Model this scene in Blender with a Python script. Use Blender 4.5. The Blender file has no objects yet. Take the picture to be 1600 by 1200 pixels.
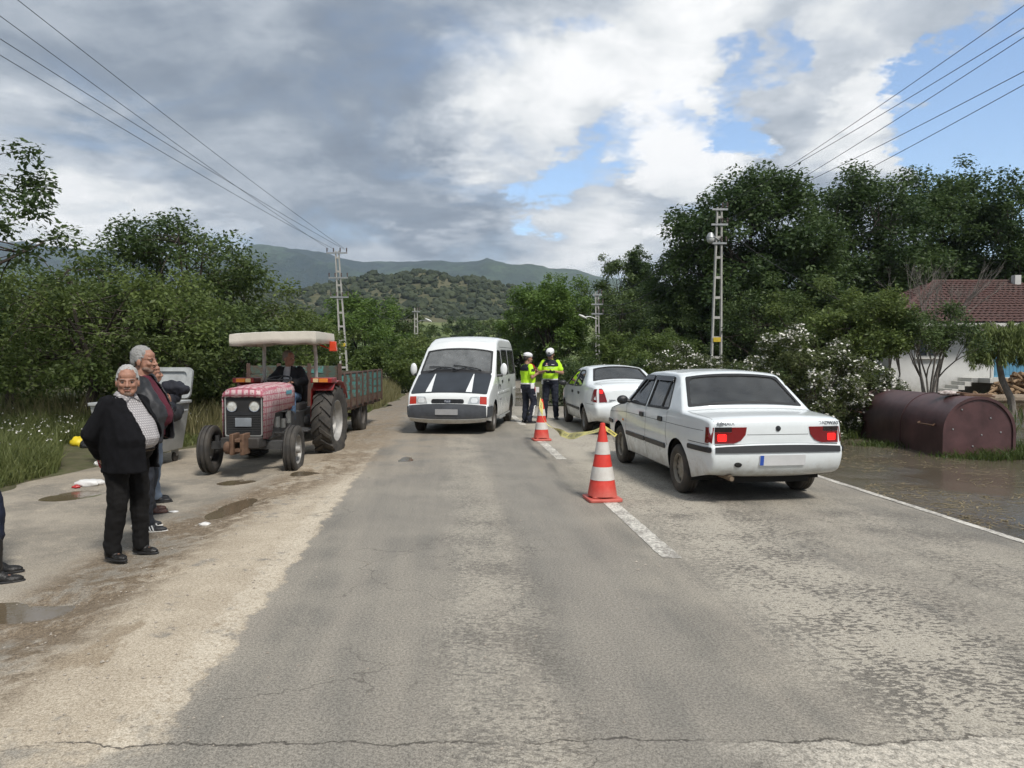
import bpy, bmesh, math, random
import numpy as np
from mathutils import Vector, Matrix, noise as mnoise
from mathutils.geometry import delaunay_2d_cdt
R = math.radians
scene = bpy.context.scene
col = scene.collection

# ------------------------------------------------------------------ camera
F = 1150.0                      # focal length in pixels of the 1600 px wide photograph
CH = 1.6                        # eye height
PITCH = math.atan(42 / F)       # looking very slightly down
cam_data = bpy.data.cameras.new('camera')
cam_data.sensor_width = 36.0
cam_data.lens = 36.0 * F / 1600
cam_data.clip_start = 0.05
cam_data.clip_end = 20000
cam = bpy.data.objects.new('camera', cam_data)
col.objects.link(cam)
cam.location = (0, 0, CH)
cam.rotation_euler = (R(90) - PITCH, 0, 0)
scene.camera = cam

def pdir(u, v):
    x, y = (u - 800) / F, (600 - v) / F
    c, s = math.cos(PITCH), math.sin(PITCH)
    return Vector((x, c + y * s, -s + y * c))
def G(u, v, z=0.0):              # where a line of sight meets the level z
    d = pdir(u, v); k = (z - CH) / d.z
    return Vector((d.x * k, d.y * k, z))
def P(u, v, Y):                  # point at distance Y ahead
    d = pdir(u, v); k = Y / d.y
    return Vector((d.x * k, Y, CH + d.z * k))

# ------------------------------------------------------------------ world: sky with broken cloud
SUN_EL, SUN_AZ = R(52), R(150)   # azimuth clockwise from +Y
world = bpy.data.worlds.new('World'); scene.world = world
world.use_nodes = True
wt = world.node_tree; wt.nodes.clear()
def build_world():
    N, L = wt.nodes, wt.links
    def nd(t, **k):
        n = N.new(t)
        for a, b in k.items(): setattr(n, a, b)
        return n
    def math_(op, a, b=None, clamp=False):
        n = nd('ShaderNodeMath', operation=op, use_clamp=clamp)
        for i, q in enumerate((a, b)):
            if q is None: continue
            if isinstance(q, (int, float)): n.inputs[i].default_value = q
            else: L.new(q, n.inputs[i])
        return n.outputs[0]
    def vm(op, a, b):
        n = nd('ShaderNodeVectorMath', operation=op)
        for i, q in enumerate((a, b)):
            if q is None: continue
            if isinstance(q, (tuple, list, Vector)): n.inputs[i].default_value = q
            else: L.new(q, n.inputs[i])
        return n
    out = nd('ShaderNodeOutputWorld'); bg = nd('ShaderNodeBackground')
    bg.inputs[1].default_value = 0.1
    L.new(bg.outputs[0], out.inputs[0])
    sky = nd('ShaderNodeTexSky'); sky.sky_type = 'NISHITA'; sky.sun_disc = False
    sky.sun_elevation = SUN_EL; sky.sun_rotation = SUN_AZ
    sky.air_density = 1.0; sky.dust_density = 0.6; sky.ozone_density = 2.0
    tc = nd('ShaderNodeTexCoord')
    d = tc.outputs['Generated']
    sep = nd('ShaderNodeSeparateXYZ'); L.new(d, sep.inputs[0])
    zz = math_('MAXIMUM', sep.outputs[2], 0.0)
    den = math_('ADD', zz, 0.22)
    comb = nd('ShaderNodeCombineXYZ')
    L.new(math_('DIVIDE', sep.outputs[0], den), comb.inputs[0])
    L.new(math_('DIVIDE', sep.outputs[1], den), comb.inputs[1])
    def fbm(scale, detail, rough, dist=0.0, loc=(0, 0, 0), vec=None):
        mp = nd('ShaderNodeMapping'); L.new(vec or comb.outputs[0], mp.inputs[0])
        mp.inputs['Location'].default_value = loc
        n = nd('ShaderNodeTexNoise'); n.noise_dimensions = '3D'
        L.new(mp.outputs[0], n.inputs['Vector'])
        n.inputs['Scale'].default_value = scale; n.inputs['Detail'].default_value = detail
        n.inputs['Roughness'].default_value = rough; n.inputs['Distortion'].default_value = dist
        return n
    # fluffy offset of the direction, so every cloud border is ragged
    wn = fbm(2.6, 6, 0.62, 0.0, (3.1, 1.7, 0))
    w1 = vm('SUBTRACT', wn.outputs['Color'], (0.5, 0.5, 0.5))
    wsc = nd('ShaderNodeVectorMath', operation='SCALE'); L.new(w1.outputs[0], wsc.inputs[0]); wsc.inputs['Scale'].default_value = 0.30
    dw = vm('ADD', d, wsc.outputs[0]); dn = vm('NORMALIZE', dw.outputs[0], None).outputs[0]
    def blob(u, v, r0, r1, k=1.0):       # a round patch of sky seen towards (u, v): 1 inside r0 px, 0 outside r1 px
        dot = vm('DOT_PRODUCT', dn, pdir(u, v).normalized()).outputs['Value']
        m = nd('ShaderNodeMapRange'); m.interpolation_type = 'SMOOTHSTEP'
        L.new(dot, m.inputs[0])
        m.inputs[1].default_value = math.cos(r1 / F); m.inputs[2].default_value = math.cos(r0 / F)
        m.inputs[3].default_value = 0; m.inputs[4].default_value = k
        return m.outputs[0]
    def total(lst):
        s = lst[0]
        for q in lst[1:]: s = math_('ADD', s, q)
        return s
    big = fbm(1.1, 1, 0.5, 0.0, (0.4, 2.2, 0)).outputs['Fac']
    med = fbm(2.2, 7, 0.60, 0.4, (5.0, 0.3, 0)).outputs['Fac']
    fine = fbm(5.0, 6, 0.68, 0.0, (1.0, 7.3, 0)).outputs['Fac']
    gaps = total([blob(*g) for g in (
        (850, 285, 2, 62, .62), (905, 268, 2, 66, .62), (985, 238, 2, 55, .48), (1065, 205, 2, 60, .5), (1150, 170, 4, 66, .50),
        (1220, 112, 4, 64, .50), (1285, 92, 2, 60, .5), (1128, 218, 2, 48, .6), (1420, 215, 5, 85, .55), (1510, 180, 20, 140, .75),
        (1600, 215, 30, 150, .8), (1455, 262, 10, 80, .6), (1560, 268, 10, 80, .5), (920, 45, 2, 40, .35),
        (1700, 150, 60, 240, .7), (1780, 330, 60, 220, .5))])
    fill = total([blob(*g) for g in ((1175, 35, 20, 120, .60), (1120, 70, 10, 70, .25), (1350, 255, 10, 80, .6), (1065, 280, 20, 110, .6), (1200, 215, 5, 80, .35), (1330, 140, 10, 120, .45), (1480, 25, 40, 170, .62), (1380, 60, 20, 110, .4), (1590, 268, 2, 40, .4))])
    cov = math_('ADD', math_('MULTIPLY', math_('SUBTRACT', med, 0.5), 1.25), 0.60)
    cov = math_('ADD', math_('SUBTRACT', cov, gaps), fill)
    am = nd('ShaderNodeMapRange'); am.interpolation_type = 'SMOOTHSTEP'
    L.new(cov, am.inputs[0]); am.inputs[1].default_value = -0.05; am.inputs[2].default_value = 0.62
    alpha = am.outputs[0]
    # how bright the underside of the cloud is
    bright = total([blob(*g) for g in (
        (1065, 275, 15, 110, .50), (1110, 255, 5, 60, .25), (1360, 250, 5, 80, .38), (800, 170, 10, 130, .34), (700, 190, 10, 110, .18), (1050, 60, 10, 160, .15), (1240, 20, 30, 220, .22), (1420, 60, 20, 150, .12),
        (1000, 130, 10, 180, .22), (880, 130, 10, 120, .15), (60, 320, 30, 200, .30), (190, 260, 10, 130, .18), (170, 360, 10, 150, .12), (860, 395, 10, 130, .26),
        (720, 385, 5, 60, .28), (1010, 400, 20, 150, .2), (560, 405, 5, 70, .15), (1290, 180, 10, 120, .16), (620, 405, 5, 60, .2), (380, 400, 4, 50, .25), (480, 210, 5, 90, .10))])
    dark = total([blob(*g) for g in (
        (330, 60, 60, 330, .12), (640, 330, 30, 190, .16), (700, 370, 10, 110, .10), (560, 150, 40, 240, .07), (40, 60, 40, 230, .10), (240, 270, 10, 90, .10), (1190, 235, 10, 80, .10), (880, 215, 10, 90, .08))])
    val = math_('ADD', math_('MULTIPLY', math_('SUBTRACT', med, 0.5), 1.25), math_('MULTIPLY', math_('SUBTRACT', fine, 0.5), 0.5))
    val = math_('ADD', val, math_('MULTIPLY', math_('SUBTRACT', big, 0.5), 0.25))
    val = math_('ADD', val, 0.42)
    val = math_('SUBTRACT', math_('ADD', val, bright), dark)
    ramp = nd('ShaderNodeValToRGB'); L.new(val, ramp.inputs[0])
    cr = ramp.color_ramp
    cr.elements[0].position = 0.0; cr.elements[0].color = (0.17, 0.205, 0.26, 1)
    cr.elements[1].position = 1.0; cr.elements[1].color = (1.0, 1.0, 1.0, 1)
    for p, c in ((0.25, (0.26, 0.305, 0.37)), (0.45, (0.42, 0.465, 0.525)), (0.65, (0.58, 0.62, 0.67)), (0.82, (0.80, 0.82, 0.83))):
        e = cr.elements.new(p); e.color = (*c, 1)
    sc_ = nd('ShaderNodeVectorMath', operation='SCALE'); L.new(ramp.outputs[0], sc_.inputs[0]); sc_.inputs['Scale'].default_value = CLOUD_GAIN
    ssc = nd('ShaderNodeVectorMath', operation='SCALE'); L.new(sky.outputs[0], ssc.inputs[0]); ssc.inputs['Scale'].default_value = 1.3
    mix = nd('ShaderNodeMix', data_type='RGBA')
    L.new(alpha, mix.inputs['Factor']); L.new(ssc.outputs[0], mix.inputs['A']); L.new(sc_.outputs[0], mix.inputs['B'])
    L.new(mix.outputs['Result'], bg.inputs[0])
CLOUD_GAIN = 6.8
build_world()
world.cycles.sampling_method = 'MANUAL'; world.cycles.sample_map_resolution = 512

# ------------------------------------------------------------------ sun behind thin cloud, exposure
sun_data = bpy.data.lights.new('sun', 'SUN')
sun_data.energy = 2.4; sun_data.angle = R(12); sun_data.color = (1.0, 0.96, 0.90)
sun = bpy.data.objects.new('sun', sun_data); col.objects.link(sun)
sdir = Vector((math.sin(SUN_AZ) * math.cos(SUN_EL), math.cos(SUN_AZ) * math.cos(SUN_EL), math.sin(SUN_EL)))
sun.rotation_euler = sdir.to_track_quat('Z', 'Y').to_euler()
sun.location = (0, 0, 60)
vs = scene.view_settings
vs.view_transform = 'Standard'; vs.look = 'None'; vs.gamma = 1.0; vs.use_curve_mapping = False
vs.exposure = 0.72
scene.render.engine = 'CYCLES'
scene.cycles.use_denoising = True
scene.cycles.use_adaptive_sampling = True; scene.cycles.adaptive_threshold = 0.02
scene.cycles.max_bounces = 6; scene.cycles.diffuse_bounces = 4; scene.cycles.glossy_bounces = 2
scene.cycles.transparent_max_bounces = 12; scene.cycles.transmission_bounces = 4; scene.cycles.volume_bounces = 0
scene.cycles.caustics_reflective = False; scene.cycles.caustics_refractive = False

# ------------------------------------------------------------------ object helpers
def tag(o, label=None, cat=None, group=None, kind=None):
    if label: o['label'] = label
    if cat: o['category'] = cat
    if group: o['group'] = group
    if kind: o['kind'] = kind
    return o
def empty(name, loc=(0, 0, 0), rz=0.0, label=None, cat=None, group=None):
    o = bpy.data.objects.new(name, None); col.objects.link(o)
    o.empty_display_size = 0.1
    o.location = loc; o.rotation_euler = (0, 0, rz)
    return tag(o, label, cat, group)
def link_mesh(name, me, mat=None, parent=None):
    o = bpy.data.objects.new(name, me); col.objects.link(o)
    if mat is not None and not me.materials:
        for m in (mat if isinstance(mat, (list, tuple)) else [mat]): me.materials.append(m)
    if parent: o.parent = parent
    return o
def copy_tree(o, parent=None):
    c = o.copy(); col.objects.link(c); c.parent = parent
    for ch in list(o.children): copy_tree(ch, c)
    return c

class MB:
    """collects vertices and faces; build() links them as one mesh object"""
    def __init__(s): s.v = []; s.f = []; s.mi = []
    def add(s, vs, fs, mi=0):
        b = len(s.v); s.v.extend(tuple(p) for p in vs)
        s.f.extend(tuple(b + i for i in f) for f in fs); s.mi.extend([mi] * len(fs)); return s
    def box(s, c, d, rot=None, mi=0, taper=1.0):
        hx, hy, hz = d[0] / 2, d[1] / 2, d[2] / 2
        pts = []
        for z in (-1, 1):
            k = taper if z > 0 else 1.0
            for x, y in ((-1, -1), (1, -1), (1, 1), (-1, 1)): pts.append(Vector((x * hx * k, y * hy * k, z * hz)))
        if rot is not None:
            m = rot if isinstance(rot, Matrix) else Matrix.Rotation(rot, 3, 'Z')
            pts = [m @ p for p in pts]
        pts = [p + Vector(c) for p in pts]
        return s.add(pts, [(3, 2, 1, 0), (4, 5, 6, 7), (0, 1, 5, 4), (1, 2, 6, 5), (2, 3, 7, 6), (3, 0, 4, 7)], mi)
    def bar(s, a, b, w, h, mi=0, up=(0, 0, 1)):
        a, b = Vector(a), Vector(b); d = b - a; L = d.length
        y = d.normalized(); x = y.cross(Vector(up))
        if x.length < 1e-4: x = Vector((1, 0, 0))
        x.normalize(); z = x.cross(y)
        m = Matrix((x, y, z)).transposed()
        return s.box((a + b) / 2, (w, L, h), m, mi)
    def tube(s, pts, r, n=8, mi=0, caps=True):
        pts = [Vector(p) for p in pts]; k = len(pts)
        rs = [r] * k if isinstance(r, (int, float)) else list(r)
        rings = []; ref = None
        for i, p in enumerate(pts):
            t = (pts[min(i + 1, k - 1)] - pts[max(i - 1, 0)])
            if t.length < 1e-9: t = Vector((0, 0, 1))
            t.normalize()
            if ref is None:
                ref = Vector((0, 0, 1)) if abs(t.z) < .9 else Vector((1, 0, 0))
            x = ref - t * ref.dot(t)
            if x.length < 1e-4: x = t.orthogonal()
            x.normalize(); ref = x; y = t.cross(x)
            rings.append([p + (x * math.cos(2 * math.pi * j / n) + y * math.sin(2 * math.pi * j / n)) * rs[i] for j in range(n)])
        vs = [q for ring in rings for q in ring]; fs = []
        for i in range(k - 1):
            for j in range(n):
                a, b2 = i * n + j, i * n + (j + 1) % n
                fs.append((a, b2, b2 + n, a + n))
        if caps:
            fs.append(tuple(range(n - 1, -1, -1))); fs.append(tuple((k - 1) * n + j for j in range(n)))
        return s.add(vs, fs, mi)
    def lathe(s, prof, n=24, axis='Z', c=(0, 0, 0), mi=0, closed=False):
        c = Vector(c); vs = []; fs = []; k = len(prof)
        for j in range(n):
            a = 2 * math.pi * j / n; ca, sa = math.cos(a), math.sin(a)
            for r, h in prof:
                if axis == 'Z': q = (r * ca, r * sa, h)
                elif axis == 'X': q = (h, r * ca, r * sa)
                else: q = (r * sa, h, r * ca)
                vs.append(c + Vector(q))
        m = k if closed else k - 1
        for j in range(n):
            for i in range(m):
                a, b2 = j * k + i, j * k + (i + 1) % k
                e, f2 = ((j + 1) % n) * k + i, ((j + 1) % n) * k + (i + 1) % k
                fs.append((a, e, f2, b2))
        return s.add(vs, fs, mi)
    def ell(s, c, r, n=12, m=8, rot=None, mi=0):
        vs, fs = [], []
        for i in range(m + 1):
            th = math.pi * i / m
            for j in range(n):
                ph = 2 * math.pi * j / n
                q = Vector((r[0] * math.sin(th) * math.cos(ph), r[1] * math.sin(th) * math.sin(ph), r[2] * math.cos(th)))
                if rot is not None: q = rot @ q
                vs.append(q + Vector(c))
        for i in range(m):
            for j in range(n):
                a, b2 = i * n + j, i * n + (j + 1) % n
                fs.append((a, a + n, b2 + n, b2))
        return s.add(vs, fs, mi)
    def prism(s, poly, z0, z1, mi=0, fmap=None):
        n = len(poly)
        vs = [(x, y, z0) for x, y in poly] + [(x, y, z1) for x, y in poly]
        if fmap: vs = [fmap(*q) for q in vs]
        fs = [tuple(range(n - 1, -1, -1)), tuple(range(n, 2 * n))] + [(i, (i + 1) % n, n + (i + 1) % n, n + i) for i in range(n)]
        return s.add(vs, fs, mi)
    def xform(s, m):
        s.v = [tuple(m @ Vector(p)) for p in s.v]; return s
    def mesh(s, name):
        me = bpy.data.meshes.new(name); me.from_pydata(s.v, [], s.f); me.validate(); return me
    def build(s, name, mat, parent=None, smooth=False, bevel=0.0, seg=2, sharp=35, weld=False, recalc=True):
        me = s.mesh(name)
        if weld or recalc:
            bm = bmesh.new(); bm.from_mesh(me)
            if weld: bmesh.ops.remove_doubles(bm, verts=bm.verts, dist=1e-4)
            if recalc: bmesh.ops.recalc_face_normals(bm, faces=bm.faces)
            bm.to_mesh(me); bm.free()
        o = link_mesh(name, me, mat, parent)
        if isinstance(mat, (list, tuple)) and len(me.polygons) == len(s.mi):
            me.polygons.foreach_set('material_index', s.mi)
        if smooth: shade(me, sharp)
        if bevel:
            b = o.modifiers.new('bevel', 'BEVEL'); b.width = bevel; b.segments = seg; b.limit_method = 'ANGLE'; b.angle_limit = R(30)
            b.harden_normals = False
            if not smooth: shade(me, 60)
        return o
def shade(me, sharp=None):
    me.polygons.foreach_set('use_smooth', [True] * len(me.polygons))
    if sharp is not None: me.set_sharp_from_angle(angle=R(sharp))
    me.update()

# ------------------------------------------------------------------ 2-D polygons draped on curved surfaces
def inside(poly, pts):
    poly = np.asarray(poly, float); pts = np.asarray(pts, float)
    x, y = pts[:, 0], pts[:, 1]; c = np.zeros(len(pts), bool); j = len(poly) - 1
    for i in range(len(poly)):
        xi, yi = poly[i]; xj, yj = poly[j]
        if yi != yj:
            cond = ((yi > y) != (yj > y)) & (x < (xj - xi) * (y - yi) / (yj - yi) + xi)
            c ^= cond
        j = i
    return c
def dist_seg(pts, a, b):
    a = np.asarray(a, float); b = np.asarray(b, float); d = b - a
    t = np.clip(((pts - a) @ d) / max(d @ d, 1e-12), 0, 1)
    q = a + t[:, None] * d
    return np.hypot(*(pts - q).T)
def densify(poly, res, closed=True):
    out = []; n = len(poly)
    for i in range(n if closed else n - 1):
        a, b = np.array(poly[i], float), np.array(poly[(i + 1) % n], float)
        k = max(1, int(math.ceil(np.hypot(*(b - a)) / res)))
        for j in range(k): out.append(tuple(a + (b - a) * j / k))
    if not closed: out.append(tuple(poly[-1]))
    return out
def tri2d(poly, holes=(), res=0.08, extra=(), margin=0.4, dense=True):
    """triangulate poly minus holes with interior points; returns pts, tris, boundary loops"""
    loops = [densify(l, res) if dense else list(l) for l in [poly, *holes]]
    pts, edges, idx = [], [], []
    for l in loops:
        b = len(pts); pts += l; n = len(l)
        edges += [(b + i, b + (i + 1) % n) for i in range(n)]; idx.append(list(range(b, b + n)))
    P0 = np.array(poly, float)
    xs = np.arange(P0[:, 0].min() + res / 2, P0[:, 0].max(), res); ys = np.arange(P0[:, 1].min() + res / 2, P0[:, 1].max(), res)
    cand = [np.array([(x, y) for x in xs for y in ys]).reshape(-1, 2)]
    if len(extra): cand.append(np.array(extra, float))
    for ci, cset in enumerate(cand):
        if not len(cset): continue
        ok = inside(poly, cset)
        for h in holes: ok &= ~inside(h, cset)
        cset = cset[ok]
        if not len(cset): continue
        mind = np.full(len(cset), 1e9)
        for l in loops:
            for i in range(len(l)): mind = np.minimum(mind, dist_seg(cset, l[i], l[(i + 1) % len(l)]))
        keep = mind > (res * margin if ci == 0 else 0.004)
        pts += [tuple(q) for q in cset[keep]]
    vo, eo, fo, ov, oe, of = delaunay_2d_cdt([Vector(p) for p in pts], edges, [], 0, 1e-6)
    vo = np.array([tuple(p) for p in vo])
    tris = [tuple(f) for f in fo]
    cen = np.array([(vo[list(t)]).mean(0) for t in tris])
    ok = inside(poly, cen)
    for h in holes: ok &= ~inside(h, cen)
    tris = [t for t, k in zip(tris, ok) if k]
    return vo, tris
def patch(mb, poly, fmap, thick=0.01, holes=(), res=0.08, mi=0, extra=(), off=0.0):
    """slab that follows fmap(u, v) -> (point, outward normal)"""
    vo, tris = tri2d(poly, holes, res, extra)
    top, bot = [], []
    for u, v in vo:
        p, n = fmap(u, v)
        top.append(p + n * off); bot.append(p + n * (off - thick))
    n = len(top)
    # orientation
    a, b, c = tris[0]
    nn = (top[b] - top[a]).cross(top[c] - top[a]); flip = nn.dot(fmap(*vo[a])[1]) < 0
    if flip: tris = [(t[0], t[2], t[1]) for t in tris]
    cnt = {}
    for t in tris:
        for i in range(3):
            e = (t[i], t[(i + 1) % 3]); cnt[e] = cnt.get(e, 0) + 1
    fs = list(tris)
    if thick:
        fs += [(t[0] + n, t[2] + n, t[1] + n) for t in tris]
        for (i, j) in cnt:
            if (j, i) not in cnt: fs.append((j, i, i + n, j + n))
        mb.add(top + bot, fs, mi)
    else:
        mb.add(top, fs, mi)
    return mb
def rrect(x0, y0, x1, y1, r, n=4):
    out = []
    for cx, cy, a0 in ((x1 - r, y1 - r, 0), (x0 + r, y1 - r, 90), (x0 + r, y0 + r, 180), (x1 - r, y0 + r, 270)):
        for i in range(n + 1):
            a = R(a0 + 90 * i / n); out.append((cx + r * math.cos(a), cy + r * math.sin(a)))
    return out
def rpoly(poly, r, n=4):
    """polygon with rounded corners"""
    out = []; k = len(poly)
    for i in range(k):
        a, b, c = (np.array(poly[j % k], float) for j in (i - 1, i, i + 1))
        d1, d2 = a - b, c - b; l1, l2 = np.hypot(*d1), np.hypot(*d2)
        q = min(r, l1 * .45, l2 * .45); p1, p2 = b + d1 / l1 * q, b + d2 / l2 * q
        for j in range(n + 1):
            t = j / n; out.append(tuple((1 - t) ** 2 * p1 + 2 * t * (1 - t) * b + t * t * p2))
    return out

# ------------------------------------------------------------------ materials
MATS = {}
def mat(name, colr, rough=0.5, metal=0.0, var=0.15, scale=6.0, bump=0.0, bscale=80.0, coat=0.0, spec=0.5, dirt=None, col2=None, sharp=False, emit=None, sheen=0.0, alpha=None, detail=5):
    """Principled with procedural variation. dirt = (colour, z0, z1, amount): mud that fades out between object heights z0 and z1"""
    if name in MATS: return MATS[name]
    m = bpy.data.materials.new(name); m.use_nodes = True
    nt = m.node_tree; N, L = nt.nodes, nt.links
    bs = N['Principled BSDF']
    tc = N.new('ShaderNodeTexCoord')
    nz = N.new('ShaderNodeTexNoise'); nz.inputs['Scale'].default_value = scale; nz.inputs['Detail'].default_value = detail; nz.inputs['Roughness'].default_value = .6
    L.new(tc.outputs['Object'], nz.inputs['Vector'])
    mx = N.new('ShaderNodeMix'); mx.data_type = 'RGBA'
    c = colr
    a = [max(0, k * (1 - var)) for k in c]; b = [min(1, k * (1 + var)) for k in c] if col2 is None else list(col2)
    if col2 is not None: a = list(c)
    mx.inputs['A'].default_value = (*a, 1); mx.inputs['B'].default_value = (*b, 1)
    mr = N.new('ShaderNodeMapRange'); L.new(nz.outputs['Fac'], mr.inputs[0])
    mr.inputs[1].default_value = .46 if sharp else .3; mr.inputs[2].default_value = .54 if sharp else .7
    L.new(mr.outputs[0], mx.inputs['Factor'])
    last = mx.outputs['Result']
    bs.inputs['Roughness'].default_value = rough
    if dirt:
        dc, z0, z1, amt = dirt
        sp = N.new('ShaderNodeSeparateXYZ'); L.new(tc.outputs['Object'], sp.inputs[0])
        n2 = N.new('ShaderNodeTexNoise'); n2.inputs['Scale'].default_value = 5; n2.inputs['Detail'].default_value = 8; n2.inputs['Roughness'].default_value = .7
        L.new(tc.outputs['Object'], n2.inputs['Vector'])
        zr = N.new('ShaderNodeMapRange'); L.new(sp.outputs[2], zr.inputs[0])
        zr.inputs[1].default_value = z0; zr.inputs[2].default_value = z1; zr.inputs[3].default_value = 1; zr.inputs[4].default_value = 0
        ad = N.new('ShaderNodeMath'); ad.operation = 'MULTIPLY_ADD'; L.new(n2.outputs['Fac'], ad.inputs[0]); ad.inputs[1].default_value = 1.3; ad.inputs[2].default_value = -.65
        sm = N.new('ShaderNodeMath'); sm.operation = 'ADD'; L.new(zr.outputs[0], sm.inputs[0]); L.new(ad.outputs[0], sm.inputs[1])
        cl = N.new('ShaderNodeMapRange'); cl.interpolation_type = 'SMOOTHSTEP'; L.new(sm.outputs[0], cl.inputs[0]); cl.inputs[1].default_value = .2; cl.inputs[2].default_value = 1.1; cl.inputs[4].default_value = amt
        m2 = N.new('ShaderNodeMix'); m2.data_type = 'RGBA'; L.new(cl.outputs[0], m2.inputs['Factor']); L.new(last, m2.inputs['A']); m2.inputs['B'].default_value = (*dc, 1)
        last = m2.outputs['Result']
        rr = N.new('ShaderNodeMapRange'); L.new(cl.outputs[0], rr.inputs[0]); rr.inputs[3].default_value = rough; rr.inputs[4].default_value = max(rough, .8)
        L.new(rr.outputs[0], bs.inputs['Roughness'])
    L.new(last, bs.inputs['Base Color'])
    bs.inputs['Metallic'].default_value = metal
    bs.inputs['Specular IOR Level'].default_value = spec
    bs.inputs['Coat Weight'].default_value = coat
    bs.inputs['Coat Roughness'].default_value = .08
    if sheen: bs.inputs['Sheen Weight'].default_value = sheen
    if emit:
        bs.inputs['Emission Color'].default_value = (*emit[0], 1); bs.inputs['Emission Strength'].default_value = emit[1]
    if bump:
        nb = N.new('ShaderNodeTexNoise'); nb.inputs['Scale'].default_value = bscale; nb.inputs['Detail'].default_value = 4
        L.new(tc.outputs['Object'], nb.inputs['Vector'])
        bp = N.new('ShaderNodeBump'); bp.inputs['Strength'].default_value = min(1, bump); bp.inputs['Distance'].default_value = .01
        L.new(nb.outputs['Fac'], bp.inputs['Height']); L.new(bp.outputs[0], bs.inputs['Normal'])
    MATS[name] = m
    return m
def glass_mat(name, tint=(0.5, 0.55, 0.55), dust_reflection=0.06):
    """car glass: tinted see-through sheet with mirror-like sheen and a grey dusty film that also paints in reflected sky"""
    if name in MATS: return MATS[name]
    m = bpy.data.materials.new(name); m.use_nodes = True
    nt = m.node_tree; N, L = nt.nodes, nt.links; N.remove(N['Principled BSDF'])
    out = N['Material Output']
    tr = N.new('ShaderNodeBsdfTransparent'); tr.inputs[0].default_value = (*tint, 1)
    gl = N.new('ShaderNodeBsdfGlossy'); gl.inputs['Roughness'].default_value = .03; gl.inputs[0].default_value = (.95, .95, .95, 1)
    fr = N.new('ShaderNodeFresnel'); fr.inputs[0].default_value = 1.55
    m1 = N.new('ShaderNodeMixShader'); L.new(fr.outputs[0], m1.inputs[0]); L.new(tr.outputs[0], m1.inputs[1]); L.new(gl.outputs[0], m1.inputs[2])
    df = N.new('ShaderNodeBsdfDiffuse'); df.inputs[0].default_value = (.42, .43, .43, 1)  # neutral grey: dusty film plus painted-in sky reflection
    tc = N.new('ShaderNodeTexCoord'); nz = N.new('ShaderNodeTexNoise'); nz.inputs['Scale'].default_value = 4; nz.inputs['Detail'].default_value = 7
    L.new(tc.outputs['Object'], nz.inputs['Vector'])
    mr = N.new('ShaderNodeMapRange'); L.new(nz.outputs['Fac'], mr.inputs[0]); mr.inputs[1].default_value = .3; mr.inputs[2].default_value = .75; mr.inputs[3].default_value = dust_reflection * .6; mr.inputs[4].default_value = dust_reflection * 1.4
    m2 = N.new('ShaderNodeMixShader'); L.new(mr.outputs[0], m2.inputs[0]); L.new(m1.outputs[0], m2.inputs[1]); L.new(df.outputs[0], m2.inputs[2])
    L.new(m2.outputs[0], out.inputs[0])
    MATS[name] = m
    return m
def leaf_mat(name, c1, c2, trans=0.25, rough=.5):
    """leaf: each leaf its own green (face attribute 'tone'), light passes through a little"""
    if name in MATS: return MATS[name]
    m = bpy.data.materials.new(name); m.use_nodes = True
    nt = m.node_tree; N, L = nt.nodes, nt.links; bs = N['Principled BSDF']
    at = N.new('ShaderNodeAttribute'); at.attribute_name = 'tone'
    mx = N.new('ShaderNodeMix'); mx.data_type = 'RGBA'; mx.inputs['A'].default_value = (*c1, 1); mx.inputs['B'].default_value = (*c2, 1)
    L.new(at.outputs['Fac'], mx.inputs['Factor'])
    L.new(mx.outputs['Result'], bs.inputs['Base Color']); bs.inputs['Roughness'].default_value = rough; bs.inputs['Specular IOR Level'].default_value = .3
    tl = N.new('ShaderNodeBsdfTranslucent'); L.new(mx.outputs['Result'], tl.inputs[0])
    ms = N.new('ShaderNodeMixShader'); ms.inputs[0].default_value = trans
    L.new(bs.outputs[0], ms.inputs[1]); L.new(tl.outputs[0], ms.inputs[2])
    L.new(ms.outputs[0], N['Material Output'].inputs[0])
    MATS[name] = m
    return m
MUD = (.33, .27, .20)
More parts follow.
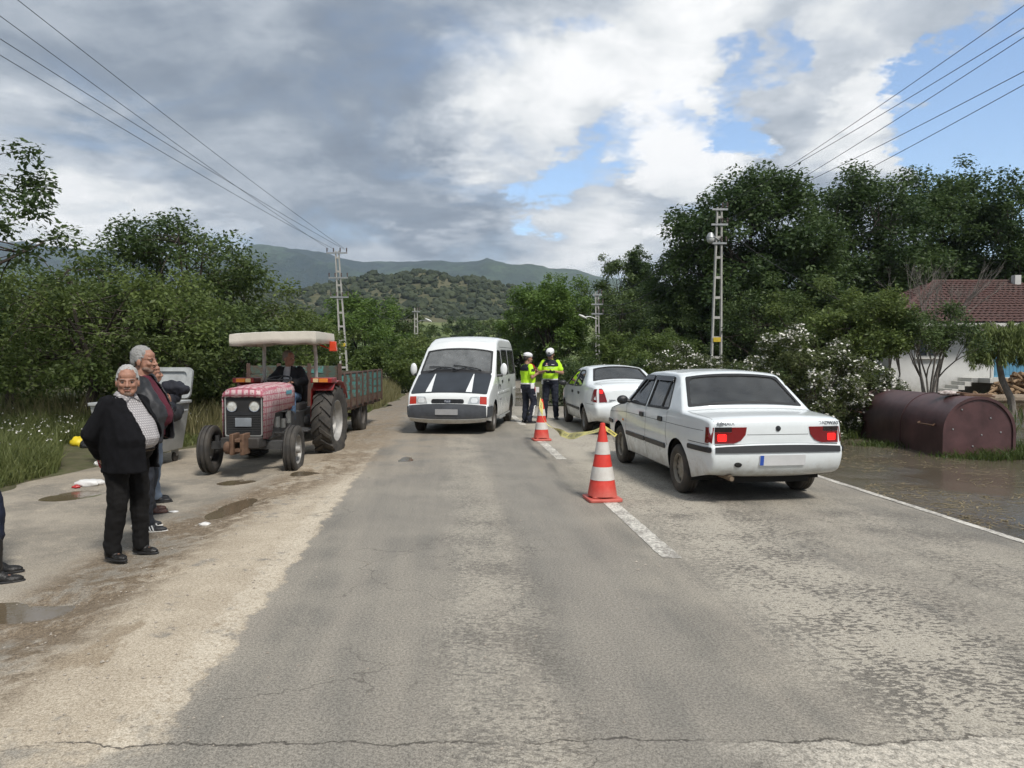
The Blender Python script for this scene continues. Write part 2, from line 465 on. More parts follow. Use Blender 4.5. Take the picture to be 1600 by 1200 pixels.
# ------------------------------------------------------------------ node shorthand
class NT:
    def __init__(s, name):
        s.m = bpy.data.materials.new(name); s.m.use_nodes = True
        s.N, s.L = s.m.node_tree.nodes, s.m.node_tree.links
        s.bs = s.N['Principled BSDF']; s.tc = s.N.new('ShaderNodeTexCoord')
        MATS[name] = s.m
    def put(s, sock, q):
        if isinstance(q, (int, float)): sock.default_value = q
        elif isinstance(q, (tuple, list)): sock.default_value = (*q, 1) if len(q) == 3 and sock.type == 'RGBA' else q
        else: s.L.new(q, sock)
    def math(s, op, a, b=0.0, c=None, clamp=False):
        n = s.N.new('ShaderNodeMath'); n.operation = op; n.use_clamp = clamp
        s.put(n.inputs[0], a); s.put(n.inputs[1], b)
        if c is not None: s.put(n.inputs[2], c)
        return n.outputs[0]
    def noise(s, vec, scale, detail=4, rough=.55, dist=0.0, out='Fac'):
        n = s.N.new('ShaderNodeTexNoise'); s.put(n.inputs['Vector'], vec)
        n.inputs['Scale'].default_value = scale; n.inputs['Detail'].default_value = detail; n.inputs['Roughness'].default_value = rough; n.inputs['Distortion'].default_value = dist
        return n.outputs[out]
    def vor(s, vec, scale, feature='F1', out='Distance', rnd=1.0):
        n = s.N.new('ShaderNodeTexVoronoi'); n.feature = feature; s.put(n.inputs['Vector'], vec); n.inputs['Scale'].default_value = scale; n.inputs['Randomness'].default_value = rnd
        return n.outputs[out]
    def ss(s, x, a, b, o0=0.0, o1=1.0):
        n = s.N.new('ShaderNodeMapRange'); n.interpolation_type = 'SMOOTHSTEP'; s.put(n.inputs[0], x)
        if a > b: a, b, o0, o1 = b, a, o1, o0
        for i, q in enumerate((a, b, o0, o1)): n.inputs[i + 1].default_value = q
        return n.outputs[0]
    def mix(s, f, a, b, mode='MIX'):
        n = s.N.new('ShaderNodeMix'); n.data_type = 'RGBA'; n.blend_type = mode
        s.put(n.inputs['Factor'], f); s.put(n.inputs['A'], a); s.put(n.inputs['B'], b); return n.outputs['Result']
    def mul(s, *q):
        r = q[0]
        for k in q[1:]: r = s.math('MULTIPLY', r, k)
        return r
    def add(s, *q):
        r = q[0]
        for k in q[1:]: r = s.math('ADD', r, k)
        return r
    def mapping(s, vec, scale=(1, 1, 1), loc=(0, 0, 0)):
        n = s.N.new('ShaderNodeMapping'); s.L.new(vec, n.inputs[0]); n.inputs['Scale'].default_value = scale; n.inputs['Location'].default_value = loc; return n.outputs[0]
    def sep(s, vec):
        n = s.N.new('ShaderNodeSeparateXYZ'); s.L.new(vec, n.inputs[0]); return n.outputs
    def bump(s, h, strength=.5, dist=.01):
        n = s.N.new('ShaderNodeBump'); n.inputs['Strength'].default_value = strength; n.inputs['Distance'].default_value = dist
        s.L.new(h, n.inputs['Height']); s.L.new(n.outputs[0], s.bs.inputs['Normal'])
    def done(s, colr, rough=.8, spec=.4):
        s.put(s.bs.inputs['Base Color'], colr); s.put(s.bs.inputs['Roughness'], rough); s.bs.inputs['Specular IOR Level'].default_value = spec
        return s.m

def sstep(a, b, x):
    t = min(1, max(0, (x - a) / (b - a))); return t * t * (3 - 2 * t)
def interp(x, pts):
    return float(np.interp(x, [p[0] for p in pts], [p[1] for p in pts]))
def nz(x, y, z=0.0, oct_=4): return mnoise.fractal(Vector((x, y, z)), 1.0, 2.0, oct_)

# ------------------------------------------------------------------ road
def cx(y): return 1.72 - 0.088 * y            # the road bears slightly left
ROAD_ANG = math.atan(0.088)
SLEFT = [(-8, -8.0), (9, -7.7), (12.5, -7.4), (15, -6.6), (17.5, -5.2), (20, -4.4), (24, -3.9), (30, -3.6), (200, -3.5)]
WATER_Z = -0.17
# shallow holes: centre, radii, depth
HOLES = []
for (u, v, rx, ry, dp) in ((112, 765, .34, .42, .05), (60, 945, .50, .26, .04), (30, 1000, .55, .25, .03), (365, 795, .18, .7, .045), (250, 913, .13, .1, .025),
                           (635, 716, .12, .35, .03), (655, 738, .13, .2, .022), (380, 748, .3, .35, .05), (480, 742, .25, .35, .04), (600, 975, .1, .15, .012)):
    g = G(u, v, -0.1 if u < 500 else 0); HOLES.append((g.x, g.y, rx, ry, dp))
def road_z(s, y, fine=True):
    z = -0.15 * sstep(-3.2, -5.4, s) if s < 0 else 0.0
    z -= 0.26 * sstep(3.25, 4.05, s)
    # dip that the flood has filled, further on
    z -= 0.30 * sstep(23.5, 28, y) * sstep(46, 39, y) * sstep(-2.6, 0.2, s)
    x = cx(y) + s
    if fine:
        mid = interp(y, [(2, -4.35), (6, -4.3), (11, -3.3), (15, -3.4), (40, -3.6)])
        band = math.exp(-((s - mid) / .42) ** 2)
        n = nz(x * 1.7, y * 1.1, 3.0)
        z += band * (-.022 + .028 * n)
        z += .010 * nz(x * .5, y * .5, 9.0, 2) * sstep(-2.6, -4, s) + .004 * nz(x * .35, y * .2, 5.0, 2)
        for hx, hy, rx, ry, dp in HOLES:
            q = ((x - hx) / rx) ** 2 + ((y - hy) / ry) ** 2
            if q < 4: z -= dp * 1.25 * math.exp(-q * q * .8) * (1 + .5 * nz(x * 4, y * 4, 1.0, 2))
    return z
def ground_z_at(x, y): return road_z(x - cx(y), y, False)

def road_material():
    t = NT('road_surface')
    uv = t.tc.outputs['UV']                      # metres: across, along
    q = t.sep(uv); s_, y_ = q[0], q[1]
    warp = t.noise(uv, .9, 4, .6); wob = t.math('MULTIPLY', t.math('SUBTRACT', warp, .5), 1.0)
    sw = t.math('ADD', s_, t.math('MULTIPLY', wob, .5))
    sw2 = t.math('ADD', s_, t.math('MULTIPLY', t.math('SUBTRACT', t.noise(uv, 3.2, 5, .75), .5), .38))
    streak = t.mapping(uv, (1, .10, 1))
    n_st = t.noise(streak, 3.5, 3, .6)
    grit = t.noise(uv, 140, 1, .6); chip = t.noise(uv, 26, 3, .75); cl = t.noise(uv, 1.3, 4, .6); mid = t.noise(uv, 7, 4, .65)
    # worn chip-seal, a thin film of dried silt over it
    base = t.mix(t.ss(n_st, .3, .7), (.140, .134, .122), (.205, .190, .168))
    base = t.mix(t.ss(cl, .35, .7, 0, .55), base, (.25, .233, .203))
    # darker wheel tracks polished by tyres
    def band(c, w, src): return t.ss(t.math('ABSOLUTE', t.math('SUBTRACT', src, c)), w, w * .35)
    tr1 = band(-.72, .62, sw); tr2 = band(-2.15, .75, sw); tr3 = band(2.3, .8, sw)
    tracks = t.math('MAXIMUM', tr1, t.math('MULTIPLY', tr2, .6))
    base = t.mix(t.mul(tracks, .40), base, (.150, .142, .129))
    # light flaked layer
    fl_zone = t.add(band(.75, .95, sw), t.mul(band(-1.45, .42, sw), .55), t.mul(band(2.2, .9, sw), .55))
    fl_noise = t.add(t.math('MULTIPLY', chip, .75), t.math('MULTIPLY', cl, .35), t.math('MULTIPLY', mid, .2))
    light = t.math('MULTIPLY', t.ss(t.add(fl_noise, t.mul(t.math('MINIMUM', fl_zone, 1.0), .12)), .67, .73), t.math('MINIMUM', fl_zone, 1.0))
    base = t.mix(t.mul(light, .75), base, (.315, .295, .258))
    # chips missing out of it: dark tar shows in clusters
    dk = t.add(t.math('MULTIPLY', t.noise(t.mapping(uv, (.55, 1, 1), (4, 9, 0)), 36, 3, .62), .70), t.math('MULTIPLY', t.noise(t.mapping(uv, (1, 1, 1), (7, 3, 0)), 1.6, 3, .6), .42))
    near = t.ss(y_, 13, 5)
    dark = t.mul(t.ss(dk, .568, .61), t.math('MINIMUM', t.add(band(.95, 1.1, sw), t.mul(band(2.6, .9, sw), .7), t.mul(band(-1.4, .5, sw), .6)), 1.0), near)
    base = t.mix(t.mul(dark, .85), base, (.075, .07, .064))
    # small white stones pressed in
    st = t.ss(t.vor(uv, 38), .17, .11)
    stz = t.ss(t.noise(t.mapping(uv, (1, .4, 1), (2, 5, 0)), 1.1, 2), .45, .62)
    base = t.mix(t.mul(st, stz, t.add(t.mul(band(-1.3, .8, sw), .8), .15)), base, (.42, .40, .36))
    # pale dried mud over the left edge
    edge_r = t.add(-2.92, t.mul(t.ss(y_, 9, 14), .0))
    m1 = t.ss(sw2, -2.90, -2.95); m2 = t.ss(sw, -4.35, -3.75)
    far = t.ss(y_, 16.5, 11.5); mudn = t.add(t.math('MULTIPLY', mid, .6), t.math('MULTIPLY', cl, .55))
    tan_m = t.mul(t.ss(t.add(y_, t.mul(cl, 1.6), t.mul(mid, .8)), 4.0, 4.35), m1, m2, t.ss(mudn, .40, .52), t.math('ADD', t.mul(far, .9), .1))
    tanc = t.mix(t.ss(t.noise(uv, 2.6, 3, .6), .35, .7), (.325, .285, .232), (.405, .362, .300))
    tanc = t.mix(t.ss(chip, .35, .72), t.mix(.5, tanc, (.24, .20, .15)), tanc)
    # lighter line along the edge (old paint under the mud)
    pl = t.mul(t.ss(t.math('ABSOLUTE', t.math('SUBTRACT', sw2, -3.04)), .13, .05), t.ss(chip, .38, .52), far)
    tanc = t.mix(t.mul(pl, .4), tanc, (.47, .435, .375))
    # wet brown mud band and the lay-by beyond it
    lay = t.ss(sw, -3.75, -4.35)
    layc = t.mix(t.ss(cl, .35, .68), (.165, .152, .132), (.265, .24, .205))
    layc = t.mix(t.ss(mid, .5, .72, 0, .6), layc, (.31, .275, .225))
    base = t.mix(lay, base, layc)
    base = t.mix(tan_m, base, tanc)
    midl = t.math('ADD', -4.3, t.mul(t.ss(y_, 6, 12), .95))
    mb_ = t.ss(t.math('ABSOLUTE', t.math('SUBTRACT', sw2, midl)), .75, .25)
    mbn = t.mul(mb_, t.ss(t.add(t.mul(mid, .5), t.mul(cl, .5)), .40, .54))
    wetc = t.mix(t.ss(chip, .35, .65), (.085, .062, .040), (.160, .124, .086))
    base = t.mix(t.mul(mbn, .9), base, wetc)
    # brown wet stains on the tan mud
    stn = t.mul(t.ss(t.noise(t.mapping(uv, (1, .5, 1), (11, 2, 0)), 1.6, 4, .7), .60, .67), m1, t.ss(sw, -4.6, -3.4))
    base = t.mix(t.mul(stn, .75), base, (.19, .15, .105))
    # brown silt washed over the far left lane
    silt = t.mul(t.ss(sw2, -.9, -2.6), t.ss(y_, 7.5, 15), t.ss(cl, .32, .6))
    base = t.mix(t.mul(silt, .55), base, (.235, .195, .148))
    # cracks: a long one across, a net of fine ones
    yc = t.add(y_, t.mul(t.math('SUBTRACT', t.noise(uv, 1.6, 6, .65), .5), .42), t.mul(s_, -.012))
    joint = t.mul(t.ss(t.math('ABSOLUTE', t.math('SUBTRACT', yc, 3.02)), .012, .003), t.ss(t.noise(uv, 2.2, 4, .7), .36, .56))
    vw = t.N.new('ShaderNodeVectorMath'); vw.operation = 'MULTIPLY_ADD'; t.L.new(t.noise(uv, 5, 3, .6, 0, 'Color'), vw.inputs[0]); vw.inputs[1].default_value = (.35, .35, 0); t.L.new(uv, vw.inputs[2])
    net = t.ss(t.vor(vw.outputs[0], .95, 'DISTANCE_TO_EDGE'), .007, .002)
    netz = t.ss(t.noise(t.mapping(uv, (1, 1, 1), (5, 1, 0)), .5, 2), .53, .6)
    fine = t.ss(t.vor(vw.outputs[0], 4.2, 'DISTANCE_TO_EDGE'), .03, .008)
    finz = t.mul(t.ss(t.noise(t.mapping(uv, (1, .6, 1), (1, 8, 0)), .8, 2), .56, .64), band(-1.4, .8, sw))
    crack = t.math('MAXIMUM', t.math('MAXIMUM', joint, t.mul(net, netz, .55)), t.mul(fine, finz, .6))
    # the older, stonier surface this side of the joint
    old = t.mul(t.ss(yc, 3.03, 3.0), t.ss(t.add(sw2, t.mul(cl, 1.6)), .1, .9))
    oldc = t.mix(t.ss(chip, .35, .62), (.20, .19, .17), (.40, .375, .335))
    base = t.mix(old, base, oldc)
    base = t.mix(t.mul(crack, .85), base, (.045, .04, .035))
    # damp by the flood
    damp = t.math('MAXIMUM', t.ss(s_, 3.35, 3.75), t.mul(t.ss(y_, 18, 24), .7))
    base = t.mix(t.mul(damp, .6), base, (.10, .085, .065))
    spk = t.noise(uv, 62, 2, .7)
    base = t.mix(.85, base, t.mix(t.ss(t.add(t.mul(grit, .5), t.mul(spk, .5)), .36, .64), (.22, .22, .22), (.78, .78, .78)), 'SOFT_LIGHT')
    base = t.mix(1.0, base, (ROADK * 1.03, ROADK, ROADK * .94), 'MULTIPLY')
    h = t.add(t.mul(grit, .35), t.mul(chip, .7))
    t.bump(h, .75, .006)
    wet = t.math('MAXIMUM', t.mul(mbn, t.ss(mid, .45, .65)), t.mul(damp, .6))
    rough = t.math('SUBTRACT', t.math('SUBTRACT', .82, t.mul(tracks, .20)), t.mul(wet, .42))
    return t.done(base, rough, .35)
ROADK = 1.30

def build_road():
    ys = list(np.arange(0.2, 14, .07)) + list(np.arange(14, 30, .25)) + list(np.arange(30, 130.1, 1.2))
    ys = [-8, -5, -3, -2, -1, -.4] + ys
    scol = np.concatenate([np.linspace(0, 1, 78)])
    V, Fc, UV = [], [], []
    nc = len(scol)
    for y in ys:
        sl = interp(y, SLEFT) + .35 * nz(y * .5, 2.0) ; sr = 4.05 + .1 * nz(y * .8, 7.0)
        for k in scol:
            s = sl + (sr - sl) * k
            z = road_z(s, y)
            if k < .02: z -= .03
            V.append((cx(y) + s, y, z)); UV.append((s, y))
    for i in range(len(ys) - 1):
        for j in range(nc - 1):
            a = i * nc + j; Fc.append((a, a + 1, a + 1 + nc, a + nc))
    me = bpy.data.meshes.new('road'); me.from_pydata(V, [], Fc)
    ul = me.uv_layers.new(name='UVMap')
    li = np.zeros(len(me.loops), np.int32); me.loops.foreach_get('vertex_index', li)
    ul.data.foreach_set('uv', np.array(UV, np.float32)[li].ravel())
    shade(me)
    o = link_mesh('road', me, road_material()); tag(o, kind='structure')
    return o
road = build_road()

def paint_material():
    t = NT('road_paint')
    ob = t.tc.outputs['Object']
    n = t.noise(ob, 30, 6, .75); n2 = t.noise(ob, 2.5, 3, .6)
    c = t.mix(t.ss(t.add(t.mul(n, .7), t.mul(n2, .35)), .45, .60), (.27, .25, .22), (.66, .63, .56))
    t.bump(t.noise(ob, 120, 2), .5, .004)
    return t.done(c, .75, .35)
paint = paint_material()
def stripe(name, s0, w, y0, y1, step=.12):
    mb = MB(); k = max(2, int((y1 - y0) / step)); vs = []; fs = []
    for i in range(k + 1):
        y = y0 + (y1 - y0) * i / k
        for e, sg in ((0, -1), (1, 1)):
            s = s0 + sg * w / 2 + .012 * nz(y * 6, e * 5.0 + s0, 0, 3)
            yy = y + (.03 * nz(s * 9, y * 3) if i in (0, k) else 0)
            vs.append((cx(yy) + s, yy, road_z(s, yy) + .004))
    for i in range(k): fs.append((2 * i, 2 * i + 1, 2 * i + 3, 2 * i + 2))
    mb.add(vs, fs)
    return mb.build(name, paint, road, recalc=False)
for y0, y1 in ((5.80, 8.75), (11.45, 14.4), (17.3, 20.2)):
    stripe('lane_dash', 0.065, .155, y0, y1)
stripe('edge_line', 3.28, .115, 2.0, 23.5, .2)

# ------------------------------------------------------------------ ground sheet out to the horizon
def ground_z(x, y):
    s = x - cx(y)
    r = math.hypot(x, y)
    # beside the road
    if s < -3:
        e = interp(y, SLEFT); t = e - s
        z = -0.21 + .10 * sstep(-.2, .5, t) + .25 * sstep(.3, 9, t) + .05 * nz(x * .7, y * .7)
    elif s > 3.2:
        z = -0.42 + .05 * nz(x * .4, y * .4)
        z += .62 * sstep(30, 60, y) + .5 * sstep(26, 40, x)
    else:
        z = -0.60 + .3 * sstep(46, 60, y)
    # the land climbs behind the orchard to the fields under the hill
    far = 17.5 * sstep(130, 330, y) + 4 * sstep(300, 700, y)
    k = math.exp(-((x - 60) / 420) ** 2)
    z += far * (.55 + .45 * k) + sstep(120, 300, y) * 3.0 * nz(x * .008, y * .008)
    z += 14 * sstep(-60, -500, x) * sstep(-100, 200, y)
    if r < 150: z += 0
    return z
def build_ground():
    radii = [0, 1.5, 3] + list(np.arange(4, 34, .8)) + list(np.geomspace(34, 3300, 70))
    na = 200; V = [(0, 0, -.6)]; Fc = []
    for r in radii[1:]:
        for j in range(na):
            a = 2 * math.pi * j / na
            x, y = r * math.sin(a), r * math.cos(a)
            V.append((x, y, ground_z(x, y)))
    for j in range(na): Fc.append((0, 1 + (j + 1) % na, 1 + j))
    for i in range(len(radii) - 2):
        for j in range(na):
            a, b = 1 + i * na + j, 1 + i * na + (j + 1) % na
            Fc.append((a, b, b + na, a + na))
    me = bpy.data.meshes.new('ground'); me.from_pydata(V, [], Fc); shade(me)
    t = NT('earth_and_meadow')
    ob = t.tc.outputs['Object']; q = t.sep(ob)
    n1 = t.noise(ob, .35, 6, .6); n2 = t.noise(ob, 5, 5, .65); n3 = t.noise(ob, .012, 5, .6)
    near = t.mix(t.ss(n1, .35, .65), (.075, .068, .042), (.10, .115, .045))
    near = t.mix(t.ss(n2, .4, .7, 0, .5), near, (.15, .125, .085))
    fld = t.mix(t.ss(n3, .40, .60), (.10, .135, .045), (.165, .185, .075))
    fld = t.mix(t.ss(t.noise(ob, .05, 4, .6), .45, .7, 0, .6), fld, (.07, .10, .035))
    c = t.mix(t.ss(q[1], 60, 130), near, fld)
    t.bump(n2, .6, .05)
    o = link_mesh('ground', me, t.done(c, .9, .2)); tag(o, kind='structure')
build_ground()

# ------------------------------------------------------------------ flood water
def water_material(name, c1, c2, rip=.25, rough=.04):
    t = NT(name); ob = t.tc.outputs['Object']
    n = t.noise(ob, .5, 5, .6)
    c = t.mix(t.ss(n, .35, .65), c1, c2)
    rp = t.add(t.mul(t.noise(t.mapping(ob, (1, .5, 1)), 9, 3, .6), .6), t.mul(t.noise(ob, 30, 2, .6), .4))
    calm = t.ss(t.noise(ob, .33, 3, .5), .42, .58)
    t.bump(t.mul(rp, t.add(t.mul(calm, .85), .15)), rip, .05)
    return t.done(c, rough, .5)
flood_m = water_material('muddy_flood_water', (.105, .086, .062), (.145, .120, .088), .75)
def build_flood():
    V, Fc = [], []
    ys = list(np.arange(-6, 30, .5)) + list(np.arange(30, 62, 2)); xs = list(np.linspace(0, 1, 24))
    for y in ys:
        x0 = cx(y) + (3.2 if y < 22 else interp(y, [(22, 3.2), (25, -3), (42, -3), (46, 3.2), (62, 3.2)])); x1 = 42
        for k in xs: V.append((x0 + (x1 - x0) * k * k, y, WATER_Z))
    n = len(xs)
    for i in range(len(ys) - 1):
        for j in range(n - 1):
            a = i * n + j; Fc.append((a, a + 1, a + 1 + n, a + n))
    me = bpy.data.meshes.new('flood_water'); me.from_pydata(V, [], Fc); shade(me)
    tag(link_mesh('flood_water', me, flood_m), kind='structure')
build_flood()
pud_m = water_material('puddle_water', (.12, .092, .058), (.155, .12, .08), .12)
PUD = (('shallow muddy puddle beside the white plastic bag', 0), ('muddy puddle with a glint near the black boots', 1), None, ('long brown puddle between the standing men and the tractor', 3),
       None, ('small oval puddle on the road before the van', 5), None, ('brown puddle by the small front wheel of the tractor', 7), ('brown puddle below the tractor front axle', 8), None)
for e, (hx, hy, rx, ry, dp) in zip(PUD, HOLES):
    if not e: continue
    zb = road_z(hx - cx(hy), hy, False)
    rim = min(road_z(hx + rx * 1.45 * math.cos(a) - cx(hy), hy + ry * 1.45 * math.sin(a)) for a in np.linspace(0, 6.28, 16))
    cen = road_z(hx - cx(hy), hy)
    z = cen + max(.006, (rim - cen) * .55)
    mb = MB(); pts = [(hx, hy, z)]
    for j in range(28):
        a = 2 * math.pi * j / 28; lo, hi = .05, 2.0
        for _ in range(12):           # walk out to where the ground rises above the water
            m_ = (lo + hi) / 2; xx, yy = hx + rx * m_ * math.cos(a), hy + ry * m_ * math.sin(a)
            if road_z(xx - cx(yy), yy) < z: lo = m_
            else: hi = m_
        k = min(hi, 1.5) * 1.03
        pts.append((hx + rx * k * math.cos(a), hy + ry * k * math.sin(a), z))
    mb.add(pts, [(0, 1 + j, 1 + (j + 1) % 28) for j in range(28)])
    tag(mb.build('puddle', pud_m, recalc=False), e[0], 'puddle', 'puddles on the muddy lay-by')

# ------------------------------------------------------------------ hill with scrub, far mountains
HILL = [(-900, 500), (200, 462), (330, 455), (430, 463), (480, 459), (520, 456), (560, 446), (610, 441), (650, 430), (675, 431), (705, 440), (725, 441), (745, 436), (770, 445), (800, 455), (850, 472), (950, 492), (1100, 500), (1500, 505)]
def hill_z(x, y):
    u = 800 + F * x / max(y, 1); v = interp(u, HILL)
    top = (558 - v) / F * 620
    d = (y - 620) / (190 if y < 620 else 260)
    z = 1.6 + (top) * math.exp(-d * d * 1.1)
    z += 5.0 * nz(x * .012, y * .012, 4.0, 4) * math.exp(-d * d)
    z += 3.0 * nz(x * .03, y * .03, 14.0, 3) * math.exp(-d * d * 2)
    return z
def build_hill():
    V, Fc = [], []; xs = np.linspace(-520, 460, 110); ys = np.linspace(330, 980, 60)
    for y in ys:
        for x in xs: V.append((x, y, hill_z(x, y) - (0 if y > 345 else 8)))
    n = len(xs)
    for i in range(len(ys) - 1):
        for j in range(n - 1):
            a = i * n + j; Fc.append((a, a + 1, a + 1 + n, a + n))
    me = bpy.data.meshes.new('hill'); me.from_pydata(V, [], Fc); shade(me)
    t = NT('hill_soil'); ob = t.tc.outputs['Object']
    c = t.mix(t.ss(t.noise(ob, .03, 5, .6), .4, .62), (.07, .075, .038), (.115, .11, .065))
    c = t.mix(t.ss(t.noise(ob, .18, 4, .6), .5, .65), c, (.06, .072, .034))
    o = link_mesh('hill', me, t.done(c, .95, .1)); tag(o, kind='structure')
    # scrub: thousands of round bushes that read as one dotted mass
    rng = random.Random(5)
    ico = bmesh.new(); bmesh.ops.create_icosphere(ico, subdivisions=2, radius=1); ico.verts.index_update()
    iv = [v.co.copy() for v in ico.verts]; jf = [[v.index for v in f.verts] for f in ico.faces]; ico.free()
    mb = MB(); tone = []
    k = 0
    while k < 5200:
        y = rng.uniform(430, 700); u = rng.uniform(330, 1150); x = (u - 800) / F * y
        dens = .5 + .9 * nz(x * .02, y * .02, 1.0, 2)
        if rng.random() > dens + .25: continue
        z = hill_z(x, y); r = .8 + 3.0 * rng.random() ** 2.2; sq = rng.uniform(.6, 1.05)
        off = rng.uniform(0, 50); pts = []
        for p in iv:
            w = r * (1 + .45 * mnoise.noise(p * 1.7 + Vector((off, 0, 0))))
            pts.append((x + p.x * w, y + p.y * w, z + r * .3 + p.z * w * sq))
        mb.add(pts, jf); tone += [rng.random()] * len(jf); k += 1
    o2 = mb.build('scrub', leaf_mat('scrub_leaf', (.022, .032, .016), (.055, .068, .032), .05, .8), recalc=False)
    at = o2.data.attributes.new('tone', 'FLOAT', 'FACE'); at.data.foreach_set('value', np.array(tone, np.float32))
    tag(o2, 'dark scrub bushes dotted over the low hill', 'scrub', kind='stuff')
build_hill()
MTN = [(-900, 430), (-200, 415), (0, 402), (40, 397), (110, 402), (180, 397), (250, 408), (320, 414), (370, 408), (410, 397), (440, 394), (480, 397), (530, 407), (570, 413), (610, 409), (660, 410), (690, 409), (710, 413), (745, 416), (762, 412), (800, 423), (850, 431), (900, 431), (950, 441), (1050, 452), (1250, 444), (1500, 455), (2400, 470)]
def build_mountains():
    V, Fc = [], []; us = np.linspace(-500, 2100, 300); ds = np.concatenate([np.linspace(1500, 3450, 46), np.linspace(3520, 5200, 14)])
    for d in ds:
        for u in us:
            x = (u - 800) / F * d; top = (558 - interp(u, MTN)) / F * 3500
            f = sstep(1480, 3500, d) if d < 3500 else 1 - .4 * sstep(3500, 5200, d)
            rg = mnoise.ridged_multi_fractal(Vector((x * .0011, d * .0011, 2.0)), .9, 2.1, 5, 1.0, 2.0)
            z = 6 + top * (f ** 1.15) * (1 + .26 * (rg - 1.1) * (1 - .85 * sstep(2900, 3500, d) if d < 3500 else .15)) + 3.5 * nz(x * .02, d * .02, 1, 3) * f
            V.append((x, d, z if d > 1520 else -5))
    n = len(us)
    for i in range(len(ds) - 1):
        for j in range(n - 1):
            a = i * n + j; Fc.append((a, a + 1, a + 1 + n, a + n))
    me = bpy.data.meshes.new('mountains'); me.from_pydata(V, [], Fc); shade(me)
    t = NT('forested_mountain'); ob = t.tc.outputs['Object']
    q = t.sep(ob)
    n1 = t.noise(ob, .0030, 6, .62); n2 = t.noise(ob, .025, 5, .7)
    c = t.mix(t.ss(n1, .48, .62), (.010, .030, .030), (.06, .10, .058))  # blue of the haze partly painted into the forest colour
    c = t.mix(t.ss(t.add(q[0], t.mul(n1, 700.0)), 20, 600, 0, .5), c, (.11, .15, .065))  # slopes to the right painted lighter green, as if sunlit
    c = t.mix(t.ss(n2, .4, .65, 0, .75), c, (.018, .032, .016))
    t.bump(n2, 1.0, 30)
    tag(link_mesh('mountains', me, t.done(c, .95, .1)), kind='structure')
build_mountains()

# ------------------------------------------------------------------ haze
def build_haze():
    mb = MB(); top = max(v.co.z for v in bpy.data.objects['mountains'].data.vertices) + 6; mb.box((0, 1750, (top - 3) / 2), (9200, 8200, top + 3))
    m = bpy.data.materials.new('haze_air'); m.use_nodes = True; nt = m.node_tree
    nt.nodes.remove(nt.nodes['Principled BSDF'])
    pv = nt.nodes.new('ShaderNodeVolumePrincipled'); pv.inputs['Color'].default_value = (.72, .85, 1.0, 1)
    pv.inputs['Density'].default_value = HAZE; pv.inputs['Anisotropy'].default_value = 0.0
    nt.links.new(pv.outputs[0], nt.nodes['Material Output'].inputs['Volume'])
    o = mb.build('haze', m); tag(o, 'thin blue haze over the valley', 'haze', kind='stuff')
HAZE = 0.00014
build_haze()
# ------------------------------------------------------------------ lettering
def text_mesh(txt, size, extrude=.002, bold=0.0):
    cu = bpy.data.curves.new('lettering', 'FONT'); cu.body = txt; cu.size = size; cu.extrude = extrude; cu.offset = bold
    cu.align_x = 'CENTER'; cu.align_y = 'CENTER'; cu.resolution_u = 2
    o = bpy.data.objects.new('lettering', cu); col.objects.link(o)
    dg = bpy.context.evaluated_depsgraph_get()
    me = bpy.data.meshes.new_from_object(o.evaluated_get(dg))
    bpy.data.objects.remove(o); me.name = 'lettering'; me.materials.clear()
    return me
def lettering(txt, size, m, parent, o, x, n, extrude=.002, bold=0.0, sx=1.0, name='lettering'):
    """flat text with centre o, reading direction x and facing n, in the parent's space"""
    me = text_mesh(txt, size, extrude, bold); x = Vector(x).normalized(); n = Vector(n).normalized(); y = n.cross(x)
    M4 = Matrix((x * sx, y, n)).transposed().to_4x4(); M4.translation = Vector(o); me.transform(M4)
    return link_mesh(name, me, m, parent)

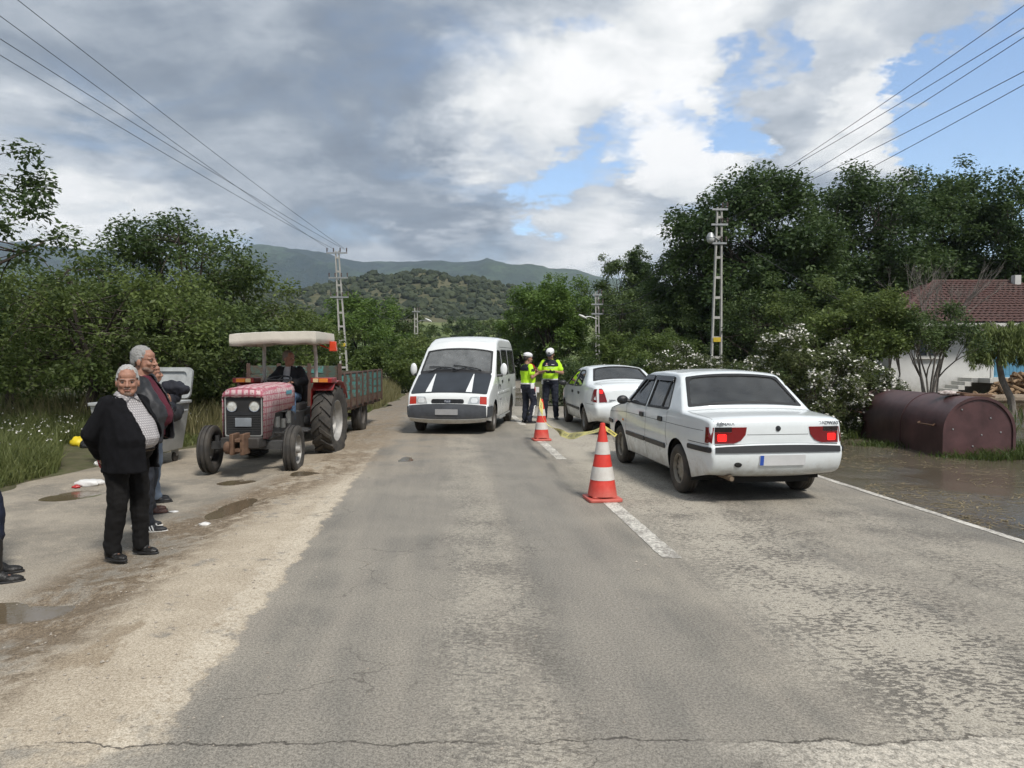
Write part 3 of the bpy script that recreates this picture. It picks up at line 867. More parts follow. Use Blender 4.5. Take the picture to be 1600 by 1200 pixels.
# ------------------------------------------------------------------ car body: side panels draped on a width function, a strip over the top between them
class Car:
    def __init__(s, root, prof, wfun, wheels, wheel_r, arch_r, rocker, redge, crown, res=.075):
        """prof: side-view outline (y, z) from the bottom of the tail over the roof to the bottom of the nose"""
        s.root, s.wfun, s.res = root, wfun, res; s.memo = {}
        s.key = prof; s.path = densify(rprof(prof), res, closed=False)
        n = len(s.path); s.L = [0.0]
        for i in range(1, n): s.L.append(s.L[-1] + math.dist(s.path[i], s.path[i - 1]))
        s.Ln = np.array(s.L); s.py = np.array([p[0] for p in s.path]); s.pz = np.array([p[1] for p in s.path])
        s.redge_f, s.crown_f = redge, crown
        s.rr = np.array([redge(*p) for p in s.path])
        # bottom with wheel openings, nose to tail
        bot = []; (ya, za), (yb, zb) = s.path[-1], s.path[0]
        wy, wz = wheels, wheel_r
        for y in sorted(wy, reverse=True):
            h = rocker - wz; dx = math.sqrt(max(arch_r ** 2 - h * h, 0)); a0 = math.asin(h / arch_r)
            for k in range(15):
                a = a0 + (math.pi - 2 * a0) * k / 14
                bot.append((y + arch_r * math.cos(a), wz + arch_r * math.sin(a)))
        s.bottom = bot; s.outline = s.path + densify([s.path[-1]] + bot + [s.path[0]], res, False)[1:-1]
        s.pts = np.array(s.path)
    def ends(s, yt, yn):                         # how much of the outline is tail face and nose face
        m = [i for i in range(len(s.path)) if s.py[i] > yt and s.pz[i] > .8]; s.tail_n = m[0]
        m = [i for i in range(len(s.path)) if s.py[i] < yn and s.pz[i] > .6]; s.nose_n = m[-1] + 1
    def edge_d(s, y, z):
        q = np.array([[y, z]]); best = 1e9; bi = 0
        d = np.hypot(s.pts[:, 0] - y, s.pts[:, 1] - z); i = int(d.argmin())
        for a in (i - 1, i):
            if 0 <= a < len(s.path) - 1:
                dd = dist_seg(q, s.path[a], s.path[a + 1])[0]
                if dd < best: best = dd; bi = a
        return best, s.rr[i]
    def side_x(s, y, z):
        key = (round(float(y), 4), round(float(z), 4))
        if key not in s.memo: s.memo[key] = s.side_x0(y, z)
        return s.memo[key]
    def side_x0(s, y, z):
        d, r = s.edge_d(y, z); w = s.wfun(y, z)
        if d < r: w -= r - math.sqrt(max(0, r * r - (r - d) ** 2))
        return w
    def side(s, sg):
        def f(y, z):
            e = .012; x = s.side_x(y, z)
            dy = (s.side_x(y + e, z) - s.side_x(y - e, z)) / (2 * e); dz = (s.side_x(y, z + e) - s.side_x(y, z - e)) / (2 * e)
            return Vector((sg * x, y, z)), Vector((sg, -dy, -dz)).normalized()
        return f
    def at_l(s, l):
        y, z = np.interp(l, s.Ln, s.py), np.interp(l, s.Ln, s.pz)
        e = .02; ty = np.interp(l + e, s.Ln, s.py) - np.interp(l - e, s.Ln, s.py); tz = np.interp(l + e, s.Ln, s.pz) - np.interp(l - e, s.Ln, s.pz)
        k = math.hypot(ty, tz) or 1
        return y, z, (-tz / k, ty / k)          # outward normal in (y, z)
    def half(s, l):
        y, z, _ = s.at_l(l); return s.wfun(y, z) - np.interp(l, s.Ln, s.rr)
    def strip_p(s, x, l):
        y, z, n = s.at_l(l); w = s.half(l); t = max(-1.05, min(1.05, x / w)); c = s.crown_f(y, z) * (1 - abs(t) ** 2.3)
        return Vector((x, y + n[0] * c, z + n[1] * c))
    def strip(s, x, l):
        e = .015; p = s.strip_p(x, l)
        a = s.strip_p(x + e, l) - s.strip_p(x - e, l); b = s.strip_p(x, l + e) - s.strip_p(x, l - e)
        n = a.cross(b); n.normalize()
        _, _, nn = s.at_l(l)
        if n.y * nn[0] + n.z * nn[1] < 0: n = -n
        return p, n
    def l_tail(s, z):                            # arc length of the height z on the tail face
        i = s.tail_n
        return float(np.interp(z, s.pz[:i], s.Ln[:i]))
    def l_nose(s, z):
        i = s.nose_n
        return float(np.interp(z, s.pz[i:][::-1], s.Ln[i:][::-1]))
    def l_y(s, y, lo, hi):                       # arc length where the outline passes y between two arc lengths
        m = (s.Ln >= lo) & (s.Ln <= hi); yy, ll = s.py[m], s.Ln[m]; o = np.argsort(yy)
        return float(np.interp(y, yy[o], ll[o]))
    def tail(s):
        return lambda x, z: s.strip(x, s.l_tail(z))
    def nose(s):
        return lambda x, z: s.strip(x, s.l_nose(z))
    def body(s, m, windows, screens, name='body'):
        """windows: side window openings; screens: (l0, l1, frac) openings in the strip"""
        mb = MB()
        ring = []
        for i, (y, z) in enumerate(s.path):
            _, _, n = s.at_l(s.L[i])
            for k in (.12, .35, .7, 1.0): ring.append((y - n[0] * s.rr[i] * k, z - n[1] * s.rr[i] * k))
        vo, tris = tri2d(s.outline, windows, s.res, ring, dense=False)
        for sg in (-1, 1):
            pts = [Vector((sg * s.side_x(y, z), y, z)) for y, z in vo]
            a, b, c = tris[len(tris) // 2]; nn = (pts[b] - pts[a]).cross(pts[c] - pts[a])
            fs = tris if nn.x * sg > 0 else [(t[0], t[2], t[1]) for t in tris]
            mb.add(pts, fs)
        T = sorted(set([round(v, 4) for v in np.linspace(-1, 1, 17)] + [q * sg for (_, _, q) in screens for sg in (-1, 1)]))
        Ls = sorted(set(list(s.L) + [l for a, b, _ in screens for l in (a, b)]))
        grid = []
        for l in Ls:
            w = s.half(l)
            grid.append([s.strip_p(t * w, l) for t in T])
        vs = [p for r in grid for p in r]; nT = len(T); fs = []
        for i in range(len(Ls) - 1):
            lm = (Ls[i] + Ls[i + 1]) / 2
            for j in range(nT - 1):
                tm = (T[j] + T[j + 1]) / 2
                if any(a < lm < b and abs(tm) < q for a, b, q in screens): continue
                k = i * nT + j; fs.append((k, k + 1, k + 1 + nT, k + nT))
        mb.add(vs, fs)
        o = mb.build(name, m, s.root, smooth=True, sharp=50, weld=True)
        return o
    def screen(s, name, l0, l1, frac, glass, rubber, inset=.008, parent=None):
        w0, w1 = s.half(l0) * frac, s.half(l1) * frac
        poly = [(-w0 - .005, l0 - .005), (w0 + .005, l0 - .005), (w1 + .005, l1 + .005), (-w1 - .005, l1 + .005)]
        mb = MB(); patch(mb, poly, s.strip, .005, res=.12, off=-inset)
        g = mb.build(name, glass, s.root, smooth=True)
        k = .028
        inner = rpoly([(-w0 + k, l0 + k), (w0 - k, l0 + k), (w1 - k, l1 - k), (-w1 + k, l1 - k)], .06)
        outer = rpoly([(-w0 - .012, l0 - .012), (w0 + .012, l0 - .012), (w1 + .012, l1 + .012), (-w1 - .012, l1 + .012)], .03)
        mb = MB(); patch(mb, outer, s.strip, .008, [inner], res=.12, off=.004)
        mb.build('rubber_seal', rubber, g, smooth=True)
        return g
    def window(s, name, poly, sg, glass, rubber, inset=.010):
        f = s.side(sg); mb = MB(); patch(mb, grow(poly, .004), f, .004, res=.12, off=-inset)
        g = mb.build(name, glass, s.root, smooth=True)
        mb = MB(); patch(mb, grow(poly, .016), f, .012, [grow(poly, -.014)], res=.12, off=.003)
        mb.build('rubber_seal', rubber, g, smooth=True)
        return g
    def line(s, mb, fmap, pts, w=.007, off=.0012, res=.06):
        """thin ribbon along a 2-D polyline: panel gaps"""
        pts = densify(pts, res, False); vs, fs = [], []
        for i, p in enumerate(pts):
            a, b = np.array(pts[max(i - 1, 0)]), np.array(pts[min(i + 1, len(pts) - 1)]); d = b - a; d = d / (np.hypot(*d) or 1)
            nrm = np.array((-d[1], d[0])) * w / 2
            for sg in (-1, 1):
                q, n = fmap(*(np.array(p) + sg * nrm)); vs.append(q + n * off)
        for i in range(len(pts) - 1): fs.append((2 * i, 2 * i + 1, 2 * i + 3, 2 * i + 2))
        mb.add(vs, fs)
def rprof(prof):
    """round the corners of an open outline a little"""
    out = [prof[0]]
    for i in range(1, len(prof) - 1):
        a, b, c = (np.array(q, float) for q in prof[i - 1:i + 2])
        l1, l2 = np.hypot(*(a - b)), np.hypot(*(c - b)); q = min(.06, l1 * .4, l2 * .4)
        p1, p2 = b + (a - b) / l1 * q, b + (c - b) / l2 * q
        for t in (0, .5, 1): out.append(tuple((1 - t) ** 2 * p1 + 2 * t * (1 - t) * b + t * t * p2))
    return out + [prof[-1]]
def grow(poly, d):
    """offset a polygon outward by d"""
    A = sum(poly[i][0] * poly[(i + 1) % len(poly)][1] - poly[(i + 1) % len(poly)][0] * poly[i][1] for i in range(len(poly)))
    sg = 1 if A > 0 else -1; out = []
    for i in range(len(poly)):
        a, b, c = (np.array(poly[j % len(poly)], float) for j in (i - 1, i, i + 1))
        n1 = np.array(((b - a)[1], -(b - a)[0])); n2 = np.array(((c - b)[1], -(c - b)[0]))
        n1 /= np.hypot(*n1) or 1; n2 /= np.hypot(*n2) or 1; n = n1 + n2; k = n @ n
        out.append(tuple(b + sg * d * 2 * n / max(k, .5)))
    return out

RUBBER = mat('black_rubber', (.018, .018, .019), .55, bump=.2)
TYRE = mat('tyre_rubber', (.028, .027, .026), .75, var=.3, bump=.3, bscale=120, col2=None)
TYRE_MUD = mat('muddy_tyre', (.03, .028, .026), .8, scale=5, col2=(.11, .092, .07), bump=.4, bscale=90)
DARK = mat('dark_plastic', (.022, .023, .025), .45, bump=.2, bscale=200)
UNDER = mat('dark_underside', (.012, .011, .010), .9)
CHROME = mat('dull_chrome', (.55, .55, .55), .25, 1.0)
CABIN = mat('dark_cabin', (.030, .030, .033), .85)
SEATM = mat('seat_fabric', (.050, .052, .060), .95, bump=.3)
GAP = mat('panel_gap', (.03, .03, .03), .8)
REDL = mat('red_lamp_glass', (.17, .006, .008), .12, coat=.6, var=.1)
LITL = mat('lit_brake_lamp', (.5, .01, .01), .2, emit=((1.0, .012, .010), 1.2))
PLATE_W = mat('plate_white', (.62, .62, .62), .4, var=.06)
PLATE_B = mat('plate_blue', (.03, .09, .42), .4, var=.06)

def wheel(parent, c, r, w, rim_mat, tyre_mat, sg, style='alloy', rim_r=None, name='wheel'):
    """a wheel on the X axis; sg: which way its outer face looks. wheel > tyre, rim"""
    rr = rim_r or r * .62
    e = bpy.data.objects.new(name, None); col.objects.link(e); e.parent = parent; e.location = c; e.empty_display_size = .05
    h = w / 2; mb = MB()
    prof = [(rr, -h * .8), (rr + (r - rr) * .35, -h), (r - .02, -h * .92), (r, -h * .7), (r, -h * .42), (r - .009, -h * .38), (r - .009, -h * .30), (r, -h * .26), (r, -.012), (r - .009, -.008), (r - .009, .008), (r, .012), (r, h * .26), (r - .009, h * .30), (r - .009, h * .38), (r, h * .42), (r, h * .7), (r - .02, h * .92), (rr + (r - rr) * .35, h), (rr, h * .8)]
    mb.lathe(prof, 40, 'X', closed=True); mb.build('tyre', tyre_mat, e, smooth=True, sharp=50)
    mb = MB(); o = sg
    mb.lathe([(rr + .004, o * h * .78), (rr - .012, o * h * .80), (rr - .022, o * h * .45), (rr * .93, o * h * .30), (rr * .93, -o * h * .7)], 36, 'X')
    n = 12 if style == 'alloy' else 8
    if style == 'alloy':
        for k in range(n):
            a = 2 * math.pi * k / n; ca, sa = math.cos(a), math.sin(a)
            for r0, r1, w0, w1, x0, x1 in ((.045, rr * .97, .030, .020, .42, .34),):
                px = lambda rad, tt, xx: (o * h * xx, rad * ca - tt * sa, rad * sa + tt * ca)
                vs = [px(r0, -w0, x0), px(r0, w0, x0), px(r1, w1, x1), px(r1, -w1, x1)]
                vs += [(v[0] - o * .03, v[1], v[2]) for v in vs]
                mb.add(vs, [(0, 1, 2, 3), (7, 6, 5, 4), (0, 4, 5, 1), (1, 5, 6, 2), (2, 6, 7, 3), (3, 7, 4, 0)])
        mb.lathe([(0, o * h * .52), (.05, o * h * .5), (.066, o * h * .40), (.066, 0)], 20, 'X')
    else:
        mb.lathe([(rr * .95, o * h * .30), (rr * .72, o * h * .12), (rr * .66, o * h * .34), (rr * .35, o * h * .42), (rr * .30, o * h * .55), (0, o * h * .60)], 28, 'X')
    mb.build('rim', rim_mat, e, smooth=True, sharp=40)
    mb = MB(); mb.lathe([(0, o * h * .12), (rr * .93, o * h * .12)], 24, 'X')
    mb.build('brake_backing', UNDER, e)
    return e
def car_seat(root, x, y, z, w, m, back=.62, name='seat', lean=.20, headrest=True):
    mb = MB(); mb.box((x, y, z), (w, .50, .16)); s = mb.build(name, m, root, bevel=.04)
    rot = Matrix.Rotation(lean, 3, 'X'); mb = MB()
    mb.box(Vector((x, y - .24, z + .05)) + rot @ Vector((0, 0, back / 2)), (w * .96, .13, back), rot)
    mb.build('backrest', m, s, bevel=.05)
    if headrest:
        mb = MB()
        for dx in ([0] if w < .7 else [-w * .3, w * .3]):
            mb.box(Vector((x + dx, y - .24, z + .05)) + rot @ Vector((0, 0, back + .10)), (.26, .09, .17), rot)
        mb.build('headrest', m, s, bevel=.04)
    return s
def steering_wheel(root, x, y, z, r=.18, tilt=1.1, m=None):
    mb = MB(); pts = []
    rot = Matrix.Rotation(tilt, 3, 'X')
    for k in range(25):
        a = 2 * math.pi * k / 24; pts.append(Vector((x, y, z)) + rot @ Vector((r * math.cos(a), r * math.sin(a), 0)))
    mb.tube(pts, .014, 8, caps=False)
    for a in (0, math.pi, 1.5 * math.pi):
        mb.tube([Vector((x, y, z)), Vector((x, y, z)) + rot @ Vector((r * math.cos(a), r * math.sin(a), 0))], .011, 6)
    mb.tube([Vector((x, y, z)), Vector((x, y, z)) + rot @ Vector((0, 0, -.35))], .02, 8)
    return mb.build('steering_wheel', m or DARK, root, smooth=True)
def wheel_wells(root, ys, zc, R_, x0, x1):
    for y in ys:
        for sg in (-1, 1):
            mb = MB(); vs, fs = [], []
            for k in range(13):
                a = -.25 + (math.pi + .5) * k / 12
                for x in (x0, x1): vs.append((sg * x, y + R_ * math.cos(a), zc + R_ * math.sin(a)))
            for k in range(12): fs.append((2 * k, 2 * k + 1, 2 * k + 3, 2 * k + 2))
            b = len(vs); vs.append((sg * x0, y, zc))
            for k in range(12): fs.append((b, 2 * k, 2 * k + 2))
            mb.add(vs, fs); mb.build('wheel_well', UNDER, root, recalc=False)
def mirror(root, c, size, sg, shell, name='wing_mirror', stalk=None):
    mb = MB(); mb.ell(c, (size[0] / 2, size[1] / 2, size[2] / 2), 14, 10)
    if stalk: mb.tube([c, stalk], .022, 8)
    o = mb.build(name, shell, root, smooth=True)
    return o
# ------------------------------------------------------------------ the white boxy saloon, seen from behind
def plate(root, fmap, x, z, w=.50, h=.11, blue_left=True, name='number_plate'):
    mb = MB(); patch(mb, rrect(x - w / 2, z - h / 2, x + w / 2, z + h / 2, .012), fmap, .012, res=.2, off=.014)
    o = mb.build(name, PLATE_W, root)
    mb = MB(); sg = -1 if blue_left else 1
    a, b = sorted((x + sg * (w / 2 - .004), x + sg * (w / 2 - .045)))
    patch(mb, [(a, z - h / 2 + .004), (b, z - h / 2 + .004), (b, z + h / 2 - .004), (a, z + h / 2 - .004)], fmap, .004, res=.2, off=.016)
    mb.build('blue_band', PLATE_B, o)
    return o
WHITE_CAR = mat('white_car_paint', (.72, .755, .76), .22, var=.03, coat=.5, dirt=((.30, .26, .20), .18, .62, .85))
def saloon_boxy():
    t = empty('saloon_car', label='boxy white saloon with angular tail lights and brake lights on, nearest the camera', cat='car', group='white saloon cars queuing in the lane')
    prof = [(-1.93, .32), (-2.05, .36), (-2.10, .50), (-2.09, .63), (-2.05, .645), (-2.045, .865), (-2.025, .912), (-1.94, .935), (-1.36, .965), (-1.31, .982), (-.84, 1.365), (-.72, 1.395), (-.15, 1.412), (.26, 1.395), (.38, 1.37), (.98, .965), (1.06, .945), (1.92, .80), (2.02, .75), (2.05, .60), (2.08, .50), (2.05, .36), (1.95, .30)]
    def wf(y, z):
        w = .822
        w -= .075 * max(0, (abs(y) - 1.25) / .85) ** 2.2
        if z < .6: w -= .045 * ((.6 - z) / .35) ** 1.6
        w -= .018 * max(0, (z - .6) / .34) if z < .94 else .018
        if z > .94: w -= (z - .94) * .40
        return w
    re = lambda y, z: .024 if z > .98 else (.028 if abs(y) < 1.85 else .038)
    def cr(y, z):
        if abs(y) > 1.93 and z < .93: return .034
        if z > 1.38: return .035
        if z > 1.0: return .055
        return .03
    c = Car(t, prof, wf, (-1.20, 1.28), .29, .355, .235, re, cr)
    c.ends(-1.97, 1.9)
    l_rw0 = c.l_y(-1.27, 0, 3); l_rw1 = c.l_y(-.865, 0, 3); l_ws0 = c.l_y(.42, 2, 5); l_ws1 = c.l_y(.94, 2, 5)
    fw = rpoly([(.84, .965), (.04, .955), (.04, 1.335), (.36, 1.335)], .03)
    rw = rpoly([(-.04, .955), (-.86, .972), (-.70, 1.335), (-.04, 1.335)], .03)
    body = c.body(WHITE_CAR, [fw, rw], [(l_rw0, l_rw1, .93), (l_ws0, l_ws1, .93)])
    GL = glass_mat('dark_car_glass', (.46, .48, .48), .10); GS = glass_mat('side_car_glass', (.42, .45, .45), .05)
    rs = c.screen('rear_window', l_rw0, l_rw1, .93, GL, RUBBER)
    c.screen('windscreen', l_ws0, l_ws1, .93, glass_mat('clear_car_glass', (.62, .66, .65), .05), RUBBER)
    for sg in (-1, 1):
        c.window('front_side_window', fw, sg, GS, RUBBER)
        w = c.window('rear_side_window', rw, sg, GS, RUBBER)
        f = c.side(sg)
        mb = MB(); patch(mb, [(-.60, .975), (-.575, .975), (-.575, 1.33), (-.60, 1.33)], f, .015, off=.003, res=.1); mb.build('divider_bar', RUBBER, w)
        # smoked wind deflectors over the windows
        for po in ([(.62, 1.13), (.36, 1.352), (.03, 1.352), (.03, 1.29), (.34, 1.285), (.60, 1.10)], [(-.03, 1.352), (-.69, 1.352), (-.72, 1.29), (-.03, 1.29)]):
            mb = MB(); patch(mb, po, f, .006, off=.026, res=.12); mb.build('wind_deflector', mat('smoked_plastic', (.012, .012, .014), .15), t)
        # panel gaps, mouldings, handles
        mb = MB()
        c.line(mb, f, [(.90, .96), (.90, .60), (.84, .25)]); c.line(mb, f, [(0, .95), (0, .25)]); c.line(mb, f, [(-.84, .93), (-.80, .70), (-.87, .52)])
        c.line(mb, f, [(.90, .24), (-.80, .24)]); c.line(mb, f, [(1.95, .745), (.95, .80), (-1.9, .80)], .005); c.line(mb, f, [(-1.55, .66), (-2.02, .66)])
        c.line(mb, f, [(1.05, .92), (1.95, .78)]); mb.build('panel_gap', GAP, t, recalc=False)
        for a, b in ((.02, .88), (-.80, -.02)):
            mb = MB(); patch(mb, rrect(a, .475, b, .535, .02), f, .016, off=.014, res=.1); mb.build('side_moulding', DARK, t, smooth=True, sharp=40)
        for hy in (.16, -.60):
            mb = MB(); patch(mb, rrect(hy - .075, .795, hy + .075, .855, .015), f, .022, off=.020, res=.1); mb.build('door_handle', DARK, t, smooth=True, sharp=40)
        for a, b in ((-2.075, -1.56), (1.64, 2.03)):
            mb = MB(); patch(mb, rrect(a, .575, b, .628, .02), f, .02, off=.014, res=.1); mb.build('bumper_strip', DARK, t, smooth=True, sharp=40)
        m = mirror(t, (sg * .90, .80, .985), (.17, .11, .13), sg, DARK, stalk=(sg * .75, .76, .955))
        mb = MB(); patch(mb, rrect(-1.66, .70, -1.50, .84, .05), f, .004, off=.003, res=.1)
        if sg > 0: mb.build('fuel_flap', WHITE_CAR, t, smooth=True)
        mb = MB(); patch(mb, rrect(1.02, .66, 1.09, .69, .01), f, .008, off=.006); mb.build('side_indicator', mat('amber_lens', (.65, .22, .03), .2), t)
    T = c.tail(); strip = DARK
    mb = MB(); patch(mb, [(-.71, .575), (.71, .575), (.71, .628), (-.71, .628)], T, .02, off=.014, res=.12); mb.build('bumper_strip', DARK, t, smooth=True, sharp=40)
    for sg in (-1, 1):
        q = lambda L_: [(sg * x, z) for x, z in L_]
        e = bpy.data.objects.new('tail_light', None); col.objects.link(e); e.parent = t
        red = [(.702, .672), (.702, .795), (.52, .795), (.52, .845), (.355, .845), (.37, .765), (.42, .705), (.50, .672)]
        blk = [(.702, .797), (.702, .847), (.522, .847), (.522, .797)]
        mb = MB(); patch(mb, q(red), T, .03, off=.010, res=.08, holes=[q(rrect(.575, .695, .675, .773, .012))]); mb.build('red_lens', REDL, e, smooth=True, sharp=40)
        mb = MB(); patch(mb, q(blk), T, .03, off=.009, res=.08); mb.build('dark_lens', mat('smoked_lens', (.02, .012, .012), .15), e, smooth=True, sharp=40)
        mb = MB(); patch(mb, q(rrect(.577, .697, .673, .771, .012)), T, .03, off=.008, res=.08); mb.build('lit_lamp', LITL, e, smooth=True)
        f = c.side(sg); mb = MB(); patch(mb, [(-2.046, .675), (-1.95, .675), (-1.95, .845), (-2.046, .845)], f, .01, off=.006, res=.06); mb.build('side_lens', REDL, e, smooth=True)
    mb = MB()
    c.line(mb, T, [(-.70, .652), (.70, .652)], .010); c.line(mb, T, [(-.35, .765), (.35, .765)], .005); c.line(mb, c.strip, [(-.70, c.l_tail(.86)), (-.735, c.l_y(-1.35, 0, 3)), (.735, c.l_y(-1.35, 0, 3)), (.70, c.l_tail(.86))], .006)
    mb.build('boot_gap', GAP, t, recalc=False)
    p, n = T(0, .83)
    mb = MB(); mb.lathe([(0, .020), (.014, .020), (.016, .012), (.026, .012), (.030, 0)], 20, 'Z'); ro = n.to_track_quat('Z', 'Y').to_matrix(); mb.v = [tuple(p + ro @ Vector(v)) for v in mb.v]
    mb.build('boot_lock', DARK, t, smooth=True, sharp=40)
    CH = mat('badge_chrome', (.22, .23, .24), .3, .8)
    for txt, x in (('RENAULT', -.56), ('BROADWAY', .56)):
        p, n = T(x, .878); lettering(txt, .052, CH, t, p + n * .002, (1, 0, 0), n, .003, .001, 1.05, 'badge_lettering')
    plate(t, T, .03, .50, .52, .10)
    mb = MB(); p, n = T(-.46, .455); mb.ell(p, (.045, .01, .03), 14, 6); mb.build('tow_eye_hole', UNDER, t, smooth=True)
    mb = MB(); mb.tube([(-.52, -1.5, .30), (-.52, -2.0, .30), (-.52, -2.08, .295)], .032, 12, caps=False); mb.tube([(-.52, -2.081, .295), (-.52, -2.02, .295)], .026, 12); mb.build('exhaust_pipe', mat('rusty_exhaust', (.22, .17, .12), .6, .6), t, smooth=True)
    # nose
    Nn = c.nose()
    for sg in (-1, 1):
        mb = MB(); patch(mb, [(sg * x, z) for x, z in [(.36, .62), (.72, .62), (.70, .74), (.36, .74)]], Nn, .02, off=.006, res=.1); mb.build('headlight', mat('headlight_glass', (.5, .52, .52), .1), t)
    mb = MB(); patch(mb, [(-.34, .62), (.34, .62), (.34, .74), (-.34, .74)], Nn, .02, off=.004, res=.1); mb.build('grille', DARK, t)
    rim = mat('dirty_alloy', (.30, .27, .22), .55, .3, var=.25, scale=20)
    for y in (-1.20, 1.28):
        for sg in (-1, 1): wheel(t, (sg * .715, y, .285), .285, .185, rim, TYRE_MUD, sg)
    wheel_wells(t, (-1.20, 1.28), .29, .365, .42, .77)
    mb = MB(); mb.box((0, -.05, .31), (1.46, 1.75, .12)); mb.box((0, -1.72, .42), (1.2, .5, .15)); mb.box((0, 1.75, .42), (1.2, .4, .2)); mb.box((0, -.05, .27), (.9, 3.7, .10)); mb.build('floor_pan', UNDER, t)
    mb = MB(); mb.box((0, -1.03, .945), (1.30, .56, .03)); mb.box((0, -.92, .70), (1.36, .05, .55)); mb.build('parcel_shelf', mat('shelf_board', (.05, .046, .042), .9), t)
    car_seat(t, -.34, .20, .50, .48, SEATM); car_seat(t, .34, .20, .50, .48, SEATM); car_seat(t, 0, -.56, .50, 1.25, SEATM, .52, 'rear_bench', headrest=False)
    mb = MB(); mb.box((0, .82, .82), (1.38, .38, .26)); mb.build('dashboard', CABIN, t, bevel=.05)
    steering_wheel(t, -.34, .56, .88)
    return t, c
sal1, c1 = saloon_boxy()
# bundle on the parcel shelf: a thing of its own
def cloth_lump(name, c, r, m, seed, label, cat, root):
    rng = random.Random(seed); mb = MB(); mb.ell((0, 0, 0), r, 20, 12)
    mb.v = [tuple(Vector(v) * (1 + .28 * nz(v[0] * 9 + seed, v[1] * 9, v[2] * 9, 3))) for v in mb.v]
    o = mb.build(name, m, smooth=True); o.location = c; tag(o, label, cat); return o
def place(root, u, v, rz, dy=0.0):
    g = G(u, v); root.location = (g.x, g.y, 0); root.rotation_euler = (0, 0, rz)

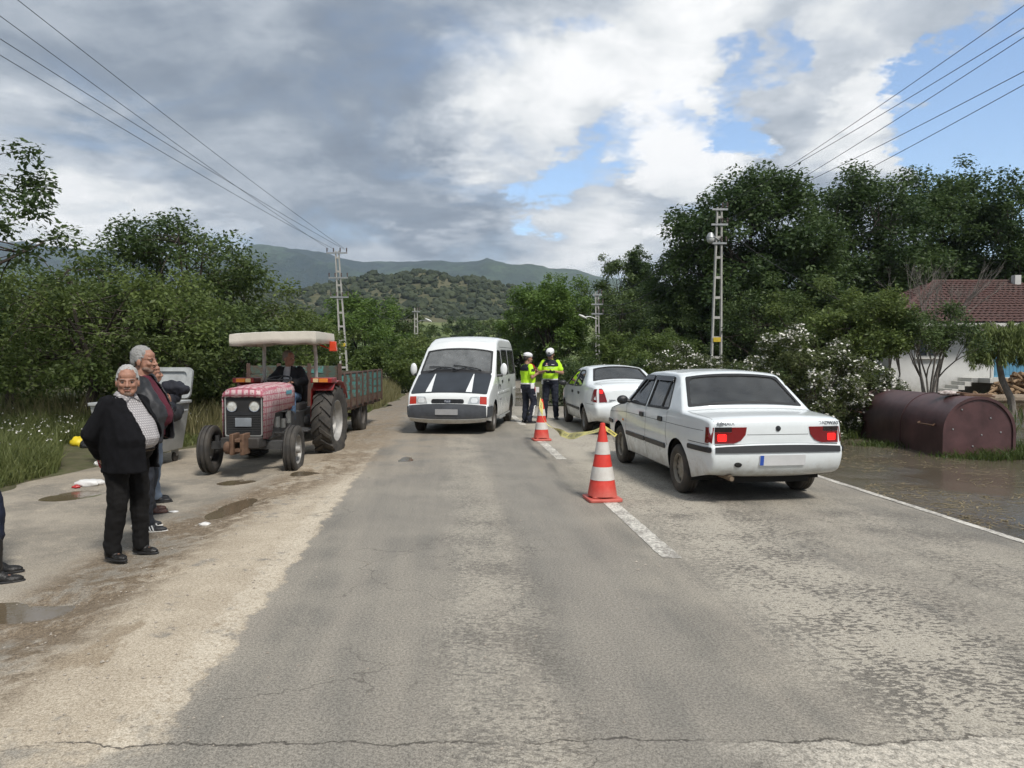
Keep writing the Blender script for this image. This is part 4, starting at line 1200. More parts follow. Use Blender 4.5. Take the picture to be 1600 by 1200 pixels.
# ------------------------------------------------------------------ the rounder white saloon ahead of it
def saloon_round():
    t = empty('saloon_car', label='rounder white saloon with tall corner tail lights, stopped beside the officers', cat='car', group='white saloon cars queuing in the lane')
    prof = [(-1.90, .30), (-2.04, .34), (-2.10, .46), (-2.10, .60), (-2.03, .66), (-1.985, .93), (-1.955, 1.02), (-1.86, 1.055), (-1.50, 1.075), (-1.40, 1.10), (-.86, 1.375), (-.62, 1.425), (-.10, 1.44), (.30, 1.405), (.45, 1.36), (1.12, .99), (1.22, .965), (1.72, .86), (1.95, .74), (2.04, .60), (2.06, .48), (2.02, .34), (1.90, .28)]
    def wf(y, z):
        w = .825
        w -= .13 * max(0, (abs(y) - 1.1) / 1.0) ** 2.4
        if z < .6: w -= .05 * ((.6 - z) / .35) ** 1.6
        w -= .03 * max(0, (z - .6) / .4) if z < 1.0 else .03
        if z > 1.0: w -= (z - 1.0) * .48
        return w
    re = lambda y, z: .05 if z > 1.08 else (.06 if abs(y) < 1.8 else .07)
    def cr(y, z):
        if abs(y) > 1.9 and z < .95: return .11
        if z > 1.40: return .04
        if z > 1.07: return .075
        return .05
    c = Car(t, prof, wf, (-1.18, 1.28), .29, .355, .24, re, cr)
    c.ends(-1.9, 1.75)
    l_rw0 = c.l_y(-1.36, 0, 3); l_rw1 = c.l_y(-.84, 0, 3); l_ws0 = c.l_y(.50, 2, 5); l_ws1 = c.l_y(1.08, 2, 5)
    fw = rpoly([(.92, 1.0), (.02, .985), (.02, 1.345), (.42, 1.335)], .05)
    rw = rpoly([(-.06, .985), (-.86, 1.02), (-.92, 1.06), (-.72, 1.30), (-.55, 1.35), (-.06, 1.352)], .05)
    c.body(WHITE_CAR, [fw, rw], [(l_rw0, l_rw1, .90), (l_ws0, l_ws1, .92)])
    GL = glass_mat('dark_car_glass'); GS = glass_mat('side_car_glass'); T = c.tail()
    rs = c.screen('rear_window', l_rw0, l_rw1, .90, GL, RUBBER)
    lb = l_rw0 + .07
    mb = MB(); patch(mb, rrect(-.13, lb - .02, .13, lb + .035, .015), c.strip, .02, off=-.014, res=.2); mb.build('high_brake_light', LITL, t)
    c.screen('windscreen', l_ws0, l_ws1, .92, glass_mat('clear_car_glass'), RUBBER)
    for sg in (-1, 1):
        f = c.side(sg)
        c.window('front_side_window', fw, sg, GS, RUBBER); c.window('rear_side_window', rw, sg, GS, RUBBER)
        mb = MB()
        c.line(mb, f, [(1.0, .98), (.98, .60), (.88, .27)]); c.line(mb, f, [(-.02, .97), (-.02, .27)]); c.line(mb, f, [(-.90, .97), (-.82, .62), (-.84, .50)]); c.line(mb, f, [(.88, .26), (-.78, .26)]); c.line(mb, f, [(-1.50, .66), (-2.0, .655)])
        mb.build('panel_gap', GAP, t, recalc=False)
        for a, b in ((.02, .86), (-.80, -.04)):
            mb = MB(); patch(mb, rrect(a, .46, b, .52, .02), f, .016, off=.012, res=.1); mb.build('side_moulding', DARK, t, smooth=True, sharp=40)
        for hy in (.14, -.66):
            mb = MB(); patch(mb, rrect(hy - .08, .82, hy + .08, .88, .02), f, .02, off=.018, res=.1); mb.build('door_handle', DARK, t, smooth=True, sharp=40)
        mirror(t, (sg * .92, .86, 1.02), (.19, .12, .13), sg, DARK, stalk=(sg * .76, .84, .99))
        e = bpy.data.objects.new('tail_light', None); col.objects.link(e); e.parent = t
        q = lambda L_: [(sg * x, z) for x, z in L_]
        mb = MB(); patch(mb, q([(.47, .70), (.625, .70), (.62, .985), (.57, .985), (.52, .90)]), T, .03, off=.010, res=.06); patch(mb, [(-2.015, .70), (-1.82, .72), (-1.88, .88), (-1.93, .98), (-1.965, .98)], f, .02, off=.006, res=.05)
        mb.build('red_lens', REDL, e, smooth=True, sharp=40)
        mb = MB(); patch(mb, q(rrect(.55, .885, .615, .955, .02)), T, .012, off=.014, res=.06); mb.build('lit_lamp', LITL, e, smooth=True)
    mb = MB()
    c.line(mb, c.strip, [(-.50, c.l_tail(.68)), (-.53, c.l_tail(.80)), (-.60, c.l_y(-1.5, 0, 3)), (.60, c.l_y(-1.5, 0, 3)), (.53, c.l_tail(.80)), (.50, c.l_tail(.68)), (-.50, c.l_tail(.68))], .007); mb.build('boot_gap', GAP, t, recalc=False)
    p, n = T(-.33, .735); lettering('RENAULT', .045, MATS['badge_chrome'], t, p + n * .002, (1, 0, 0), n, .003, .001, 1.1, 'badge_lettering')
    plate(t, T, .0, .50, .52, .11)
    Nn = c.nose()
    for sg in (-1, 1):
        mb = MB(); patch(mb, [(sg * x, z) for x, z in [(.36, .60), (.66, .60), (.64, .72), (.40, .72)]], Nn, .02, off=.006, res=.1); mb.build('headlight', MATS['headlight_glass'], t)
    rim = mat('grey_wheel_cover', (.28, .27, .25), .5, .2)
    for y in (-1.18, 1.28):
        for sg in (-1, 1): wheel(t, (sg * .71, y, .285), .285, .18, rim, TYRE_MUD, sg, 'disc')
    wheel_wells(t, (-1.18, 1.28), .29, .365, .42, .76)
    mb = MB(); mb.box((0, -.05, .31), (1.46, 1.75, .12)); mb.box((0, -1.68, .42), (1.1, .5, .15)); mb.box((0, 1.65, .42), (1.1, .4, .2)); mb.box((0, -.05, .27), (.9, 3.6, .10)); mb.build('floor_pan', UNDER, t)
    mb = MB(); mb.box((0, -1.08, 1.02), (1.28, .60, .03)); mb.box((0, -.95, .72), (1.34, .05, .58)); mb.build('parcel_shelf', MATS['shelf_board'], t)
    car_seat(t, -.34, .20, .52, .48, SEATM); car_seat(t, .34, .20, .52, .48, SEATM); car_seat(t, 0, -.56, .52, 1.25, SEATM, .54, 'rear_bench', headrest=False)
    for sg in (-1, 1):
        mb = MB(); mb.box((sg * .38, -.95, 1.20), (.26, .09, .16)); mb.build('headrest', SEATM, t, bevel=.04)
    mb = MB(); mb.box((0, .90, .84), (1.36, .42, .26)); mb.build('dashboard', CABIN, t, bevel=.05)
    steering_wheel(t, -.34, .60, .92)
    return t, c
sal2, c2 = saloon_round()
# where they stand: by the ground contact of a rear wheel
sal1.location = (2.60, 9.98, 0); sal1.rotation_euler = (0, 0, R(7.5))
sal2.scale = (1, 1, .965); sal2.location = (2.22, 17.0, 0); sal2.rotation_euler = (0, 0, R(5))
M1 = Matrix.Translation(sal1.location) @ Matrix.Rotation(R(7.5), 4, 'Z')
cloth_lump('orange_bundle', M1 @ Vector((-.12, -1.02, 1.005)), (.22, .12, .055), mat('orange_cloth', (.50, .20, .07), .9, bump=.4), 3, 'crumpled orange cloth lying behind the rear window of the nearest car', 'cloth', sal1)
cloth_lump('red_bundle', M1 @ Vector((.20, -1.02, .99)), (.14, .11, .038), mat('red_cloth', (.38, .04, .04), .9, bump=.4), 8, 'small red cloth behind the rear window of the nearest car', 'cloth', sal1)
# ------------------------------------------------------------------ white passenger van facing the camera
VANW = mat('white_van_paint', (.74, .76, .75), .25, var=.04, coat=.4, dirt=((.32, .28, .22), .15, .75, .7))
VANB = mat('black_bonnet_film', (.020, .024, .030), .38, var=.3, scale=3, coat=.15)
VANG = mat('grey_bumper_plastic', (.055, .060, .068), .6, var=.25, dirt=((.25, .22, .17), .15, .5, .4))
def van():
    t = empty('passenger_van', label='white high roofed van with black bonnet and two tapering white stripes', cat='van')
    prof = [(-2.22, .30), (-2.36, .38), (-2.38, .62), (-2.34, .70), (-2.33, 1.15), (-2.24, 1.78), (-2.12, 1.98), (-1.90, 2.045), (-.2, 2.055), (.28, 2.02), (.58, 1.93), (.76, 1.80), (.82, 1.75), (1.46, 1.215), (1.56, 1.16), (2.14, .86), (2.235, .79), (2.27, .62), (2.29, .60), (2.34, .585), (2.35, .38), (2.29, .31), (2.16, .29)]
    def wf(y, z):
        w = .97
        w -= .035 * max(0, (abs(y) - 1.5) / .85) ** 2.6
        if z < .7: w -= .03 * ((.7 - z) / .45) ** 1.5
        if z > 1.12: w -= (z - 1.12) * .13
        if z > 1.75: w -= (z - 1.75) * .08
        return w
    re = lambda y, z: .085 if z > 1.85 else (.04 if z > 1.1 else .035)
    def cr(y, z):
        if y > 1.95 and z < .85: return .055
        if y > 1.4: return .06
        if y > .6: return .10
        if z > 1.9: return .035
        return .03
    c = Car(t, prof, wf, (-1.28, 1.46), .31, .385, .25, re, cr, .085)
    c.ends(-2.2, 2.1)
    tot = c.Ln[-1]
    l_ws0 = c.l_y(.86, 4, tot); l_ws1 = c.l_y(1.42, 4, tot - .8)
    fw = rpoly([(1.24, 1.20), (.34, 1.16), (.34, 1.74), (.78, 1.74)], .05)
    w2 = rpoly([(.20, 1.20), (-.76, 1.20), (-.76, 1.76), (.20, 1.76)], .06)
    w3 = rpoly([(-.88, 1.20), (-2.10, 1.20), (-2.06, 1.76), (-.88, 1.76)], .06)
    c.body(VANW, [fw, w2, w3], [(l_ws0, l_ws1, .945)])
    GS = glass_mat('van_side_glass', (.16, .17, .18), .04)
    c.screen('windscreen', l_ws0, l_ws1, .945, glass_mat('van_windscreen_glass', (.55, .57, .57), .26), RUBBER)  # grey film raised so the sky's reflection is painted into the windscreen
    for sg in (-1, 1):
        f = c.side(sg)
        for nm, w in (('front_side_window', fw), ('middle_side_window', w2), ('rear_side_window', w3)): c.window(nm, w, sg, GS, RUBBER)
        mb = MB()
        c.line(mb, f, [(1.42, 1.18), (1.36, .80), (1.08, .62)]); c.line(mb, f, [(.27, 1.95), (.27, .30)]); c.line(mb, f, [(-.82, 1.85), (-.82, .30)]); c.line(mb, f, [(1.04, .29), (-.86, .29)])
        c.line(mb, f, [(.27, 1.83), (-2.1, 1.83)], .012); c.line(mb, f, [(2.24, .61), (1.9, .60)]); mb.build('panel_gap', GAP, t, recalc=False)
        for a, b in ((.30, 1.07), (-.80, .25), (-2.2, -1.72)):
            mb = MB(); patch(mb, rrect(a, .78, b, .83, .02), f, .012, off=.010, res=.1); mb.build('side_moulding', VANW, t, smooth=True, sharp=40)
        for hy in (.42, -.70):
            mb = MB(); patch(mb, rrect(hy - .08, 1.02, hy + .08, 1.08, .02), f, .02, off=.018, res=.1); mb.build('door_handle', DARK, t, smooth=True, sharp=40)
        # dark bird-like emblem on the front door, model lettering below it
        mb = MB()
        for po in ([(.60, .93), (.78, 1.00), (.92, .99), (.80, .965), (.74, .93), (.70, .95)], [(.90, .985), (1.02, .96), (1.04, .90), (.98, .935)], [(.62, .90), (.72, .925), (.68, .88)]):
            patch(mb, po, f, .002, off=.004, res=.1)
        mb.build('door_emblem', mat('emblem_black', (.03, .03, .03), .5), t); 
        p, n = f(.68, .66)
        lettering('TRANSIT', .075, mat('faded_lettering', (.28, .28, .28), .5), t, p + n * .002, (0, sg, 0), n, .001, 0, 1.0, 'model_lettering')
        mb = MB(); mb.ell((sg * 1.12, 1.14, 1.33), (.085, .055, .145), 14, 10); mb.v = [(x, y, 1.33 + (z - 1.33) * (1 if abs(z - 1.33) < .1 else .97)) for x, y, z in mb.v]
        m = mb.build('wing_mirror', VANW, t, smooth=True)
        mb = MB(); mb.tube([(sg * .93, 1.22, 1.20), (sg * 1.03, 1.18, 1.20), (sg * 1.10, 1.14, 1.23)], .03, 8); mb.build('mirror_arm', DARK, m, smooth=True)
        mb = MB(); mb.tube([(sg * .93, 1.00, .30), (sg * 1.0, .97, .25), (sg * 1.0, .2, .25), (sg * .93, .12, .30)], .022, 8); mb.tube([(sg * .97, -.86, .27), (sg * .97, .95, .27)], .02, 6)
        mb.build('side_step', mat('dull_metal', (.4, .4, .38), .5, .7), t, smooth=True)
    # bonnet
    lb0, lb1 = l_ws1 + .075, c.l_nose(.80)
    w0, w1 = .885, .89
    st = lambda sg: [(sg * .455, lb0 + .03), (sg * .475, lb0 + .03), (sg * .54, lb1 - .055), (sg * .40, lb1 - .055)]
    mb = MB(); patch(mb, rpoly([(-w0, lb0), (w0, lb0), (w1, lb1 - .035), (.5, lb1 - .03), (-.5, lb1 - .03), (-w1, lb1 - .035)], .05), c.strip, .012, res=.06, off=.012, holes=[st(1), st(-1)])
    bon = mb.build('bonnet', VANB, t, smooth=True, sharp=40)
    for sg in (-1, 1):
        mb = MB(); patch(mb, st(sg), c.strip, .008, res=.06, off=.011); mb.build('white_stripe', VANW, bon, smooth=True, sharp=40)
    mb = MB(); patch(mb, [(-.86, l_ws1 + .005), (.86, l_ws1 + .005), (.86, l_ws1 + .07), (-.86, l_ws1 + .07)], c.strip, .01, res=.15, off=.006); cow = mb.build('cowl_grille', DARK, t, smooth=True)
    N_ = c.nose()
    for x0, x1 in ((-.62, .06), (.0, .66)):      # wipers lying on the glass
        mb = MB(); pts = []
        for k in range(7):
            x = x0 + (x1 - x0) * k / 6; p, n = c.strip(x, l_ws1 - .03 - .10 * k / 6); pts.append(p + n * .022)
        mb.tube(pts, .012, 6); p, n = c.strip(x1, l_ws1 + .03); mb.tube([p + n * .02, pts[3]], .010, 6); mb.build('wiper', DARK, t, smooth=True)
    # headlamps, grille, bumper
    for sg in (-1, 1):
        q = lambda L_: [(sg * x, z) for x, z in L_]
        mb = MB(); patch(mb, q(rpoly([(.46, .625), (.735, .625), (.735, .775), (.52, .765)], .03)), N_, .03, off=.008, res=.07)
        h = mb.build('headlight', mat('headlight_reflector', (.60, .62, .62), .10, .35, var=.2, scale=14), t, smooth=True, sharp=40)
        mb = MB(); patch(mb, q(rrect(.54, .65, .69, .745, .04)), N_, .006, off=.012, res=.07); mb.build('headlight_lens', mat('lens_clear', (.75, .77, .77), .06, .1, coat=1), h, smooth=True)
        mb = MB(); patch(mb, q([(.74, .625), (.898, .625), (.893, .778), (.74, .775)]), N_, .03, off=.008, res=.07); mb.build('indicator', mat('red_indicator', (.42, .035, .02), .2, coat=.5), t, smooth=True, sharp=40)
    mb = MB(); patch(mb, rrect(-.38, .625, .38, .725, .045), N_, .02, off=.006, res=.08); gr = mb.build('grille', mat('grille_black', (.012, .012, .013), .5), t, smooth=True, sharp=40)
    for z in (.65, .675, .70):
        mb = MB(); patch(mb, [(-.33, z - .004), (.33, z - .004), (.33, z + .004), (-.33, z + .004)], N_, .008, off=.012, res=.2); mb.build('grille_bar', DARK, gr)
    p, n = N_(0, .675); mb = MB(); mb.lathe([(0, .012), (.075, .010), (.085, 0)], 28, 'Z'); ro = n.to_track_quat('Z', 'Y').to_matrix()
    mb.v = [tuple(p + n * .014 + ro @ Vector((v[0], v[1] * .45, v[2]))) for v in mb.v]
    bd = mb.build('oval_badge', mat('badge_dark', (.09, .10, .12), .3, .4), gr, smooth=True, sharp=40)
    lettering('Ford', .055, mat('badge_silver', (.5, .5, .52), .3, .6), gr, p + n * .028, (-1, 0, 0), n, .001, .0015, 1.2, 'badge_lettering')
    mb = MB(); patch(mb, rpoly([(-.90, .365), (.90, .365), (.90, .585), (-.90, .585)], .02), N_, .05, off=.025, res=.09); b = mb.build('front_bumper', VANG, t, smooth=True, sharp=40)
    for sg in (-1, 1):
        f = c.side(sg); mb = MB(); patch(mb, [(2.33, .365), (2.33, .585), (1.90, .585), (1.87, .365)], f, .05, off=.022, res=.07); mb.build('bumper_end', VANG, b, smooth=True, sharp=40)
    mb = MB(); patch(mb, [(-.88, .305), (.88, .305), (.88, .362), (-.88, .362)], N_, .04, off=.03, res=.1); mb.build('bumper_lip', VANW, b, smooth=True, sharp=40)
    mb = MB(); patch(mb, rrect(-.26, .42, .26, .53, .01), N_, .01, off=.04, res=.2); mb.build('number_plate', mat('grey_plate', (.30, .30, .30), .5, var=.1), t)
    T = c.tail()
    mb = MB(); patch(mb, rrect(-.80, 1.2, .80, 1.72, .05), T, .01, off=.004, res=.2); mb.build('rear_window', mat('rear_van_glass', (.02, .022, .025), .06), t, smooth=True)
    for sg in (-1, 1):
        mb = MB(); patch(mb, [(sg * x, z) for x, z in rrect(.72, .75, .85, 1.12, .02)], T, .02, off=.01, res=.1); mb.build('tail_light', REDL, t, smooth=True)
    rim = mat('van_steel_rim', (.18, .17, .16), .6, .3)
    for y in (-1.28, 1.46):
        for sg in (-1, 1): wheel(t, (sg * .85, y, .305), .305, .20, rim, TYRE_MUD, sg, 'disc')
    wheel_wells(t, (-1.28, 1.46), .31, .39, .55, .92)
    mb = MB(); mb.box((0, .08, .36), (1.7, 1.9, .10)); mb.box((0, -1.95, .45), (1.5, .6, .12)); mb.box((0, .05, .30), (1.05, 4.1, .12)); mb.box((0, 2.0, .47), (1.3, .4, .22)); mb.build('floor_pan', UNDER, t)
    mb = MB(); mb.box((0, 1.22, 1.02), (1.74, .56, .26)); mb.build('dashboard', CABIN, t, bevel=.05)
    VS = mat('van_seat_cloth', (.10, .10, .11), .95)
    for x in (-.50, .10, .58): car_seat(t, x, .42, .72, .46, VS, .62)
    for y in (-.75,): car_seat(t, 0, y, .72, 1.4, VS, .62, 'rear_bench', headrest=False)
    steering_wheel(t, -.50, .90, 1.12, .20, .9)
    mb = MB(); p, n = c.strip(0, l_ws0 + .10); mb.box(p - n * .05, (.22, .03, .06)); mb.build('rear_view_mirror', DARK, t, bevel=.01)
    return t, c, l_ws1
vanr, cv, van_lws = van()
vanr.scale = (.905, .96, 1.0); vanr.location = (-1.04, 17.35, 0); vanr.rotation_euler = (0, 0, R(180 - 7.5))
Mv = Matrix.Translation(vanr.location) @ Matrix.Rotation(vanr.rotation_euler.z, 4, 'Z') @ Matrix.Diagonal((.905, .96, 1.0, 1))
# papers on the dashboard
PAPER = mat('white_paper', (.75, .75, .73), .8, var=.05)
for x, y, a, w, lab in ((.42, 1.24, .2, .30, 'wide white paper bundle behind the van windscreen above the dark headlight'), (.16, 1.28, -.3, .22, 'crumpled white papers mid dashboard behind the van windscreen'), (.62, 1.22, .5, .20, 'small white paper at the passenger end of the van dashboard')):
    mb = MB(); rot = Matrix.Rotation(a, 3, 'Z') @ Matrix.Rotation(.35, 3, 'X')
    mb.box((0, 0, 0), (w, .16, .035), rot); o = mb.build('paper_bundle', PAPER, bevel=.01); o.location = Mv @ Vector((x, y, 1.185)); o.rotation_euler = vanr.rotation_euler
    tag(o, lab, 'paper', 'papers on the van dashboard')
# ------------------------------------------------------------------ tractor
RED = mat('tractor_red', (.24, .016, .016), .35, var=.2, coat=.2, dirt=((.20, .15, .11), .4, 1.3, .5))
GREYC = mat('engine_grey', (.075, .075, .075), .6, .3, var=.35, scale=10, bump=.3)
RUST = mat('rusty_iron', (.10, .055, .035), .85, .2, scale=12, col2=(.20, .12, .075), bump=.5)
CREAM = mat('cream_canvas', (.62, .58, .50), .8, var=.08, scale=4, bump=.4, bscale=20)
def cloth_material():
    t = NT('patterned_oilcloth'); ob = t.tc.outputs['Object']
    m = t.mapping(ob, (11, 11, 11)); q = t.sep(m)
    def fr(k): return t.math('ABSOLUTE', t.math('SUBTRACT', t.math('FRACT', k, 0), .5))
    g = t.math('MAXIMUM', t.ss(fr(q[0]), .30, .36), t.ss(t.math('MAXIMUM', fr(q[1]), t.mul(fr(q[2]), 1.0)), .36, .42))
    f1 = t.ss(t.vor(ob, 26), .34, .22)
    c = t.mix(g, (.55, .40, .40), (.42, .13, .17)); c = t.mix(t.mul(f1, .8), c, (.33, .07, .10))
    c = t.mix(t.ss(t.noise(ob, 6, 4), .5, .7, 0, .5), c, (.62, .55, .53))
    t.bump(t.noise(ob, 9, 3), .35, .02)
    return t.done(c, .55, .4)
OIL = cloth_material()
def lug_tyre(e, r, rr, w, n, m, lug=.035):
    h = w / 2; mb = MB(); k = r - lug
    mb.lathe([(rr, -h * .75), (rr + (k - rr) * .4, -h), (k - .03, -h * .95), (k, -h * .6), (k + .008, 0), (k, h * .6), (k - .03, h * .95), (rr + (k - rr) * .4, h), (rr, h * .75)], 40, 'X', closed=True)
    for sg in (-1, 1):
        for i in range(n):
            a0 = 2 * math.pi * (i + (.5 if sg > 0 else 0)) / n
            def pt(x, a, rad): return (x, rad * math.cos(a), rad * math.sin(a))
            da = 2 * math.pi / n; tw = da * .34
            vs = []
            for (x, aa, r0, r1) in ((sg * -.015, a0 + da * .55, k - .02, r), (sg * h * .55, a0 + da * .12, k - .02, r - .004), (sg * h * .98, a0 - da * .25, k - .06, r - .025)):
                for d in (-tw / 2, tw / 2):
                    vs.append(pt(x, aa + d, r0)); vs.append(pt(x, aa + d, r1))
            fs = []
            for s in (0, 1):
                b = s * 4
                fs += [(b + 1, b + 3, b + 7, b + 5), (b, b + 4, b + 6, b + 2), (b, b + 1, b + 5, b + 4), (b + 2, b + 6, b + 7, b + 3)]
            fs += [(0, 2, 3, 1), (8, 9, 11, 10)]
            mb.add(vs, fs)
    return mb.build('tyre', m, e, smooth=True, sharp=35)
def tractor():
    t = empty('tractor', label='old red tractor with patterned cloth over its bonnet and a cream canopy', cat='tractor')
    TR = mat('tractor_tyre', (.022, .022, .022), .8, scale=6, col2=(.075, .066, .055), bump=.4)
    RIMD = mat('tractor_rim', (.34, .33, .31), .55, .3, var=.3, dirt=None)
    # rear wheels
    for sg in (-1, 1):
        e = bpy.data.objects.new('rear_wheel', None); col.objects.link(e); e.parent = t; e.location = (sg * .66, 0, .63)
        lug_tyre(e, .63, .36, .34, 18, TR)
        mb = MB(); o = sg; mb.lathe([(.37, o * .125), (.35, o * .13), (.335, o * .06), (.30, o * .03), (.22, o * .05), (.20, -o * .02), (.08, -o * .03), (.08, o * .05), (0, o * .06)], 32, 'X'); mb.build('rim', RIMD, e, smooth=True, sharp=40)
        for k in range(6):
            a = k * math.pi / 3; mb = MB(); mb.lathe([(0, 0), (.018, 0), (.018, .03), (0, .03)], 6, 'X', (o * .02, .15 * math.cos(a), .15 * math.sin(a))); mb.build('wheel_nut', GREYC, e)
    for sg in (-1, 1):
        e = bpy.data.objects.new('front_wheel', None); col.objects.link(e); e.parent = t; e.location = (sg * .63, 1.88, .36); e.rotation_euler = (0, 0, R(4))
        r, rr, h = .36, .22, .09; mb = MB()
        mb.lathe([(rr, -h * .7), (rr + .05, -h), (r - .03, -h * .95), (r - .005, -h * .75), (r - .005, -h * .5), (r - .022, -h * .45), (r - .022, -h * .25), (r, -h * .2), (r, h * .2), (r - .022, h * .25), (r - .022, h * .45), (r - .005, h * .5), (r - .005, h * .75), (r - .03, h * .95), (rr + .05, h), (rr, h * .7)], 36, 'X', closed=True)
        mb.build('tyre', TR, e, smooth=True, sharp=40)
        mb = MB(); o = sg; mb.lathe([(rr + .01, o * .06), (rr - .01, o * .065), (rr - .02, o * .02), (.14, o * .0), (.10, o * .03), (.06, o * .04), (.055, o * .10), (0, o * .11)], 28, 'X'); mb.build('rim', RIMD, e, smooth=True, sharp=40)
    # front axle, weight bracket
    mb = MB(); mb.bar((-.60, 1.88, .42), (.60, 1.88, .42), .09, .11)
    for sg in (-1, 1): mb.tube([(sg * .52, 1.88, .56), (sg * .52, 1.88, .34)], .035, 10)
    mb.tube([(-.52, 1.78, .47), (.52, 1.78, .47)], .016, 8); mb.build('front_axle', GREYC, t, smooth=True)
    mb = MB(); mb.box((0, 2.20, .50), (.56, .30, .16)); mb.build('front_frame', mat('frame_dark', (.045, .04, .036), .7, var=.3), t, bevel=.02)
    for x in (-.13, .02):
        mb = MB(); mb.box((x + .03, 2.40, .50), (.055, .26, .30)); mb.build('weight_bracket', RUST, t, bevel=.01)
    mb = MB(); mb.box((-.055, 2.44, .56), (.11, .18, .05)); mb.box((-.055, 2.44, .42), (.11, .18, .05)); mb.build('bracket_plate', RUST, t, bevel=.008)
    mb = MB(); mb.lathe([(0, -.04), (.075, -.04), (.09, -.02), (.09, .02), (.075, .04), (0, .04)], 20, 'X', (.12, 2.46, .45)); mb.build('tow_roller', RUST, t, smooth=True, sharp=40)
    # nose and bonnet
    mb = MB(); mb.box((0, 2.02, .88), (.57, .32, .60)); n = mb.build('nose_cowl', mat('nose_black', (.022, .022, .022), .5, var=.2), t, bevel=.03)
    def face(x, z): return Vector((x, 2.18, z)), Vector((0, 1, 0))
    mb = MB(); patch(mb, rrect(-.275, .585, .275, 1.17, .03), face, .012, [rrect(-.258, .60, .258, 1.155, .025)], off=.012, res=.2); mb.build('nose_trim', mat('silver_trim', (.5, .5, .48), .4, .6), n)
    for k in range(11):
        z = .62 + k * .025; mb = MB(); mb.box((0, 2.186, z), (.48, .012, .010)); mb.build('grille_bar', mat('grille_grey', (.05, .05, .05), .5), n)
    mb = MB(); mb.box((0, 2.187, .915), (.50, .014, .05)); mb.build('grille_crossbar', DARK, n)
    for sg in (-1, 1):
        mb = MB(); mb.lathe([(.075, .0), (.082, .012), (.078, .024), (.068, .020)], 24, 'Y', (sg * .165, 2.182, 1.02)); h = mb.build('headlight', CHROME, t, smooth=True)
        mb = MB(); mb.lathe([(0, .022), (.04, .020), (.070, .014)], 24, 'Y', (sg * .165, 2.182, 1.02)); mb.build('lens', mat('tractor_lens', (.62, .62, .58), .12, .2, var=.25, scale=30), h, smooth=True)
    mb = MB(); mb.box((.0, 2.205, .79), (.24, .01, .13)); mb.build('number_plate', mat('dull_plate', (.22, .24, .26), .5), t, bevel=.01)
    # bonnet under the cloth, cloth draped and hanging down the sides
    prof = [(-.30, .92), (-.305, 1.18), (-.29, 1.25), (-.24, 1.295), (-.12, 1.315), (0, 1.32), (.12, 1.315), (.24, 1.295), (.29, 1.25), (.305, 1.18), (.30, .92)]
    mb = MB(); ys = [.78, .9, 1.1, 1.3, 1.5, 1.7, 1.9, 2.05, 2.16, 2.20]; vs = []; fs = []
    for y in ys:
        dz = -.045 * max(0, (y - 1.95) / .25) ** 2 + .012 * math.sin(y * 9)
        for x, z in prof:
            hang = 0
            if z < 1.0:
                hang = (.02 if y < 1.2 else -.02 if y < 1.75 else -.36)
                hang += .02 * math.sin(y * 21 + x)
            k = 1 + .02 * math.sin(y * 14 + (2 if x > 0 else 0))
            vs.append((x * k, y, z + dz + hang))
    m = len(prof)
    for i in range(len(ys) - 1):
        for j in range(m - 1):
            a = i * m + j; fs.append((a, a + 1, a + 1 + m, a + m))
    b = len(vs)
    front = [(x, 2.205, z - .045) for x, z in prof[1:-1]] ; low = [(x * .99, 2.215, 1.155 + .008 * math.sin(x * 30)) for x, z in prof[1:-1]]
    vs += front + low; q = len(front)
    for j in range(q - 1): fs.append((b + j, b + j + 1, b + q + j + 1, b + q + j))
    mb.add(vs, fs); o = mb.build('bonnet_cloth', OIL, t, smooth=True, sharp=60, recalc=False); s = o.modifiers.new('thick', 'SOLIDIFY'); s.thickness = .008
    mb = MB(); mb.box((0, 1.42, 1.08), (.54, 1.28, .42)); mb.build('bonnet', RED, t, bevel=.06, seg=3)
    mb = MB(); mb.box((-.316, 1.12, 1.18), (.004, .26, .06)); em = mb.build('bonnet_emblem', mat('emblem_teal', (.12, .32, .38), .4), t, bevel=.001)
    # engine, gearbox, plumbing
    mb = MB(); mb.box((0, 1.35, .68), (.42, 1.0, .42)); mb.box((0, .35, .62), (.46, 1.1, .44)); mb.box((0, .95, .50), (.36, 1.8, .2)); mb.build('engine_block', GREYC, t, bevel=.03)
    for k, (x, y, z, r_, h_) in enumerate(((-.26, 1.55, .74, .05, .16), (-.27, 1.30, .70, .045, .14), (-.26, 1.05, .78, .06, .2), (.26, 1.4, .74, .05, .18))):
        mb = MB(); mb.tube([(x, y, z - h_ / 2), (x, y, z + h_ / 2)], r_, 14); mb.build('engine_filter', mat('filter_metal', (.20, .20, .19), .4, .6, var=.4), t, smooth=True, sharp=40)
    mb = MB(); mb.tube([(-.25, 1.7, .86), (-.29, 1.5, .90), (-.28, 1.2, .88), (-.25, .9, .95)], .014, 6); mb.tube([(-.24, 1.6, .58), (-.28, 1.35, .55), (-.25, 1.0, .60)], .012, 6); mb.tube([(-.23, 1.2, .65), (-.30, 1.18, .75), (-.24, 1.12, .9)], .011, 6); mb.build('fuel_pipe', GREYC, t, smooth=True)
    # rear axle, drawbar, platform, fenders, seat
    mb = MB(); mb.tube([(-.62, 0, .63), (.62, 0, .63)], .10, 14); mb.box((0, -.15, .62), (.44, .5, .46)); mb.bar((0, -.2, .34), (0, -.75, .36), .10, .05); mb.build('rear_axle', GREYC, t, smooth=True, sharp=40)
